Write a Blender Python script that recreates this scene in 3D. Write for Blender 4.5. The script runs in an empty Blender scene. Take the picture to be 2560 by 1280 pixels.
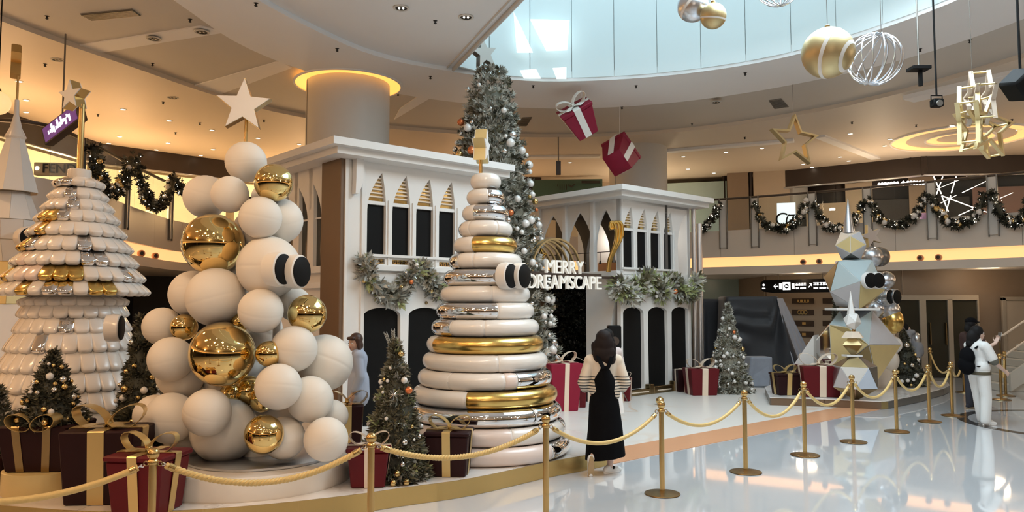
import bpy, math, random
import numpy as np
from mathutils import Vector, Matrix, Euler, geometry

S = bpy.context.scene
COL = S.collection
PI = math.pi

# ---------------------------------------------------------------- camera, world, exposure, large lights
F, TH, H = 1900.0, math.atan(123 / 1900.0), 1.97
cd = bpy.data.cameras.new('camera'); cam = bpy.data.objects.new('camera', cd); COL.objects.link(cam)
cd.sensor_width = 36.0; cd.lens = F / 2560 * 36.0; cd.clip_end = 200
cam.location = (0, 0, H); cam.rotation_euler = (PI / 2 + TH, 0, 0)
S.camera = cam
S.view_settings.view_transform = 'Standard'; S.view_settings.look = 'None'
S.view_settings.gamma = 1.0; S.view_settings.use_curve_mapping = False
S.view_settings.exposure = 0.0
S.cycles.use_denoising = True
S.cycles.max_bounces = 8; S.cycles.diffuse_bounces = 4; S.cycles.glossy_bounces = 5
S.cycles.transmission_bounces = 6; S.cycles.transparent_max_bounces = 12
S.cycles.sample_clamp_indirect = 6.0
S.cycles.caustics_reflective = False; S.cycles.caustics_refractive = False

w = bpy.data.worlds.new('world'); S.world = w; w.use_nodes = True
wn = w.node_tree.nodes; wl = w.node_tree.links
bg = wn['Background']
sky_grad = wn.new('ShaderNodeTexGradient'); tc = wn.new('ShaderNodeTexCoord'); mp = wn.new('ShaderNodeMapping')
mp.inputs['Rotation'].default_value = (0, PI / 2, 0)
ramp = wn.new('ShaderNodeValToRGB')
ramp.color_ramp.elements[0].color = (0.80, 0.93, 0.97, 1); ramp.color_ramp.elements[1].color = (0.62, 0.84, 0.95, 1)
wl.new(tc.outputs['Generated'], mp.inputs['Vector']); wl.new(mp.outputs['Vector'], sky_grad.inputs['Vector'])
wl.new(sky_grad.outputs['Fac'], ramp.inputs['Fac']); wl.new(ramp.outputs['Color'], bg.inputs['Color'])
bg.inputs['Strength'].default_value = 2.1

def area_light(name, loc, rot, sx, sy, power, col, spread=PI):
    l = bpy.data.lights.new(name, 'AREA'); l.shape = 'RECTANGLE'; l.size = sx; l.size_y = sy
    l.energy = power; l.color = col; l.spread = spread
    o = bpy.data.objects.new(name, l); o.location = loc; o.rotation_euler = rot; COL.objects.link(o); return o
def point_light(name, loc, power, col, rad=0.15):
    l = bpy.data.lights.new(name, 'POINT'); l.energy = power; l.color = col; l.shadow_soft_size = rad
    o = bpy.data.objects.new(name, l); o.location = loc; COL.objects.link(o); return o
def spot_light(name, loc, power, col, angle=80, rad=0.1, target=None):
    l = bpy.data.lights.new(name, 'SPOT'); l.energy = power; l.color = col; l.shadow_soft_size = rad
    l.spot_size = math.radians(angle); l.spot_blend = 0.6
    o = bpy.data.objects.new(name, l); o.location = loc; COL.objects.link(o)
    if target is not None:
        d = Vector(target) - Vector(loc); o.rotation_euler = d.to_track_quat('-Z', 'Y').to_euler()
    return o

def light_bank(c, sx, sy, power, col):      # a group of ceiling spots for added light
    for i in range(3):
        for j in range(2):
            l = bpy.data.lights.new('ceiling_fill_lamp', 'SPOT'); l.energy = power / 6 * 1.25; l.color = col; l.shadow_soft_size = .07; l.spot_size = math.radians(165); l.spot_blend = .5
            o = bpy.data.objects.new('ceiling_fill_lamp', l); o.location = (c[0] + sx * (i / 2 - .5), c[1] + sy * (j - .5), c[2]); COL.objects.link(o)
WARM = (1.0, 0.58, 0.28); COOL = (0.78, 0.91, 1.0)
# daylight falling through the round skylight over the atrium
area_light('skylight_daylight', (4.5, 9.3, 7.45), (0, 0, 0), 4.6, 5.6, 560, COOL)
# shop lighting on the upper floor and under the galleries
for i, (x, y, z, p) in enumerate([(-12.4, 12.5, 5.2, 100), (-12.0, 17.5, 5.2, 130), (-11.6, 22.5, 5.2, 130), (-7.5, 27.0, 5.2, 150),
                                  (-1.5, 28.5, 5.2, 120), (5.0, 28.5, 5.2, 110), (12.0, 24.5, 5.2, 110), (17.0, 21.5, 5.2, 120),
                                  (-13.0, 8.0, 2.6, 70), (-12.0, 18.0, 2.6, 50), (12.0, 24.0, 2.6, 20), (18.0, 16.0, 2.6, 80), (12.6, 20.1, 2.8, 26), (8.9, 23.3, 2.8, 22), (6.0, 26.5, 2.8, 20)]):  # low lamps by the doors and directory added to brighten the walls
    point_light('shop_and_fill_lamp', (x, y, z), p, WARM if x < 0 else (1.0, .74, .48), .3)
# unseen ceiling lamps added as fill behind and beside the viewpoint
light_bank((-6.0, 1.5, 6.9), 5.0, 5.0, 300, (1.0, .62, .33))
light_bank((0.5, -2.5, 6.9), 6.0, 4.0, 280, (1.0, .88, .76))
light_bank((8.0, 18.2, 6.9), 5.0, 3.0, 150, (1.0, .80, .60))  # stands for the small downlights around this spot
light_bank((8.5, -1.0, 6.9), 5.0, 5.0, 200, (1.0, .90, .78))
for i, (x, y, z, p) in enumerate([(0, -12.5, 5.6, 360), (15.5, -4.0, 5.6, 300), (18.5, 9.0, 5.6, 260), (-13.5, -5.0, 6.0, 360), (-16, 6, 6, 400)]):  # unseen lamps added at the rear and sides to brighten the ceilings
    point_light('rear_fill_lamp', (x, y, z), p * (.75 if x < -1 else 1), WARM if x < -1 else (1.0, .88, .76), .3)
# warm spot lamps in the ceiling aimed at the display
for i, (loc, tgt, p) in enumerate([((-7.5, 4.0, 6.9), (-4.6, 8.4, 1.2), 330), ((-4.2, 1.6, 6.9), (-2.8, 7.8, 1.4), 430),
                                   ((-.8, 2.2, 6.9), (-.4, 9.2, 1.2), 340), ((-8.5, 9.0, 6.9), (-5.2, 9.0, 2.0), 260),
                                   ((.2, 4.0, 6.9), (-1.0, 12.6, 2.6), 330)]):
    spot_light('ceiling_spot', loc, p, WARM if i < 2 or i == 3 else (1, .80, .58), 62, .25, tgt)

# ---------------------------------------------------------------- geometry helpers
def ray(px, py):
    x = (px - 1280) / F; z = (640 - py) / F
    return Vector((x, math.cos(TH) - z * math.sin(TH), math.sin(TH) + z * math.cos(TH)))
def at(px, py, Y):                       # the point of a sight line at depth Y metres
    d = ray(px, py); return Vector((0, 0, H)) + d * (Y / d.y)
def ground(px, py, z=0.0):               # where a sight line meets the level z
    d = ray(px, py); return Vector((0, 0, H)) + d * ((z - H) / d.z)
def proj(p):
    x, y, z = p; z -= H
    f = y * math.cos(TH) + z * math.sin(TH); u = -y * math.sin(TH) + z * math.cos(TH)
    return (1280 + F * x / f, 640 - F * u / f)
def px2m(r, Y): return r * Y / F

def srgb(r, g, b):
    def c(v):
        v /= 255.0
        return v / 12.92 if v <= .04045 else ((v + .055) / 1.055) ** 2.4
    return (c(r), c(g), c(b))

class MB:
    """collects faces of one mesh"""
    def __init__(s): s.v = []; s.f = []; s.m = []
    def add(s, verts, faces, mi=0, X=None):
        o = len(s.v)
        s.v += [tuple(X @ Vector(p)) for p in verts] if X is not None else [tuple(p) for p in verts]
        s.f += [tuple(i + o for i in f) for f in faces]; s.m += [mi] * len(faces); return s
    def box(s, c, size, b=None, X=None, mi=0):
        hx, hy, hz = size[0] / 2, size[1] / 2, size[2] / 2
        if b is None: b = min(hx, hy, hz) * .12
        v = []; idx = {}
        for sx in (-1, 1):
            for sy in (-1, 1):
                for sz in (-1, 1):
                    for k in range(3):
                        p = [sx * (hx - (0 if k == 0 else b)), sy * (hy - (0 if k == 1 else b)), sz * (hz - (0 if k == 2 else b))]
                        idx[sx, sy, sz, k] = len(v); v.append((p[0] + c[0], p[1] + c[1], p[2] + c[2]))
        f = []
        def quad(a, bb, cc, d, nrm):
            P = [Vector(v[i]) for i in (a, bb, cc, d)]
            n = (P[1] - P[0]).cross(P[2] - P[0])
            f.append((a, bb, cc, d) if n.dot(Vector(nrm)) >= 0 else (d, cc, bb, a))
        for sg in (-1, 1):
            quad(idx[sg, -1, -1, 0], idx[sg, 1, -1, 0], idx[sg, 1, 1, 0], idx[sg, -1, 1, 0], (sg, 0, 0))
            quad(idx[-1, sg, -1, 1], idx[1, sg, -1, 1], idx[1, sg, 1, 1], idx[-1, sg, 1, 1], (0, sg, 0))
            quad(idx[-1, -1, sg, 2], idx[1, -1, sg, 2], idx[1, 1, sg, 2], idx[-1, 1, sg, 2], (0, 0, sg))
        for a in (-1, 1):
            for d in (-1, 1):
                quad(idx[a, d, -1, 0], idx[a, d, 1, 0], idx[a, d, 1, 1], idx[a, d, -1, 1], (a, d, 0))
                quad(idx[a, -1, d, 0], idx[a, 1, d, 0], idx[a, 1, d, 2], idx[a, -1, d, 2], (a, 0, d))
                quad(idx[-1, a, d, 1], idx[1, a, d, 1], idx[1, a, d, 2], idx[-1, a, d, 2], (0, a, d))
        for sx in (-1, 1):
            for sy in (-1, 1):
                for sz in (-1, 1):
                    t = [idx[sx, sy, sz, k] for k in range(3)]
                    P = [Vector(v[i]) for i in t]
                    n = (P[1] - P[0]).cross(P[2] - P[0])
                    f.append(tuple(t) if n.dot(Vector((sx, sy, sz))) >= 0 else tuple(t[::-1]))
        return s.add(v, f, mi, X)
    def lathe(s, prof, seg=24, X=None, mi=0, a0=0, a1=2 * PI):
        full = abs(a1 - a0 - 2 * PI) < 1e-6
        n = seg if full else seg + 1
        v = []; f = []
        for r, z in prof:
            for k in range(n):
                a = a0 + (a1 - a0) * k / seg
                v.append((r * math.cos(a), r * math.sin(a), z))
        for i in range(len(prof) - 1):
            for k in range(seg):
                k2 = (k + 1) % n
                f.append((i * n + k, i * n + k2, (i + 1) * n + k2, (i + 1) * n + k))
        return s.add(v, f, mi, X)
    def cyl(s, c, r, h, seg=24, b=.01, X=None, mi=0, r2=None):
        r2 = r if r2 is None else r2
        b = min(b, h * .3, min(r, r2) * .5 if min(r, r2) > 0 else b)
        M = Matrix.Translation(Vector(c)); M = X @ M if X is not None else M
        return s.lathe([(0, 0), (max(r - b, 0), 0), (r, b), (r2, h - b), (max(r2 - b, 0), h), (0, h)], seg, M, mi)
    def sphere(s, c, r, seg=24, rings=14, sc=(1, 1, 1), X=None, mi=0):
        prof = [(r * math.sin(PI * i / rings), -r * math.cos(PI * i / rings)) for i in range(rings + 1)]
        M = Matrix.Translation(Vector(c)) @ Matrix.Diagonal((sc[0], sc[1], sc[2], 1)); M = X @ M if X is not None else M
        return s.lathe(prof, seg, M, mi)
    def tube(s, pts, r, seg=8, closed=False, mi=0, sq=None):
        pts = [Vector(p) for p in pts]; n = len(pts)
        R = r if hasattr(r, '__len__') else [r] * n
        T = []
        for i in range(n):
            a = pts[(i - 1) % n] if (closed or i > 0) else pts[i]; b = pts[(i + 1) % n] if (closed or i < n - 1) else pts[i]
            t = b - a; T.append(t.normalized() if t.length > 1e-9 else Vector((0, 0, 1)))
        up = Vector((0, 0, 1)) if abs(T[0].z) < .9 else Vector((1, 0, 0))
        N = (up - T[0] * up.dot(T[0])).normalized()
        v = []; f = []
        for i in range(n):
            N = (N - T[i] * N.dot(T[i])).normalized(); B = T[i].cross(N)
            for k in range(seg):
                a = 2 * PI * k / seg + (PI / seg)
                v.append(pts[i] + N * (R[i] * math.cos(a) * (sq[0] if sq else 1)) + B * (R[i] * math.sin(a) * (sq[1] if sq else 1)))
        for i in range(n if closed else n - 1):
            j = (i + 1) % n
            for k in range(seg):
                k2 = (k + 1) % seg
                f.append((i * seg + k, i * seg + k2, j * seg + k2, j * seg + k))
        if not closed:
            f.append(tuple(range(seg))[::-1]); f.append(tuple((n - 1) * seg + k for k in range(seg)))
        return s.add(v, f, mi)
    def band(s, pts, w, t=.004, mi=0):          # flat ribbon of width vector w following pts
        pts = [Vector(p) for p in pts]; n = len(pts); w = Vector(w) / 2
        v = []; f = []
        for i in range(n):
            a = pts[max(i - 1, 0)]; b = pts[min(i + 1, n - 1)]
            nn = (b - a).cross(w); nn = nn.normalized() * t / 2 if nn.length > 1e-9 else Vector((0, 0, t / 2))
            v += [pts[i] - w - nn, pts[i] + w - nn, pts[i] + w + nn, pts[i] - w + nn]
        for i in range(n - 1):
            for k in range(4):
                f.append((i * 4 + k, i * 4 + (k + 1) % 4, i * 4 + 4 + (k + 1) % 4, i * 4 + 4 + k))
        f.append((3, 2, 1, 0)); f.append(tuple((n - 1) * 4 + k for k in range(4)))
        return s.add(v, f, mi)
    def plate(s, outer, holes, O, U, V, t0, t1, mi=0):   # flat plate with holes between offsets t0 and t1 along U x V
        U = Vector(U); V = Vector(V); N = U.cross(V); O = Vector(O)
        def area(l): return sum(l[i - 1][0] * l[i][1] - l[i][0] * l[i - 1][1] for i in range(len(l)))
        loops = [outer if area(outer) > 0 else outer[::-1]] + [h if area(h) < 0 else h[::-1] for h in holes]
        tri = geometry.tessellate_polygon([[Vector((a, b, 0)) for a, b in l] for l in loops])
        flat = [p for l in loops for p in l]; n = len(flat)
        v = [O + U * a + V * b + N * t1 for a, b in flat] + [O + U * a + V * b + N * t0 for a, b in flat]
        f = []
        for t in tri:
            a, b, c = [flat[i] for i in t]
            cr = (b[0] - a[0]) * (c[1] - a[1]) - (b[1] - a[1]) * (c[0] - a[0])
            t = tuple(t) if cr > 0 else tuple(t)[::-1]
            f.append(t); f.append(tuple(i + n for i in t[::-1]))
        o = 0
        for l in loops:
            m = len(l)
            for i in range(m):
                j = (i + 1) % m
                f.append((o + i, o + i + n, o + j + n, o + j))
            o += m
        return s.add(v, f, mi)

OFF = {}
def base_of(o): return OFF.get(o.name, Vector((0, 0, 0)))
def obj(name, mb, mats, parent=None, ang=40, kind=None, label=None):
    """link one mesh object; geometry is given in world coordinates"""
    me = bpy.data.meshes.new(name)
    off = base_of(parent) if parent is not None else Vector((0, 0, 0))
    v = [(p[0] - off.x, p[1] - off.y, p[2] - off.z) for p in mb.v]
    me.from_pydata(v, [], mb.f)
    if not isinstance(mats, (list, tuple)): mats = [mats]
    for m in mats: me.materials.append(m)
    if len(mats) > 1: me.polygons.foreach_set('material_index', mb.m)
    if ang:
        me.polygons.foreach_set('use_smooth', [True] * len(me.polygons)); me.set_sharp_from_angle(angle=math.radians(ang))
    me.update()
    o = bpy.data.objects.new(name, me); COL.objects.link(o)
    if parent is not None: o.parent = parent; OFF[o.name] = off
    if kind: o['kind'] = kind
    if label: o['label'] = label
    return o
def recenter(o, c):                           # put a top-level mesh's origin at c
    c = Vector(c); o.data.transform(Matrix.Translation(-c)); o.location = c; OFF[o.name] = c; return o
def tag(o, label, cat, group=None):
    o['label'] = label; o['category'] = cat
    if group: o['group'] = group
    return o
def thing(name, label, cat, loc, group=None):
    o = bpy.data.objects.new(name, None); COL.objects.link(o); o.location = loc; o.empty_display_size = .1
    OFF[o.name] = Vector(loc); return tag(o, label, cat, group)
def single(name, mb, mats, label, cat, loc, group=None, ang=40):   # a thing that is one mesh
    o = obj(name, mb, mats, None, ang); recenter(o, loc); return tag(o, label, cat, group)
def struct(name, mb, mats, parent=None, ang=40):
    o = obj(name, mb, mats, parent, ang)
    if parent is None: o['kind'] = 'structure'
    return o
def copy_tree(o, parent=None):
    c = o.copy(); COL.objects.link(c)
    if parent is not None: c.parent = parent
    for ch in [x for x in o.children]: copy_tree(ch, c)
    return c
def frame(O, U, V):
    U = Vector(U).normalized(); V = Vector(V).normalized(); N = U.cross(V)
    M = Matrix((U, V, N)).transposed().to_4x4(); M.translation = Vector(O); return M
def text_into(mb, s, O, U, V, size, depth=.02, mi=0, center=True, sx=1.0):
    cu = bpy.data.curves.new('t', 'FONT'); cu.body = s; cu.size = size; cu.extrude = depth / 2
    if center: cu.align_x = 'CENTER'
    to = bpy.data.objects.new('t', cu); COL.objects.link(to)
    dg = bpy.context.evaluated_depsgraph_get(); me = bpy.data.meshes.new_from_object(to.evaluated_get(dg))
    X = frame(O, U, V)
    mb.add([(p.co.x * sx, p.co.y, p.co.z) for p in me.vertices], [tuple(p.vertices) for p in me.polygons], mi, X)
    bpy.data.objects.remove(to); bpy.data.curves.remove(cu); bpy.data.meshes.remove(me)
def catmull(P, n=8, closed=False):
    P = [Vector(p) for p in P]; out = []; m = len(P)
    for i in range(m if closed else m - 1):
        g = lambda k: P[k % m] if closed else P[min(max(k, 0), m - 1)]
        a, b, c, d = g(i - 1), g(i), g(i + 1), g(i + 2)
        for k in range(n):
            t = k / n
            out.append(.5 * ((2 * b) + (c - a) * t + (2 * a - 5 * b + 4 * c - d) * t * t + (3 * b - 3 * c + d - a) * t ** 3))
    if not closed: out.append(P[-1])
    return out

# ---------------------------------------------------------------- materials
def mat(name, col, rough=.5, metal=0., var=.05, vs=6., bump=0., bs=60., coat=0., spec=.5, emis=0., ecol=None, sheen=0.):
    m = bpy.data.materials.new(name); m.use_nodes = True; N = m.node_tree.nodes; L = m.node_tree.links
    p = N['Principled BSDF']; p.inputs['Roughness'].default_value = rough; p.inputs['Metallic'].default_value = metal
    p.inputs['Specular IOR Level'].default_value = spec; p.inputs['Coat Weight'].default_value = coat; p.inputs['Coat Roughness'].default_value = .08
    if sheen: p.inputs['Sheen Weight'].default_value = sheen
    tcn = N.new('ShaderNodeTexCoord'); nz = N.new('ShaderNodeTexNoise'); nz.inputs['Scale'].default_value = vs; nz.inputs['Detail'].default_value = 3
    L.new(tcn.outputs['Object'], nz.inputs['Vector'])
    mx = N.new('ShaderNodeMix'); mx.data_type = 'RGBA'
    mx.inputs[6].default_value = (*[c * (1 - var) for c in col], 1); mx.inputs[7].default_value = (*[min(c * (1 + var), 1) for c in col], 1)
    L.new(nz.outputs['Fac'], mx.inputs[0]); L.new(mx.outputs[2], p.inputs['Base Color'])
    if bump:
        n2 = N.new('ShaderNodeTexNoise'); n2.inputs['Scale'].default_value = bs; L.new(tcn.outputs['Object'], n2.inputs['Vector'])
        bp = N.new('ShaderNodeBump'); bp.inputs['Strength'].default_value = bump; bp.inputs['Distance'].default_value = .01
        L.new(n2.outputs['Fac'], bp.inputs['Height']); L.new(bp.outputs['Normal'], p.inputs['Normal'])
    if emis:
        p.inputs['Emission Color'].default_value = (*(ecol or col), 1); p.inputs['Emission Strength'].default_value = emis
    return m
def marble(name, col, vein, rough, scale=.6, width=.06, amt=1.0):
    m = mat(name, col, rough, var=.03, vs=1.5); N = m.node_tree.nodes; L = m.node_tree.links; p = N['Principled BSDF']
    tcn = N.new('ShaderNodeTexCoord'); nz = N.new('ShaderNodeTexNoise'); nz.inputs['Scale'].default_value = scale; nz.inputs['Detail'].default_value = 6
    nz.inputs['Distortion'].default_value = 1.2
    L.new(tcn.outputs['Object'], nz.inputs['Vector'])
    sub = N.new('ShaderNodeMath'); sub.operation = 'SUBTRACT'; sub.inputs[1].default_value = .5; L.new(nz.outputs['Fac'], sub.inputs[0])
    ab = N.new('ShaderNodeMath'); ab.operation = 'ABSOLUTE'; L.new(sub.outputs[0], ab.inputs[0])
    mr = N.new('ShaderNodeMapRange'); mr.inputs['From Min'].default_value = 0; mr.inputs['From Max'].default_value = width
    mr.inputs['To Min'].default_value = amt; mr.inputs['To Max'].default_value = 0; L.new(ab.outputs[0], mr.inputs['Value'])
    n3 = N.new('ShaderNodeTexNoise'); n3.inputs['Scale'].default_value = scale * .7; L.new(tcn.outputs['Object'], n3.inputs['Vector'])
    mr3 = N.new('ShaderNodeMapRange'); mr3.inputs['From Min'].default_value = .48; mr3.inputs['From Max'].default_value = .62; L.new(n3.outputs['Fac'], mr3.inputs['Value'])
    mul = N.new('ShaderNodeMath'); mul.operation = 'MULTIPLY'; L.new(mr.outputs[0], mul.inputs[0]); L.new(mr3.outputs[0], mul.inputs[1])
    mx = N.new('ShaderNodeMix'); mx.data_type = 'RGBA'
    L.new(mul.outputs[0], mx.inputs[0]); mx.inputs[6].default_value = (*col, 1); mx.inputs[7].default_value = (*vein, 1)
    L.new(mx.outputs[2], p.inputs['Base Color']); return m
def glass(name, col, rough=.02, alpha=.25):
    m = mat(name, col, rough, var=.02); N = m.node_tree.nodes; L = m.node_tree.links
    p = N['Principled BSDF']; tr = N.new('ShaderNodeBsdfTransparent'); tr.inputs['Color'].default_value = (*[.6 + .4 * c for c in col], 1)
    mx = N.new('ShaderNodeMixShader'); fr = N.new('ShaderNodeFresnel'); fr.inputs['IOR'].default_value = 1.35
    ad = N.new('ShaderNodeMath'); ad.operation = 'ADD'; ad.inputs[1].default_value = alpha; ad.use_clamp = True
    fm = N.new('ShaderNodeMath'); fm.operation = 'MULTIPLY'; fm.inputs[1].default_value = .22; L.new(fr.outputs[0], fm.inputs[0]); L.new(fm.outputs[0], ad.inputs[0]); L.new(ad.outputs[0], mx.inputs[0])
    L.new(tr.outputs[0], mx.inputs[1]); L.new(p.outputs[0], mx.inputs[2]); L.new(mx.outputs[0], N['Material Output'].inputs['Surface'])
    return m

M = {}
M['floor'] = marble('polished_white_floor', (.64, .66, .68), (.58, .59, .60), .05, .25, .05, .5)
_fp = M['floor'].node_tree.nodes['Principled BSDF']; _fp.inputs['Coat Weight'].default_value = .6; _fp.inputs['Coat Roughness'].default_value = .03; _fp.inputs['Coat IOR'].default_value = 1.45
M['mat_white'] = marble('white_floor_print', (.80, .76, .71), (.72, .50, .33), .30, .55, .035, .8)
M['mat_orange'] = mat('peach_floor_border', srgb(214, 158, 118), .32, var=.04)
M['inlay'] = mat('dark_floor_inlay', (.06, .055, .05), .1)
M['plat'] = marble('platform_top', (.80, .75, .70), (.55, .48, .42), .16, .6, .02, .6)
M['plat_gold'] = mat('gold_fascia', (.62, .45, .18), .26, .85, var=.08, vs=2)
M['disc'] = mat('cream_plinth', (.80, .74, .66), .35)
M['white'] = mat('white_paint', (.80, .785, .76), .42, var=.02)
M['white_gloss'] = mat('white_lacquer', (.80, .76, .71), .22, var=.03, coat=.4)
M['white_cloth'] = mat('white_ball_skin', (.79, .735, .655), .55, var=.04, vs=3, bump=.04, bs=25)
M['blush'] = mat('blush_lacquer', (.78, .66, .60), .25, coat=.4)
M['gold_mirror'] = mat('polished_gold', (.90, .66, .27), .06, 1, var=.04)
M['gold'] = mat('satin_gold', (.76, .53, .17), .24, 1, var=.06)
M['gold_matte'] = mat('soft_gold_panel', (.72, .58, .28), .42, .35, var=.05)
M['gold_soft'] = mat('satin_champagne_gold', (.62, .49, .26), .40, .9, var=.06)
M['brass'] = mat('brass', (.64, .44, .18), .22, 1, var=.06, vs=4)
M['brass_dark'] = mat('aged_brass', (.30, .22, .11), .3, 1, var=.1)
M['chrome'] = mat('chrome', (.86, .86, .87), .04, 1, var=.02)
M['silver'] = mat('brushed_silver', (.70, .73, .78), .28, 1, var=.05)
M['mirror_cyan'] = mat('pale_mirror_panel', (.62, .76, .80), .28, .5, var=.03)
M['pale_blue'] = mat('pale_blue_panel', (.60, .69, .80), .45)
M['grey_panel'] = mat('pale_grey_panel', (.52, .52, .54), .4)
M['black'] = mat('matte_black_panel', (.006, .006, .006), .6, var=.2, spec=.15)
M['black_cloth'] = mat('black_cloth', (.004, .004, .005), .9, var=.2, bump=.1, spec=.1)
M['brown'] = mat('taupe_brown_paint', srgb(112, 88, 66), .5, var=.03)
M['brown_dark'] = mat('dark_brown_metal', (.055, .036, .026), .42, var=.15)
M['maroon'] = mat('dark_maroon_paper', (.018, .002, .003), .55, var=.15, spec=.25)
M['red'] = mat('deep_red_paper', (.105, .003, .007), .5, var=.1, spec=.3)
M['crimson'] = mat('crimson_paper', (.24, .007, .030), .5, var=.08, spec=.3)
M['rib_gold'] = mat('gold_ribbon', (.70, .52, .22), .3, .7, var=.06)
M['rib_cream'] = mat('cream_ribbon', (.80, .66, .52), .4, .15, var=.04)
M['rib_white'] = mat('white_ribbon', (.84, .80, .74), .45, var=.03)
M['rope'] = mat('yellow_gold_rope', (.74, .52, .20), .5, .15, var=.12, vs=40, bump=.2, bs=120)
M['leaf_dark'] = mat('dark_fir_needles', (.045, .045, .028), .6, var=.4, vs=9)
M['leaf_olive'] = mat('olive_fir_needles', (.16, .145, .085), .6, var=.35, vs=9)
M['leaf_frost'] = mat('frosted_fir_needles', (.52, .51, .45), .6, var=.25, vs=7)
M['leaf_grey'] = mat('grey_green_needles', (.22, .21, .16), .6, var=.3, vs=7)
M['leaf_silver'] = mat('silvered_leaves', (.50, .50, .46), .35, .35, var=.2, vs=9)
M['leaf_lime'] = mat('pale_green_leaves', (.38, .42, .20), .5, var=.25, vs=9)
M['bark'] = mat('brown_bark', (.06, .04, .028), .8, var=.3, bump=.3)
M['orn_pearl'] = mat('pearl_ornament', (.80, .77, .73), .22, .1, coat=.5)
M['orn_silver'] = mat('silver_ornament', (.78, .77, .75), .16, 1)
M['orn_gold'] = mat('gold_ornament', (.78, .56, .24), .18, 1)
M['orn_copper'] = mat('copper_ornament', (.75, .22, .08), .25, .7)
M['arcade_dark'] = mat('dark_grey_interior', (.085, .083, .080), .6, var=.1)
M['fairy'] = mat('fairy_light', (1, .93, .80), .4, emis=4)
M['ceil'] = mat('ceiling_white', (.88, .88, .88), .6, var=.02, vs=1)
M['ceil_warm'] = mat('ceiling_beige', (.72, .64, .54), .55, var=.02, vs=1)
M['ceil_grey'] = mat('ceiling_grey', (.60, .575, .53), .6, var=.02, vs=1)
M['vent'] = mat('vent_metal', (.16, .15, .13), .5)
M['black_hole'] = mat('dark_fitting', (.01, .01, .01), .5)
M['lamp'] = mat('lamp_lens', (1, .93, .80), .4, emis=14, ecol=(1, .88, .68))
M['cove'] = mat('lit_cove', (1, .6, .28), .5, emis=1.15, ecol=(1, .50, .20))
M['cove_ring'] = mat('lit_ring_cove', (1, .6, .25), .5, emis=1.6, ecol=(1, .42, .08))
M['column'] = mat('column_paint', (.62, .60, .56), .45, var=.02)
M['fascia'] = mat('gallery_fascia', (.68, .61, .53), .38, var=.03, vs=.7)
M['bulkhead'] = mat('dark_bulkhead', (.026, .016, .012), .5, var=.25, vs=2)
M['wall_beige'] = mat('beige_wall', (.44, .36, .27), .5, var=.03)
M['wall_brown'] = mat('brown_wall', (.24, .175, .12), .5, var=.05)
M['wall_teal'] = mat('pale_teal_glass', (.34, .46, .47), .2, var=.05)
M['wall_green'] = mat('dark_green_panel', (.03, .075, .06), .3, var=.1)
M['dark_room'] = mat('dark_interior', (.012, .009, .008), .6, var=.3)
M['shop_lit'] = mat('lit_shop_window', (1, .75, .42), .5, emis=1.1, ecol=(1, .66, .30), var=.3, vs=1.6)
M['pink_wall'] = mat('dusky_pink_wall', (.20, .11, .095), .5, var=.08)
M['neon'] = mat('white_neon', (1, .9, .82), .4, emis=2.2)
M['sign_white'] = mat('lit_white_letters', (1, 1, 1), .4, emis=2.6)
M['sign_cool'] = mat('lit_cool_box', (.85, .95, 1), .4, emis=1.0)
M['purple'] = mat('lilac_shape', (.36, .26, .60), .5)
M['screen'] = mat('purple_screen', (.10, .05, .12), .2, emis=.35, ecol=(.35, .12, .45), var=.5, vs=5)
M['drum'] = mat('skylight_drum_panel', (.80, .885, .895), .35, var=.02, vs=.4)
M['pane'] = mat('glowing_sun_patch', (.9, 1, 1), .3, emis=.9, ecol=(.84, .96, .97))  # glow put in for patches of sunlight on the drum wall
M['glass'] = glass('railing_glass', (.82, .88, .86), .03, .012)
M['steel'] = mat('dark_steel', (.20, .185, .165), .35, .7)
M['drape'] = mat('charcoal_drape', (.014, .016, .021), .58, var=.2, sheen=.2)
M['drape_light'] = mat('grey_blue_drape', (.28, .31, .37), .5, var=.15, sheen=.3)
M['door_glass'] = mat('dark_door_glass', (.035, .032, .022), .15)
M['doorframe'] = mat('beige_door_frame', (.36, .30, .23), .45)
M['skin'] = mat('skin', (.60, .38, .28), .5, var=.04)
M['skin2'] = mat('skin_pale', (.66, .46, .37), .5, var=.04)
M['hair'] = mat('dark_brown_hair', (.012, .006, .005), .7, var=.3, vs=30, spec=.25)
M['hair2'] = mat('auburn_hair', (.055, .026, .018), .45, var=.3, vs=30)
M['hair_black'] = mat('black_hair', (.006, .005, .005), .7, var=.3, vs=30, spec=.25)
M['blue_shirt'] = mat('pale_blue_shirt', (.40, .46, .58), .8, var=.06, bump=.1, bs=14)
M['white_shirt'] = mat('white_cotton', (.78, .78, .76), .8, var=.04, bump=.08, bs=16)
M['olive_trim'] = mat('olive_cuff', (.12, .115, .09), .8)
M['grey_cloth'] = mat('grey_hoodie', (.30, .32, .36), .85, var=.15, bump=.15, bs=14)
M['pink_shirt'] = mat('pale_pink_top', (.60, .52, .50), .8, var=.05)
M['wine'] = mat('dark_wine_top', (.045, .020, .016), .85, var=.2)
M['denim'] = mat('dark_trousers', (.03, .03, .04), .85, var=.2)
M['shoe_sole'] = mat('tan_sole', (.42, .30, .16), .7)
M['stair'] = mat('pale_stone_step', (.56, .53, .46), .4)
# ================================================================ SETTING
Z7 = 7.0
def rect(x0, y0, x1, y1): return [(x0, y0), (x1, y0), (x1, y1), (x0, y1)]
EX = (-24, -16, 27, 37)
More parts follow.
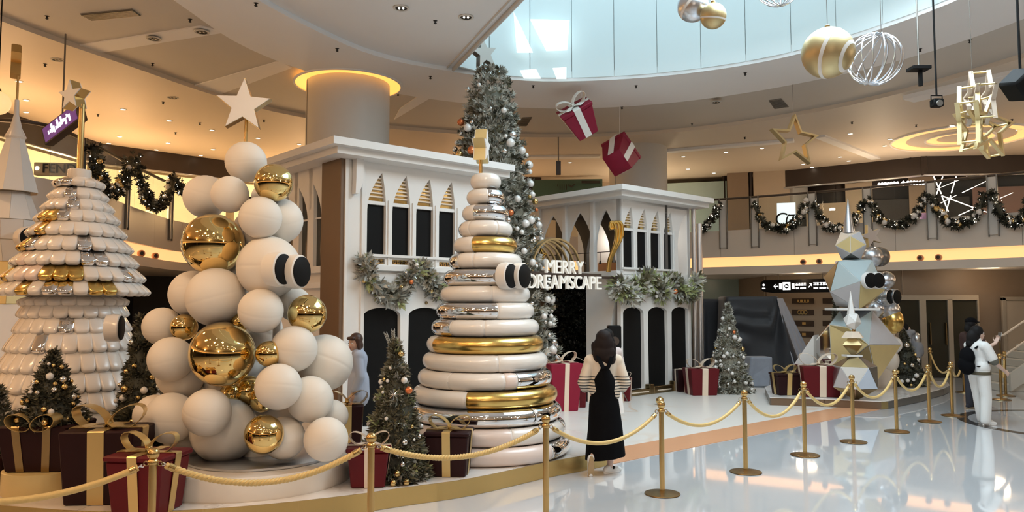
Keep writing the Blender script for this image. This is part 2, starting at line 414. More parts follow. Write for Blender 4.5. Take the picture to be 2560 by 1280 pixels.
# ---- floor
mb = MB(); mb.plate(rect(*EX), [], (0, 0, 0), (1, 0, 0), (0, 1, 0), -.2, 0); floor = struct('floor', mb, M['floor'])
def polar_curve(pts, C, rear, n=96, smooth=5):
    """closed curve through measured points, continued at radius rear where nothing is seen"""
    A = sorted((math.atan2(p[1] - C[1], p[0] - C[0]) % (2 * PI), math.hypot(p[0] - C[0], p[1] - C[1])) for p in pts)
    a0, a1 = A[0][0], A[-1][0]
    ang = [a for a, r in A]; rad = [r for a, r in A]
    # the unseen arc lies between a1 and a0+2pi
    gap = a0 + 2 * PI - a1
    for k in (1, 2, 3, 4): ang.append(a1 + gap * k / 5); rad.append(rear)
    ang = [a % (2 * PI) for a in ang]; o = np.argsort(ang); ang = np.array(ang)[o]; rad = np.array(rad)[o]
    T = np.linspace(0, 2 * PI, n, endpoint=False); R = np.interp(T, ang, rad, period=2 * PI)
    k = np.ones(smooth) / smooth; R = np.convolve(np.concatenate([R[-smooth:], R, R[:smooth]]), k, 'same')[smooth:-smooth]
    return [(C[0] + r * math.cos(t), C[1] + r * math.sin(t)) for t, r in zip(T, R)]
def g7(l): return [tuple(ground(x, y, Z7))[:2] for x, y in l]
C0 = (1.5, 10.8)
shift = lambda l: l
inner = polar_curve(g7([(650, 0), (790, 70), (940, 140), (1150, 178), (1290, 200), (1500, 198), (1740, 178), (1960, 142), (2180, 75), (2390, 0)]), C0, 6.1)
whiteo = polar_curve(g7([(460, 0), (545, 80), (650, 132), (760, 175), (980, 230), (1150, 255), (1350, 270), (1560, 265), (1780, 243), (2000, 205), (2265, 145), (2560, 43)]), C0, 8.0)
mido = polar_curve(g7([(0, 60), (240, 130), (400, 190), (540, 240), (770, 300), (976, 320), (1300, 343), (1636, 336), (1980, 291), (2265, 230), (2560, 140)]), C0, 10.2)
# ---- ceiling rings
mb = MB(); mb.plate(rect(*EX), [mido], (0, 0, 0), (1, 0, 0), (0, 1, 0), Z7, Z7 + .18); struct('ceiling', mb, M['ceil_warm'])
mb = MB(); mb.plate([(C0[0] + (x - C0[0]) * 1.02, C0[1] + (y - C0[1]) * 1.02) for x, y in mido], [whiteo], (0, 0, 0), (1, 0, 0), (0, 1, 0), Z7 + .10, Z7 + .2); struct('ceiling_middle_ring', mb, M['ceil_grey'])
mb = MB(); mb.plate(whiteo, [inner], (0, 0, 0), (1, 0, 0), (0, 1, 0), Z7 - .02, Z7 + .2); struct('ceiling_white_band', mb, M['ceil'])
# ---- the skylight opening cut by a straight edge
L0 = ground(1150, 172, Z7); L1 = ground(1320, 0, Z7); ld = (L1 - L0).normalized()
def right_of(p): return (p[0] - L0.x) * ld.y - (p[1] - L0.y) * ld.x
shr = .995
ins = [(C0[0] + (x - C0[0]) * shr, C0[1] + (y - C0[1]) * shr) for x, y in inner]
def clip(poly, side):
    out = []
    for i in range(len(poly)):
        a, b = poly[i - 1], poly[i]; da, db = side(a), side(b)
        if (da < 0) != (db < 0):
            t = da / (da - db); out.append((a[0] + (b[0] - a[0]) * t, a[1] + (b[1] - a[1]) * t))
        if db >= 0: out.append(b)
    return out
sgn = 1 if right_of((4, 13)) > 0 else -1
opening = clip(ins, lambda p: sgn * right_of(p))
rest = clip(ins, lambda p: -sgn * right_of(p))
mb = MB(); mb.plate(rest, [], (0, 0, 0), (1, 0, 0), (0, 1, 0), Z7 + .06, Z7 + .2); struct('ceiling_inner_panel', mb, M['ceil'])
def strip_(c, z0, z1):
    o = MB(); n = len(c)
    return o.add([(x, y, z) for x, y in c for z in (z0, z1)], [(2 * i, 2 * i + 2, 2 * i + 3, 2 * i + 1) for i in range(n - 1)])
# straight frame beside the opening
pn = Vector((ld.y, -ld.x, 0)) * sgn
mb = MB(); a = L0 - ld * .2 - pn * .10; b = L0 + ld * 9.5 - pn * .10; mm = (a + b) / 2
X = frame((mm.x, mm.y, Z7 + .03), ld, pn); mb.box((0, 0, 0), ((b - a).length, .05, .08), X=X)
a = L0 - ld * .2 - pn * .24; b = L0 + ld * 9.5 - pn * .24; mm = (a + b) / 2
X = frame((mm.x, mm.y, Z7 + .05), ld, pn); mb.box((0, 0, 0), ((b - a).length, .02, .05), X=X)
struct('trim_skylight_edge', mb, M['ceil_grey'])
# drum above the opening, panel by panel
def resample(poly, step):
    out = []; n = len(poly)
    P = [Vector((*p, 0)) for p in poly] + [Vector((*poly[0], 0))]
    L = [0]
    for i in range(n): L.append(L[-1] + (P[i + 1] - P[i]).length)
    m = max(3, round(L[-1] / step)); j = 0
    for k in range(m):
        t = L[-1] * k / m
        while L[j + 1] < t: j += 1
        out.append(P[j].lerp(P[j + 1], (t - L[j]) / max(L[j + 1] - L[j], 1e-9)))
    return out
drum = bpy.data.objects.new('wall_skylight_drum', None); COL.objects.link(drum); drum['kind'] = 'structure'; OFF[drum.name] = Vector((0, 0, 0))
rp = resample(opening, .95)
cc = sum(rp, Vector()) / len(rp)
for i in range(len(rp)):
    a, b = rp[i], rp[(i + 1) % len(rp)]; d = (b - a); ln = d.length; d = d.normalized(); n = Vector((d.y, -d.x, 0))
    if n.dot(a - cc) < 0: n = -n
    mb = MB(); mb.box((0, 0, 0), (ln - .004, .06, 5.0), .006, X=frame((a + b) / 2 + n * .05 + Vector((0, 0, Z7 + .05 + 2.5)), d, n.cross(d) if False else Vector((0, 0, 1)).cross(d)))
    struct('panel', mb, M['drum'], drum)
dpoly = [tuple(q)[:2] for q in rp] + [tuple(rp[0])[:2]]
bk_ = [(cc.x + (x - cc.x) * 1.035, cc.y + (y - cc.y) * 1.035) for x, y in dpoly]
struct('backing', strip_(bk_, Z7 + .05, Z7 + 5.0), M['ceil_grey'], drum)
# sunlight patches on the drum wall, put in as thin glowing plates
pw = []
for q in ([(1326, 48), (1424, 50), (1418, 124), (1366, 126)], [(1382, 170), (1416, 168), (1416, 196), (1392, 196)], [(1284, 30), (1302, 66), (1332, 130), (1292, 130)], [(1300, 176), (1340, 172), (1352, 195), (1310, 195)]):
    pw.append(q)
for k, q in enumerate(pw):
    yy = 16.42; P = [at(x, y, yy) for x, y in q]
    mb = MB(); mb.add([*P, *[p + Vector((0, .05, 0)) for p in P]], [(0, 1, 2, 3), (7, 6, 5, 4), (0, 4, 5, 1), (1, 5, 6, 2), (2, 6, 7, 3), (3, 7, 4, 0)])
    struct('window_%d' % (k + 1), mb, M['pane'])  # each plate is a painted-in patch of sunlight, not glazing
# ---- radial strips of the middle ring
for k, q in enumerate([[(195, 114), (500, 66), (572, 80), (247, 133)], [(472, 218), (700, 153), (730, 170), (540, 240)], [(1000, 272), (1050, 238), (1080, 243), (985, 300)], [(860, 300), (905, 262), (935, 268), (880, 312)]]):
    P = [ground(x, y, Z7 + .08) for x, y in q]
    mb = MB(); mb.add([*P, *[p + Vector((0, 0, .05)) for p in P]], [(0, 1, 2, 3), (7, 6, 5, 4), (0, 4, 5, 1), (1, 5, 6, 2), (2, 6, 7, 3), (3, 7, 4, 0)])
    struct('trim_%d' % (k + 1), mb, M['ceil'])
# soft ledges crossing the outer ceiling
for k, (a, b, hh) in enumerate([((1300, 392), (1500, 390), .10), ((1630, 380), (1985, 350), .12), ((2270, 245), (2560, 178), .16), ((2050, 340), (2190, 395), .10)]):
    A = ground(*a, Z7 - .02); B = ground(*b, Z7 - .02); d = (B - A)
    mb = MB(); mb.box((0, 0, 0), (d.length, .5 if k == 2 else .30, hh), X=frame((A + B) / 2, d, Vector((0, 0, 1)).cross(d)))
    struct('trim_%d' % (k + 5), mb, M['ceil'])
# ---- galleries: oval edge of the upper floor
EDGE = catmull([(-13.5, 13.55, 0), (-10.5, 13.5, 0), (-8.75, 13.85, 0), (-8.75, 16, 0), (-9.2, 19, 0), (-9.2, 22, 0), (-7, 24.6, 0), (-3, 26, 0), (1, 26.2, 0), (4, 25.5, 0), (6.05, 24.3, 0),
                (9.16, 22.3, 0), (12.85, 19.07, 0), (15, 16.2, 0), (16, 12, 0), (16, 3, 0), (13, -5, 0), (6, -9, 0), (-3, -9, 0), (-10, -6, 0), (-13.5, 2, 0), (-14.5, 8, 0)], 10, True)
ZF, ZT, ZC = 3.48, 4.32, 3.16       # fascia bottom, fascia top, soffit
edge2 = [(p.x, p.y) for p in EDGE]
def offset(curve, d, closed=True):
    out = []; n = len(curve)
    for i in range(n):
        a = Vector(curve[i - 1] if (closed or i) else curve[i]); b = Vector(curve[(i + 1) % n] if (closed or i < n - 1) else curve[i]); t = (b - a).normalized()
        out.append((curve[i][0] - t.y * d, curve[i][1] + t.x * d))
    return out
Aout = sum(edge2[i - 1][0] * edge2[i][1] - edge2[i][0] * edge2[i - 1][1] for i in range(len(edge2)))
so = -1 if Aout > 0 else 1
out_ = lambda d: offset(edge2, so * d)
mb = MB(); mb.plate(rect(*EX), [out_(.12)], (0, 0, 0), (1, 0, 0), (0, 1, 0), ZT - .12, ZT - .02); struct('floor_upper', mb, M['ceil_grey'])
mb = MB(); mb.plate(rect(*EX), [out_(-.02)], (0, 0, 0), (1, 0, 0), (0, 1, 0), ZC - .22, ZC); struct('ceiling_gallery_soffit', mb, M['fascia'])
# fascia panels
gal = bpy.data.objects.new('wall_gallery', None); COL.objects.link(gal); gal['kind'] = 'structure'; OFF[gal.name] = Vector((0, 0, 0))
def strip(curve, z0, z1, t):
    """upright band of thickness t along an open polyline, outwards from the atrium"""
    o = offset(curve, so * t, False); n = len(curve); v = []; f = []
    for (x, y), (x2, y2) in zip(curve, o): v += [(x, y, z0), (x, y, z1), (x2, y2, z1), (x2, y2, z0)]
    for i in range(n - 1):
        for k in range(4): f.append((i * 4 + k, i * 4 + (k + 1) % 4, i * 4 + 4 + (k + 1) % 4, i * 4 + 4 + k))
    f.append((0, 1, 2, 3)); f.append(tuple((n - 1) * 4 + k for k in (3, 2, 1, 0)))
    return MB().add(v, f)
ne = len(edge2)
for i in range(0, ne, 6):
    seg = [edge2[(i + k) % ne] for k in range(7)]
    a, b = Vector(seg[0]), Vector(seg[1]); seg[0] = tuple(a + (b - a).normalized() * .008)
    struct('fascia_panel', strip(seg, ZF, ZT, .10), M['fascia'], gal)
cl = edge2 + [edge2[0]]
struct('cove_strip', strip(offset(cl, so * .16, False), ZC - .02, ZF + .02, .06), M['cove'], gal)
struct('cove_ledge', strip(cl, ZC - .05, ZC + .015, .25), M['fascia'], gal)
# ---- outer walls of the ground floor and of the upper floor
def wall(name, pts, z0, z1, m, t=.15):
    o = MB()
    for a, b in zip(pts[:-1], pts[1:]):
        a3, b3 = Vector((*a, 0)), Vector((*b, 0)); d = b3 - a3
        o.box((0, 0, 0), (d.length + t * .9, t, z1 - z0), .005, X=frame((a3 + b3) / 2 + Vector((0, 0, (z0 + z1) / 2)), d, Vector((0, 0, 1)).cross(d)))
    return struct(name, o, m)
wall('wall_left', [(-23.5, -15), (-23.5, 36)], 0, 7.2, M['wall_brown'])
wall('wall_right', [(26.5, -15), (26.5, 36)], 0, 7.2, M['wall_beige'])
wall('wall_rear', [(-23.5, -15), (26.5, -15)], 0, 7.2, M['wall_beige'])
wall('wall_back', [(-23.5, 36.2), (26.5, 36.2)], 0, 7.2, M['wall_brown'])
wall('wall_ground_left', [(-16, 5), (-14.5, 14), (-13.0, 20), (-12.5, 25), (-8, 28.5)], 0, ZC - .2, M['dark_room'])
wall('wall_ground_back', [(-8, 28.5), (1, 29.5), (6.2, 28.5)], 0, ZC - .2, M['wall_brown'])
wall('wall_ground_teal', [(6.2, 28.5), (8.55, 28.5)], 0, ZC - .2, M['wall_teal'])
wall('wall_ground_directory', [(8.55, 25.5), (10.6, 23.4)], 0, ZC - .2, M['wall_beige'])
wall('wall_ground_right', [(10.6, 23.4), (11.0, 21.4), (19, 20.6)], 0, ZC - .2, M['wall_brown'])
wall('wall_ground_side', [(8.55, 28.5), (8.55, 25.5)], 0, ZC - .2, M['wall_brown'])
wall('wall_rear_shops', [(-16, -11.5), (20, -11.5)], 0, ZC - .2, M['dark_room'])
# upper floor
wall('wall_upper_left', [(-15.5, 8), (-14.6, 14), (-13.6, 24.6), (-10, 27.6), (-6, 29.5)], ZT, Z7, M['wall_beige'])
wall('wall_upper_back', [(-6, 29.5), (1.5, 31), (5.6, 31)], ZT, Z7, M['wall_beige'])
wall('wall_upper_glass', [(5.6, 30.2), (8.3, 29.4)], ZT, Z7 - .2, M['wall_teal'])
wall('wall_upper_right', [(8.3, 29.4), (9.2, 29.6), (11.2, 29.6), (12.0, 28.0), (18.5, 26.0), (23, 24)], ZT, Z7, M['bulkhead'])
# dark bulkheads with a metal edge
def bulk(name, pts, z0, z1, m=None):
    wall(name, pts, z0, z1, m or M['bulkhead'], .3)
    e = MB(); e.tube([(x, y - .18, z0) for x, y in pts], .035, 6); struct('trim_' + name.split('_', 1)[1], e, M['silver'])
bulk('wall_left_bulkhead', [(-14.4, 13), (-13.4, 19), (-12.9, 23.5), (-9.8, 26.6), (-6, 28.6), (1, 29.8)], 6.35, Z7)
bulk('wall_right_bulkhead', [(9.9, 28.6), (12.3, 26.9), (14.0, 25.6), (18.6, 25.2), (24, 23)], 6.35, Z7)
# lit shop windows of the upper left, the green panel, the beige pier
def pane(name, a, b, z0, z1, m, t=.06):
    a3, b3 = Vector((*a, 0)), Vector((*b, 0)); d = b3 - a3
    o = MB(); o.box((0, 0, 0), (d.length, t, z1 - z0), .005, X=frame((a3 + b3) / 2 + Vector((0, 0, (z0 + z1) / 2)), d, Vector((0, 0, 1)).cross(d)))
    return struct(name, o, m)
wi = 5
for a, b in [((-14.1, 16), (-13.75, 19.5)), ((-13.7, 19.8), (-13.35, 23.6)), ((-13.2, 24.1), (-10.2, 26.9)), ((-10, 27.2), (-6.5, 28.9))]:
    pane('window_%d' % wi, a, b, ZT, 6.35, M['shop_lit']); wi += 1
gp_ = pane('wall_green', (.8, 29.4), (3.5, 29.2), 6.15, 6.85, M['wall_green']); OFF[gp_.name] = Vector((0, 0, 0))
for k, (x, y0, y1) in enumerate([(1394, 461, 466), (1400, 461, 475), (1405, 461, 475), (1410, 461, 475), (1416, 461, 475)]):
    a_, b_ = at(x, y1, 29.15), at(x, y0, 29.15); o = MB(); o.box((a_ + b_) / 2, (.03, .02, b_.z - a_.z)); struct('faded_mark', o, M['dark_room'], gp_)
o = MB(); o.tube([at(x, y, 29.15) for x, y in ((1421, 462), (1426, 465), (1430, 467), (1434, 462), (1438, 461))], .03, 5); struct('faded_mark', o, M['dark_room'], gp_)
o = MB(); o.box(at(1477, 455, 29.1), (.72, .02, .10)); struct('faded_mark', o, M['dark_room'], gp_)
# ---- big round columns
def column(name, c, r, top, ring):
    o = MB(); o.lathe([(r, 0), (r, 5.28), (r - .012, 5.29), (r - .012, 5.30), (r, 5.31), (r, top)], 64, Matrix.Translation((c[0], c[1], 0))); s = struct(name, o, M['column'])
    e = MB(); e.box((0, 0, 0), (.012, .012, top - .1), X=Matrix.Translation((c[0] - r * .87, c[1] - r * .5, top / 2))); struct('panel_joint', e, M['vent'], s)
    if ring:
        g = MB(); g.lathe([(r, Z7 - .030), (r * 1.26, Z7 - .030), (r * 1.26, Z7 - .026)], 64, Matrix.Translation((c[0], c[1], 0))); struct('lit_cove', g, M['cove_ring'], s)
        g = MB(); g.lathe([(r * 1.26, Z7 - .026), (r * 1.26, Z7 - .05), (r * 1.31, Z7 - .05), (r * 1.31, Z7 - .02)], 64, Matrix.Translation((c[0], c[1], 0))); struct('cove_rim', g, M['ceil'], s)
cx = at(870, 300, 17.0)
column('pillar_near', (cx.x, 17.0), px2m(105, 17.0) * .99, Z7 + .1, True)
column('pillar_far', (4.05, 24.2), .92, Z7, False)
# ring coves on the right ceiling
rc = ground(2400, 344, Z7)
for r0, r1 in ((1.45, 1.85), (.62, .90)):
    g = MB(); g.lathe([(r0, Z7 - .012), (r1, Z7 - .012), (r1, Z7 - .004)], 64, Matrix.Translation((rc.x, rc.y, 0))); s = struct('trim_ring_cove', g, mat('amber_cove', (1, .66, .3), .5, emis=.9, ecol=(1, .56, .20)))
    g = MB(); g.lathe([(r1, Z7), (r1, Z7 - .05), (r1 + .05, Z7 - .05), (r1 + .05, Z7)], 64, Matrix.Translation((rc.x, rc.y, 0))); struct('cove_rim', g, M['ceil'], s)
# beige pier and slabs on the upper right floor
for k, (a, b, m) in enumerate([((8.25, 28.9), (9.0, 28.7), 'wall_brown'), ((9.0, 28.7), (9.1, 28.7), 'bulkhead'), ((9.15, 28.6), (10.4, 28.3), 'wall_beige'), ((10.4, 28.3), (11.2, 28.9), 'column'),
                               ((12.2, 27.6), (13.0, 27.2), 'wall_beige'), ((14.0, 26.6), (14.7, 26.2), 'wall_brown')]):
    pane('wall_pier_%s' % 'abcdef'[k], a, b, ZT, Z7, M[m], .3)
pane('wall_pink', (15.8, 25.9), (18.4, 25.3), ZT, 6.0, M['pink_wall'])
pane('wall_pink_side', (18.4, 25.3), (20.5, 24.6), ZT, 6.0, M['pink_wall'])
pane('window_glow', (10.9, 28.0), (12.2, 27.4), ZT, 5.7, M['wall_beige'])
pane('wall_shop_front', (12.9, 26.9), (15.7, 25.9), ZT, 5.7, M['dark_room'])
# ---- floor inlay ring on the right
ia = [(9.45 + 1.85 * math.cos(a), 12.65 + 1.85 * math.sin(a)) for a in [2 * PI * k / 72 for k in range(72)]]
ib = [(9.45 + 1.68 * math.cos(a), 12.65 + 1.68 * math.sin(a)) for a in [2 * PI * k / 72 for k in range(72)]]
mb = MB(); mb.plate(ia, [ib], (0, 0, 0), (1, 0, 0), (0, 1, 0), .0005, .003); struct('floor_inlay', mb, M['inlay'])
# ---- printed floor and its peach border
po = [ground(x, y)[:2] for x, y in [(1544, 1158), (1775, 1110), (2000, 1066), (2205, 1023)]]
pi_ = [ground(x, y)[:2] for x, y in [(1559, 1117), (1775, 1078), (2000, 1037), (2100, 1018)]]
po = [(.1, 8.75)] + [tuple(p) for p in po]; pi_ = [(.2, 9.6)] + [tuple(p) for p in pi_]
mb = MB(); mb.plate(po + pi_[::-1], [], (0, 0, 0), (1, 0, 0), (0, 1, 0), .0005, .006); struct('floor_border', mb, M['mat_orange'])
mb = MB(); mb.plate(pi_ + [(8.5, 16.5), (6.5, 20), (.5, 20), (-5.5, 14.5), (-5.5, 11)], [], (0, 0, 0), (1, 0, 0), (0, 1, 0), .0005, .005); struct('floor_print', mb, M['mat_white'])
# ---- doors and stairs at the back right
door = bpy.data.objects.new('door_1', None); COL.objects.link(door); door['kind'] = 'structure'; OFF[door.name] = Vector((0, 0, 0))
D0 = (10.55, 20.95); D1 = (12.75, 20.85)
def dpt(t): return Vector((D0[0] + (D1[0] - D0[0]) * t, D0[1] + (D1[1] - D0[1]) * t, 0))
dd = (dpt(1) - dpt(0)).normalized(); dn = Vector((0, 0, 1)).cross(dd)
def dbox(name, t0, t1, z0, z1, th, m):
    o = MB(); o.box((0, 0, 0), ((dpt(t1) - dpt(t0)).length, th, z1 - z0), X=frame((dpt(t0) + dpt(t1)) / 2 + Vector((0, 0, (z0 + z1) / 2)), dd, dn)); return struct(name, o, m, door)
for a, b in ((.02, .28), (.36, .62), (.68, .98)): dbox('door_leaf', a, b, .02, 2.1, .05, M['door_glass'])
for a, b in ((0, .02), (.28, .36), (.62, .68), (.98, 1.0)): dbox('door_frame', a, b, 0, 2.15, .14, M['doorframe'])
dbox('door_frame', 0, 1, 2.1, 2.24, .14, M['doorframe'])
for t in (.39, .58): dbox('handle', t, t + .012, .9, 1.5, .22, M['brass_dark'])
d2 = bpy.data.objects.new('door_2', None); COL.objects.link(d2); d2['kind'] = 'structure'; OFF[d2.name] = Vector((0, 0, 0))
for nm, x0, x1, z0, z1, y, m in (('door_leaf', 13.55, 14.35, .02, 2.1, 20.95, 'wall_beige'), ('door_frame', 13.45, 13.55, 0, 2.18, 20.92, 'doorframe'), ('door_frame', 14.35, 14.45, 0, 2.18, 20.92, 'doorframe'), ('door_frame', 13.45, 14.45, 2.1, 2.2, 20.92, 'doorframe'), ('handle', 14.2, 14.26, 1.0, 1.2, 20.86, 'brass_dark')):
    o = MB(); o.box(((x0 + x1) / 2, y, (z0 + z1) / 2), (x1 - x0, .08, z1 - z0)); struct(nm, o, M[m], d2)
st = bpy.data.objects.new('wall_staircase', None); COL.objects.link(st); st['kind'] = 'structure'; OFF[st.name] = Vector((0, 0, 0))
for k in range(14):
    o = MB(); o.box((11.35 + .26 * k + .6, 18.2, .085 + .17 * k), (1.5 if k else 1.5, 1.5, .17)); struct('step', o, M['stair'], st)
o = MB(); x0_, x1_, z0_, z1_ = 11.30, 15.3, .22, 2.83
o.add([(x0_, 17.36, z0_ - .2), (x1_, 17.36, z1_ - .2), (x1_, 17.36, z1_ + .2), (x0_, 17.36, z0_ + .2), (x0_, 17.43, z0_ - .2), (x1_, 17.43, z1_ - .2), (x1_, 17.43, z1_ + .2), (x0_, 17.43, z0_ + .2)], [(0, 1, 2, 3), (7, 6, 5, 4), (0, 4, 5, 1), (1, 5, 6, 2), (2, 6, 7, 3), (3, 7, 4, 0)]); struct('stringer', o, M['stair'], st)
for z in (.72, 1.18):
    o = MB(); o.tube([(11.08, 17.38, z + .08), (11.2, 17.38, z + .12), (15.3, 17.38, z + 2.80)], .022, 8); struct('handrail', o, M['rib_cream'], st)
for x in (11.1, 12.3, 13.5):
    zz = max(0, (x - 11.3) * .653); o = MB(); o.tube([(x, 17.38, zz), (x, 17.38, zz + 1.28)], .016, 8); struct('baluster', o, M['brass_dark'], st)
# ================================================================ STAGE
Z = Vector((0, 0, 1))
stage_front = [tuple(ground(x, y, .18)[:2]) for x, y in [(0, 1262), (200, 1276), (402, 1277), (620, 1264), (860, 1239), (1010, 1218), (1182, 1194), (1359, 1156), (1467, 1137), (1540, 1120)]]
stage_front[-1] = (1.22, 9.55)
front = [(-8.5, 8.6), (-6.4, 7.5)] + [tuple(p)[:2] for p in catmull([(*p, 0) for p in stage_front], 4)]
back = [(1.36, 9.95), (1.3, 10.5), (.9, 11.0), (.3, 11.3), (-.8, 11.3), (-1.3, 10.45), (-2.2, 10.25), (-3.4, 10.7), (-5.5, 11.2), (-8.5, 11.4)]
outline = front + back
stage = thing('display_stage', 'low white marble stage with a gold front edge under the left display', 'stage', (-3, 9, 0))
o = MB(); o.plate(outline, [], (0, 0, 0), (1, 0, 0), (0, 1, 0), .0, .165); obj('stage_core', o, M['plat'], stage)
cuts = [-9, -6.2, -4.7, -3.5, -2.35, -1.15, -.1, 2]
for a, b in zip(cuts[:-1], cuts[1:]):
    sl = .25
    p = clip(clip(outline, lambda q: (q[0] - sl * (q[1] - 8)) - (a + .004)), lambda q: (b - .004) - (q[0] - sl * (q[1] - 8)))
    if len(p) > 2:
        o = MB(); o.plate(p, [], (0, 0, 0), (1, 0, 0), (0, 1, 0), .165, .18); obj('slab', o, M['plat'], stage)
fp = front; step = 4
for i in range(0, len(fp) - 1, step):
    seg = fp[i:i + step + 1]
    if len(seg) < 2: continue
    inn = offset(seg, -.012, False)
    v = []; f = []
    for (x, y), (x2, y2) in zip(seg, inn): v += [(x, y, 0.002), (x, y, .178), (x2, y2, .178), (x2, y2, .002)]
    m = len(seg)
    for k in range(m - 1):
        for j in range(4): f.append((k * 4 + j, k * 4 + (j + 1) % 4, k * 4 + 4 + (j + 1) % 4, k * 4 + 4 + j))
    obj('fascia_panel', MB().add(v, f), M['plat_gold'], stage)
# round cream plinth under the ball tower
single('round_plinth', MB().lathe([(0, .18), (1.03, .18), (1.04, .20), (1.04, .38), (1.03, .40), (0, .40)], 72, Matrix.Translation((-2.72, 8.03, 0))), M['disc'], 'round cream plinth that carries the tower of balls', 'plinth', (-2.72, 8.03, .18))
single('mirror_disc', MB().lathe([(0, .402), (.72, .402), (.73, .405), (.73, .425), (.72, .43), (0, .43)], 64, Matrix.Translation((-2.6, 8.0, 0))), M['silver'], 'flat silvery disc between the round plinth and the tower of balls', 'disc', (-2.6, 8.0, .4))

# ---------------------------------------------------------------- stars
def star_pts(R, r, n=5, rot=PI / 2):
    return [((R if k % 2 == 0 else r) * math.cos(rot + PI * k / n), (R if k % 2 == 0 else r) * math.sin(rot + PI * k / n)) for k in range(2 * n)]
def star_part(parent, c, yaw, R, t, face, side, tilt=0, r=.42):
    U = Vector((math.cos(yaw), math.sin(yaw), 0)); V = Z.copy()
    if tilt: V = (Z * math.cos(tilt) + U * math.sin(tilt)); U = (U * math.cos(tilt) - Z * math.sin(tilt))
    o = MB(); o.plate(star_pts(R, R * r), [], c, U, V, -t / 2, t / 2)
    s = obj('star', o, side, parent, 20)
    for sg in (-1, 1):
        o = MB(); a, b = sorted((sg * t / 2, sg * (t / 2 + .012))); o.plate(star_pts(R * .97, R * r * .97), [], c, U, V, a, b); obj('star_face', o, face, s, 20)
    return s

# ---------------------------------------------------------------- eyes made of a white barrel and a black disc
def eye(parent, c, d, r, depth, white, squash=1.0):
    d = Vector(d).normalized(); U = Z.cross(d).normalized(); V = d.cross(U)
    X = frame(Vector(c) - d * depth, U, V)
    o = MB(); o.lathe([(0, 0), (r * 1.05, 0), (r * 1.12, depth * .5), (r * 1.08, depth * .94), (r * 1.0, depth), (0, depth)], 36, X @ Matrix.Diagonal((1, 1.0, 1, 1))); e = obj('eye', o, white, parent)
    o = MB(); o.lathe([(0, depth + .001), (r * .97, depth + .001), (r * .97, depth + .010), (r * .93, depth + .014), (0, depth + .014)], 36, X); obj('pupil', o, M['black'], e)
    return e

# ================================================================ BALL TOWER
bt = thing('ball_tower', 'tall tower of white and gold balls with two black disc eyes and a star', 'sculpture', (-2.72, 8.0, .43))
W_, G_ = 'white_cloth', 'gold_mirror'
BALLS = [(615, 405, 51, 8.0, W_), (684, 457, 48, 7.75, G_), (575, 486, 46, 7.75, W_), (514, 492, 54, 8.15, W_), (651, 544, 53, 7.65, W_), (700, 552, 57, 8.0, W_), (533, 610, 76, 7.9, G_),
         (672, 668, 78, 7.75, W_), (482, 735, 58, 8.1, W_), (540, 743, 73, 7.75, W_), (652, 777, 55, 7.5, W_), (735, 760, 42, 8.0, W_), (768, 785, 48, 7.75, G_), (405, 816, 47, 8.1, W_),
         (460, 818, 33, 7.95, G_), (427, 898, 55, 7.75, W_), (452, 937, 58, 8.0, W_), (556, 885, 80, 7.55, G_), (672, 884, 32, 7.45, G_), (735, 872, 57, 7.6, W_), (811, 907, 70, 8.0, W_),
         (620, 977, 38, 8.0, G_), (696, 967, 57, 7.35, W_), (775, 998, 57, 7.6, W_), (830, 1040, 40, 7.9, W_), (386, 1038, 50, 8.0, W_), (426, 1045, 62, 7.7, W_), (518, 1031, 58, 7.4, W_),
         (560, 1075, 80, 7.8, W_), (470, 1095, 56, 8.1, W_), (660, 1086, 48, 7.3, G_), (710, 1095, 52, 7.55, W_), (815, 1098, 54, 7.4, W_), (645, 1125, 42, 8.0, W_),
         (600, 805, 24, 7.75, G_), (575, 985, 26, 7.85, G_), (655, 1000, 30, 7.9, G_),
         (600, 700, 72, 8.35, W_), (620, 830, 84, 8.35, W_), (600, 950, 92, 8.4, W_), (710, 1000, 74, 8.3, W_), (640, 580, 58, 8.25, W_), (740, 920, 60, 8.3, W_), (520, 1000, 66, 8.35, W_), (655, 490, 26, 8.05, W_)]
rnd = random.Random(5)
for i, (x, y, r, d, m) in enumerate(BALLS):
    R = px2m(r, d) * 1.0; c = at(x, y, d)
    rot = Euler((rnd.uniform(-.35, .35), rnd.uniform(-.35, .35), rnd.uniform(0, 6))).to_matrix().to_4x4() if i != 7 else Matrix.Identity(4)
    X = Matrix.Translation(c) @ rot
    o = MB(); nr = 22; prof = []
    for k in range(nr + 1):
        a = PI * k / nr; prof.append((R * math.sin(a), -R * math.cos(a)))
    if m == W_: prof = prof[:nr // 2] + [(R * .9985, -.010), (R * .990, 0), (R * .9985, .010)] + prof[nr // 2 + 1:]
    o.lathe(prof, 40, X); obj('ball', o, M[m], bt, 60, label='polished gold ball' if m == G_ else None)
hc = at(672, 668, 7.75)
ed = Vector((.955, -.295, .0))
for ex, ey, dd_ in ((709, 673, 7.42), (754, 679, 7.55)):
    eye(bt, at(ex, ey, dd_), ed, px2m(39, 7.5), .15, M['white_cloth'])
o = MB(); o.tube([(hc.x, 8.05, .43), (hc.x, 8.05, 3.2)], .04, 10); obj('post', o, M['white'], bt)
sc_ = at(611, 262, 8.0)
o = MB(); a = at(614, 365, 8.0); o.tube([a, (a.x, a.y, sc_.z - .1)], .016, 10); obj('star_pole', o, M['brass'], bt)
star_part(bt, sc_ + Vector((0, 0, -.02)), .12, px2m(70, 8.0), .10, M['white'], M['brass'], 0.03)

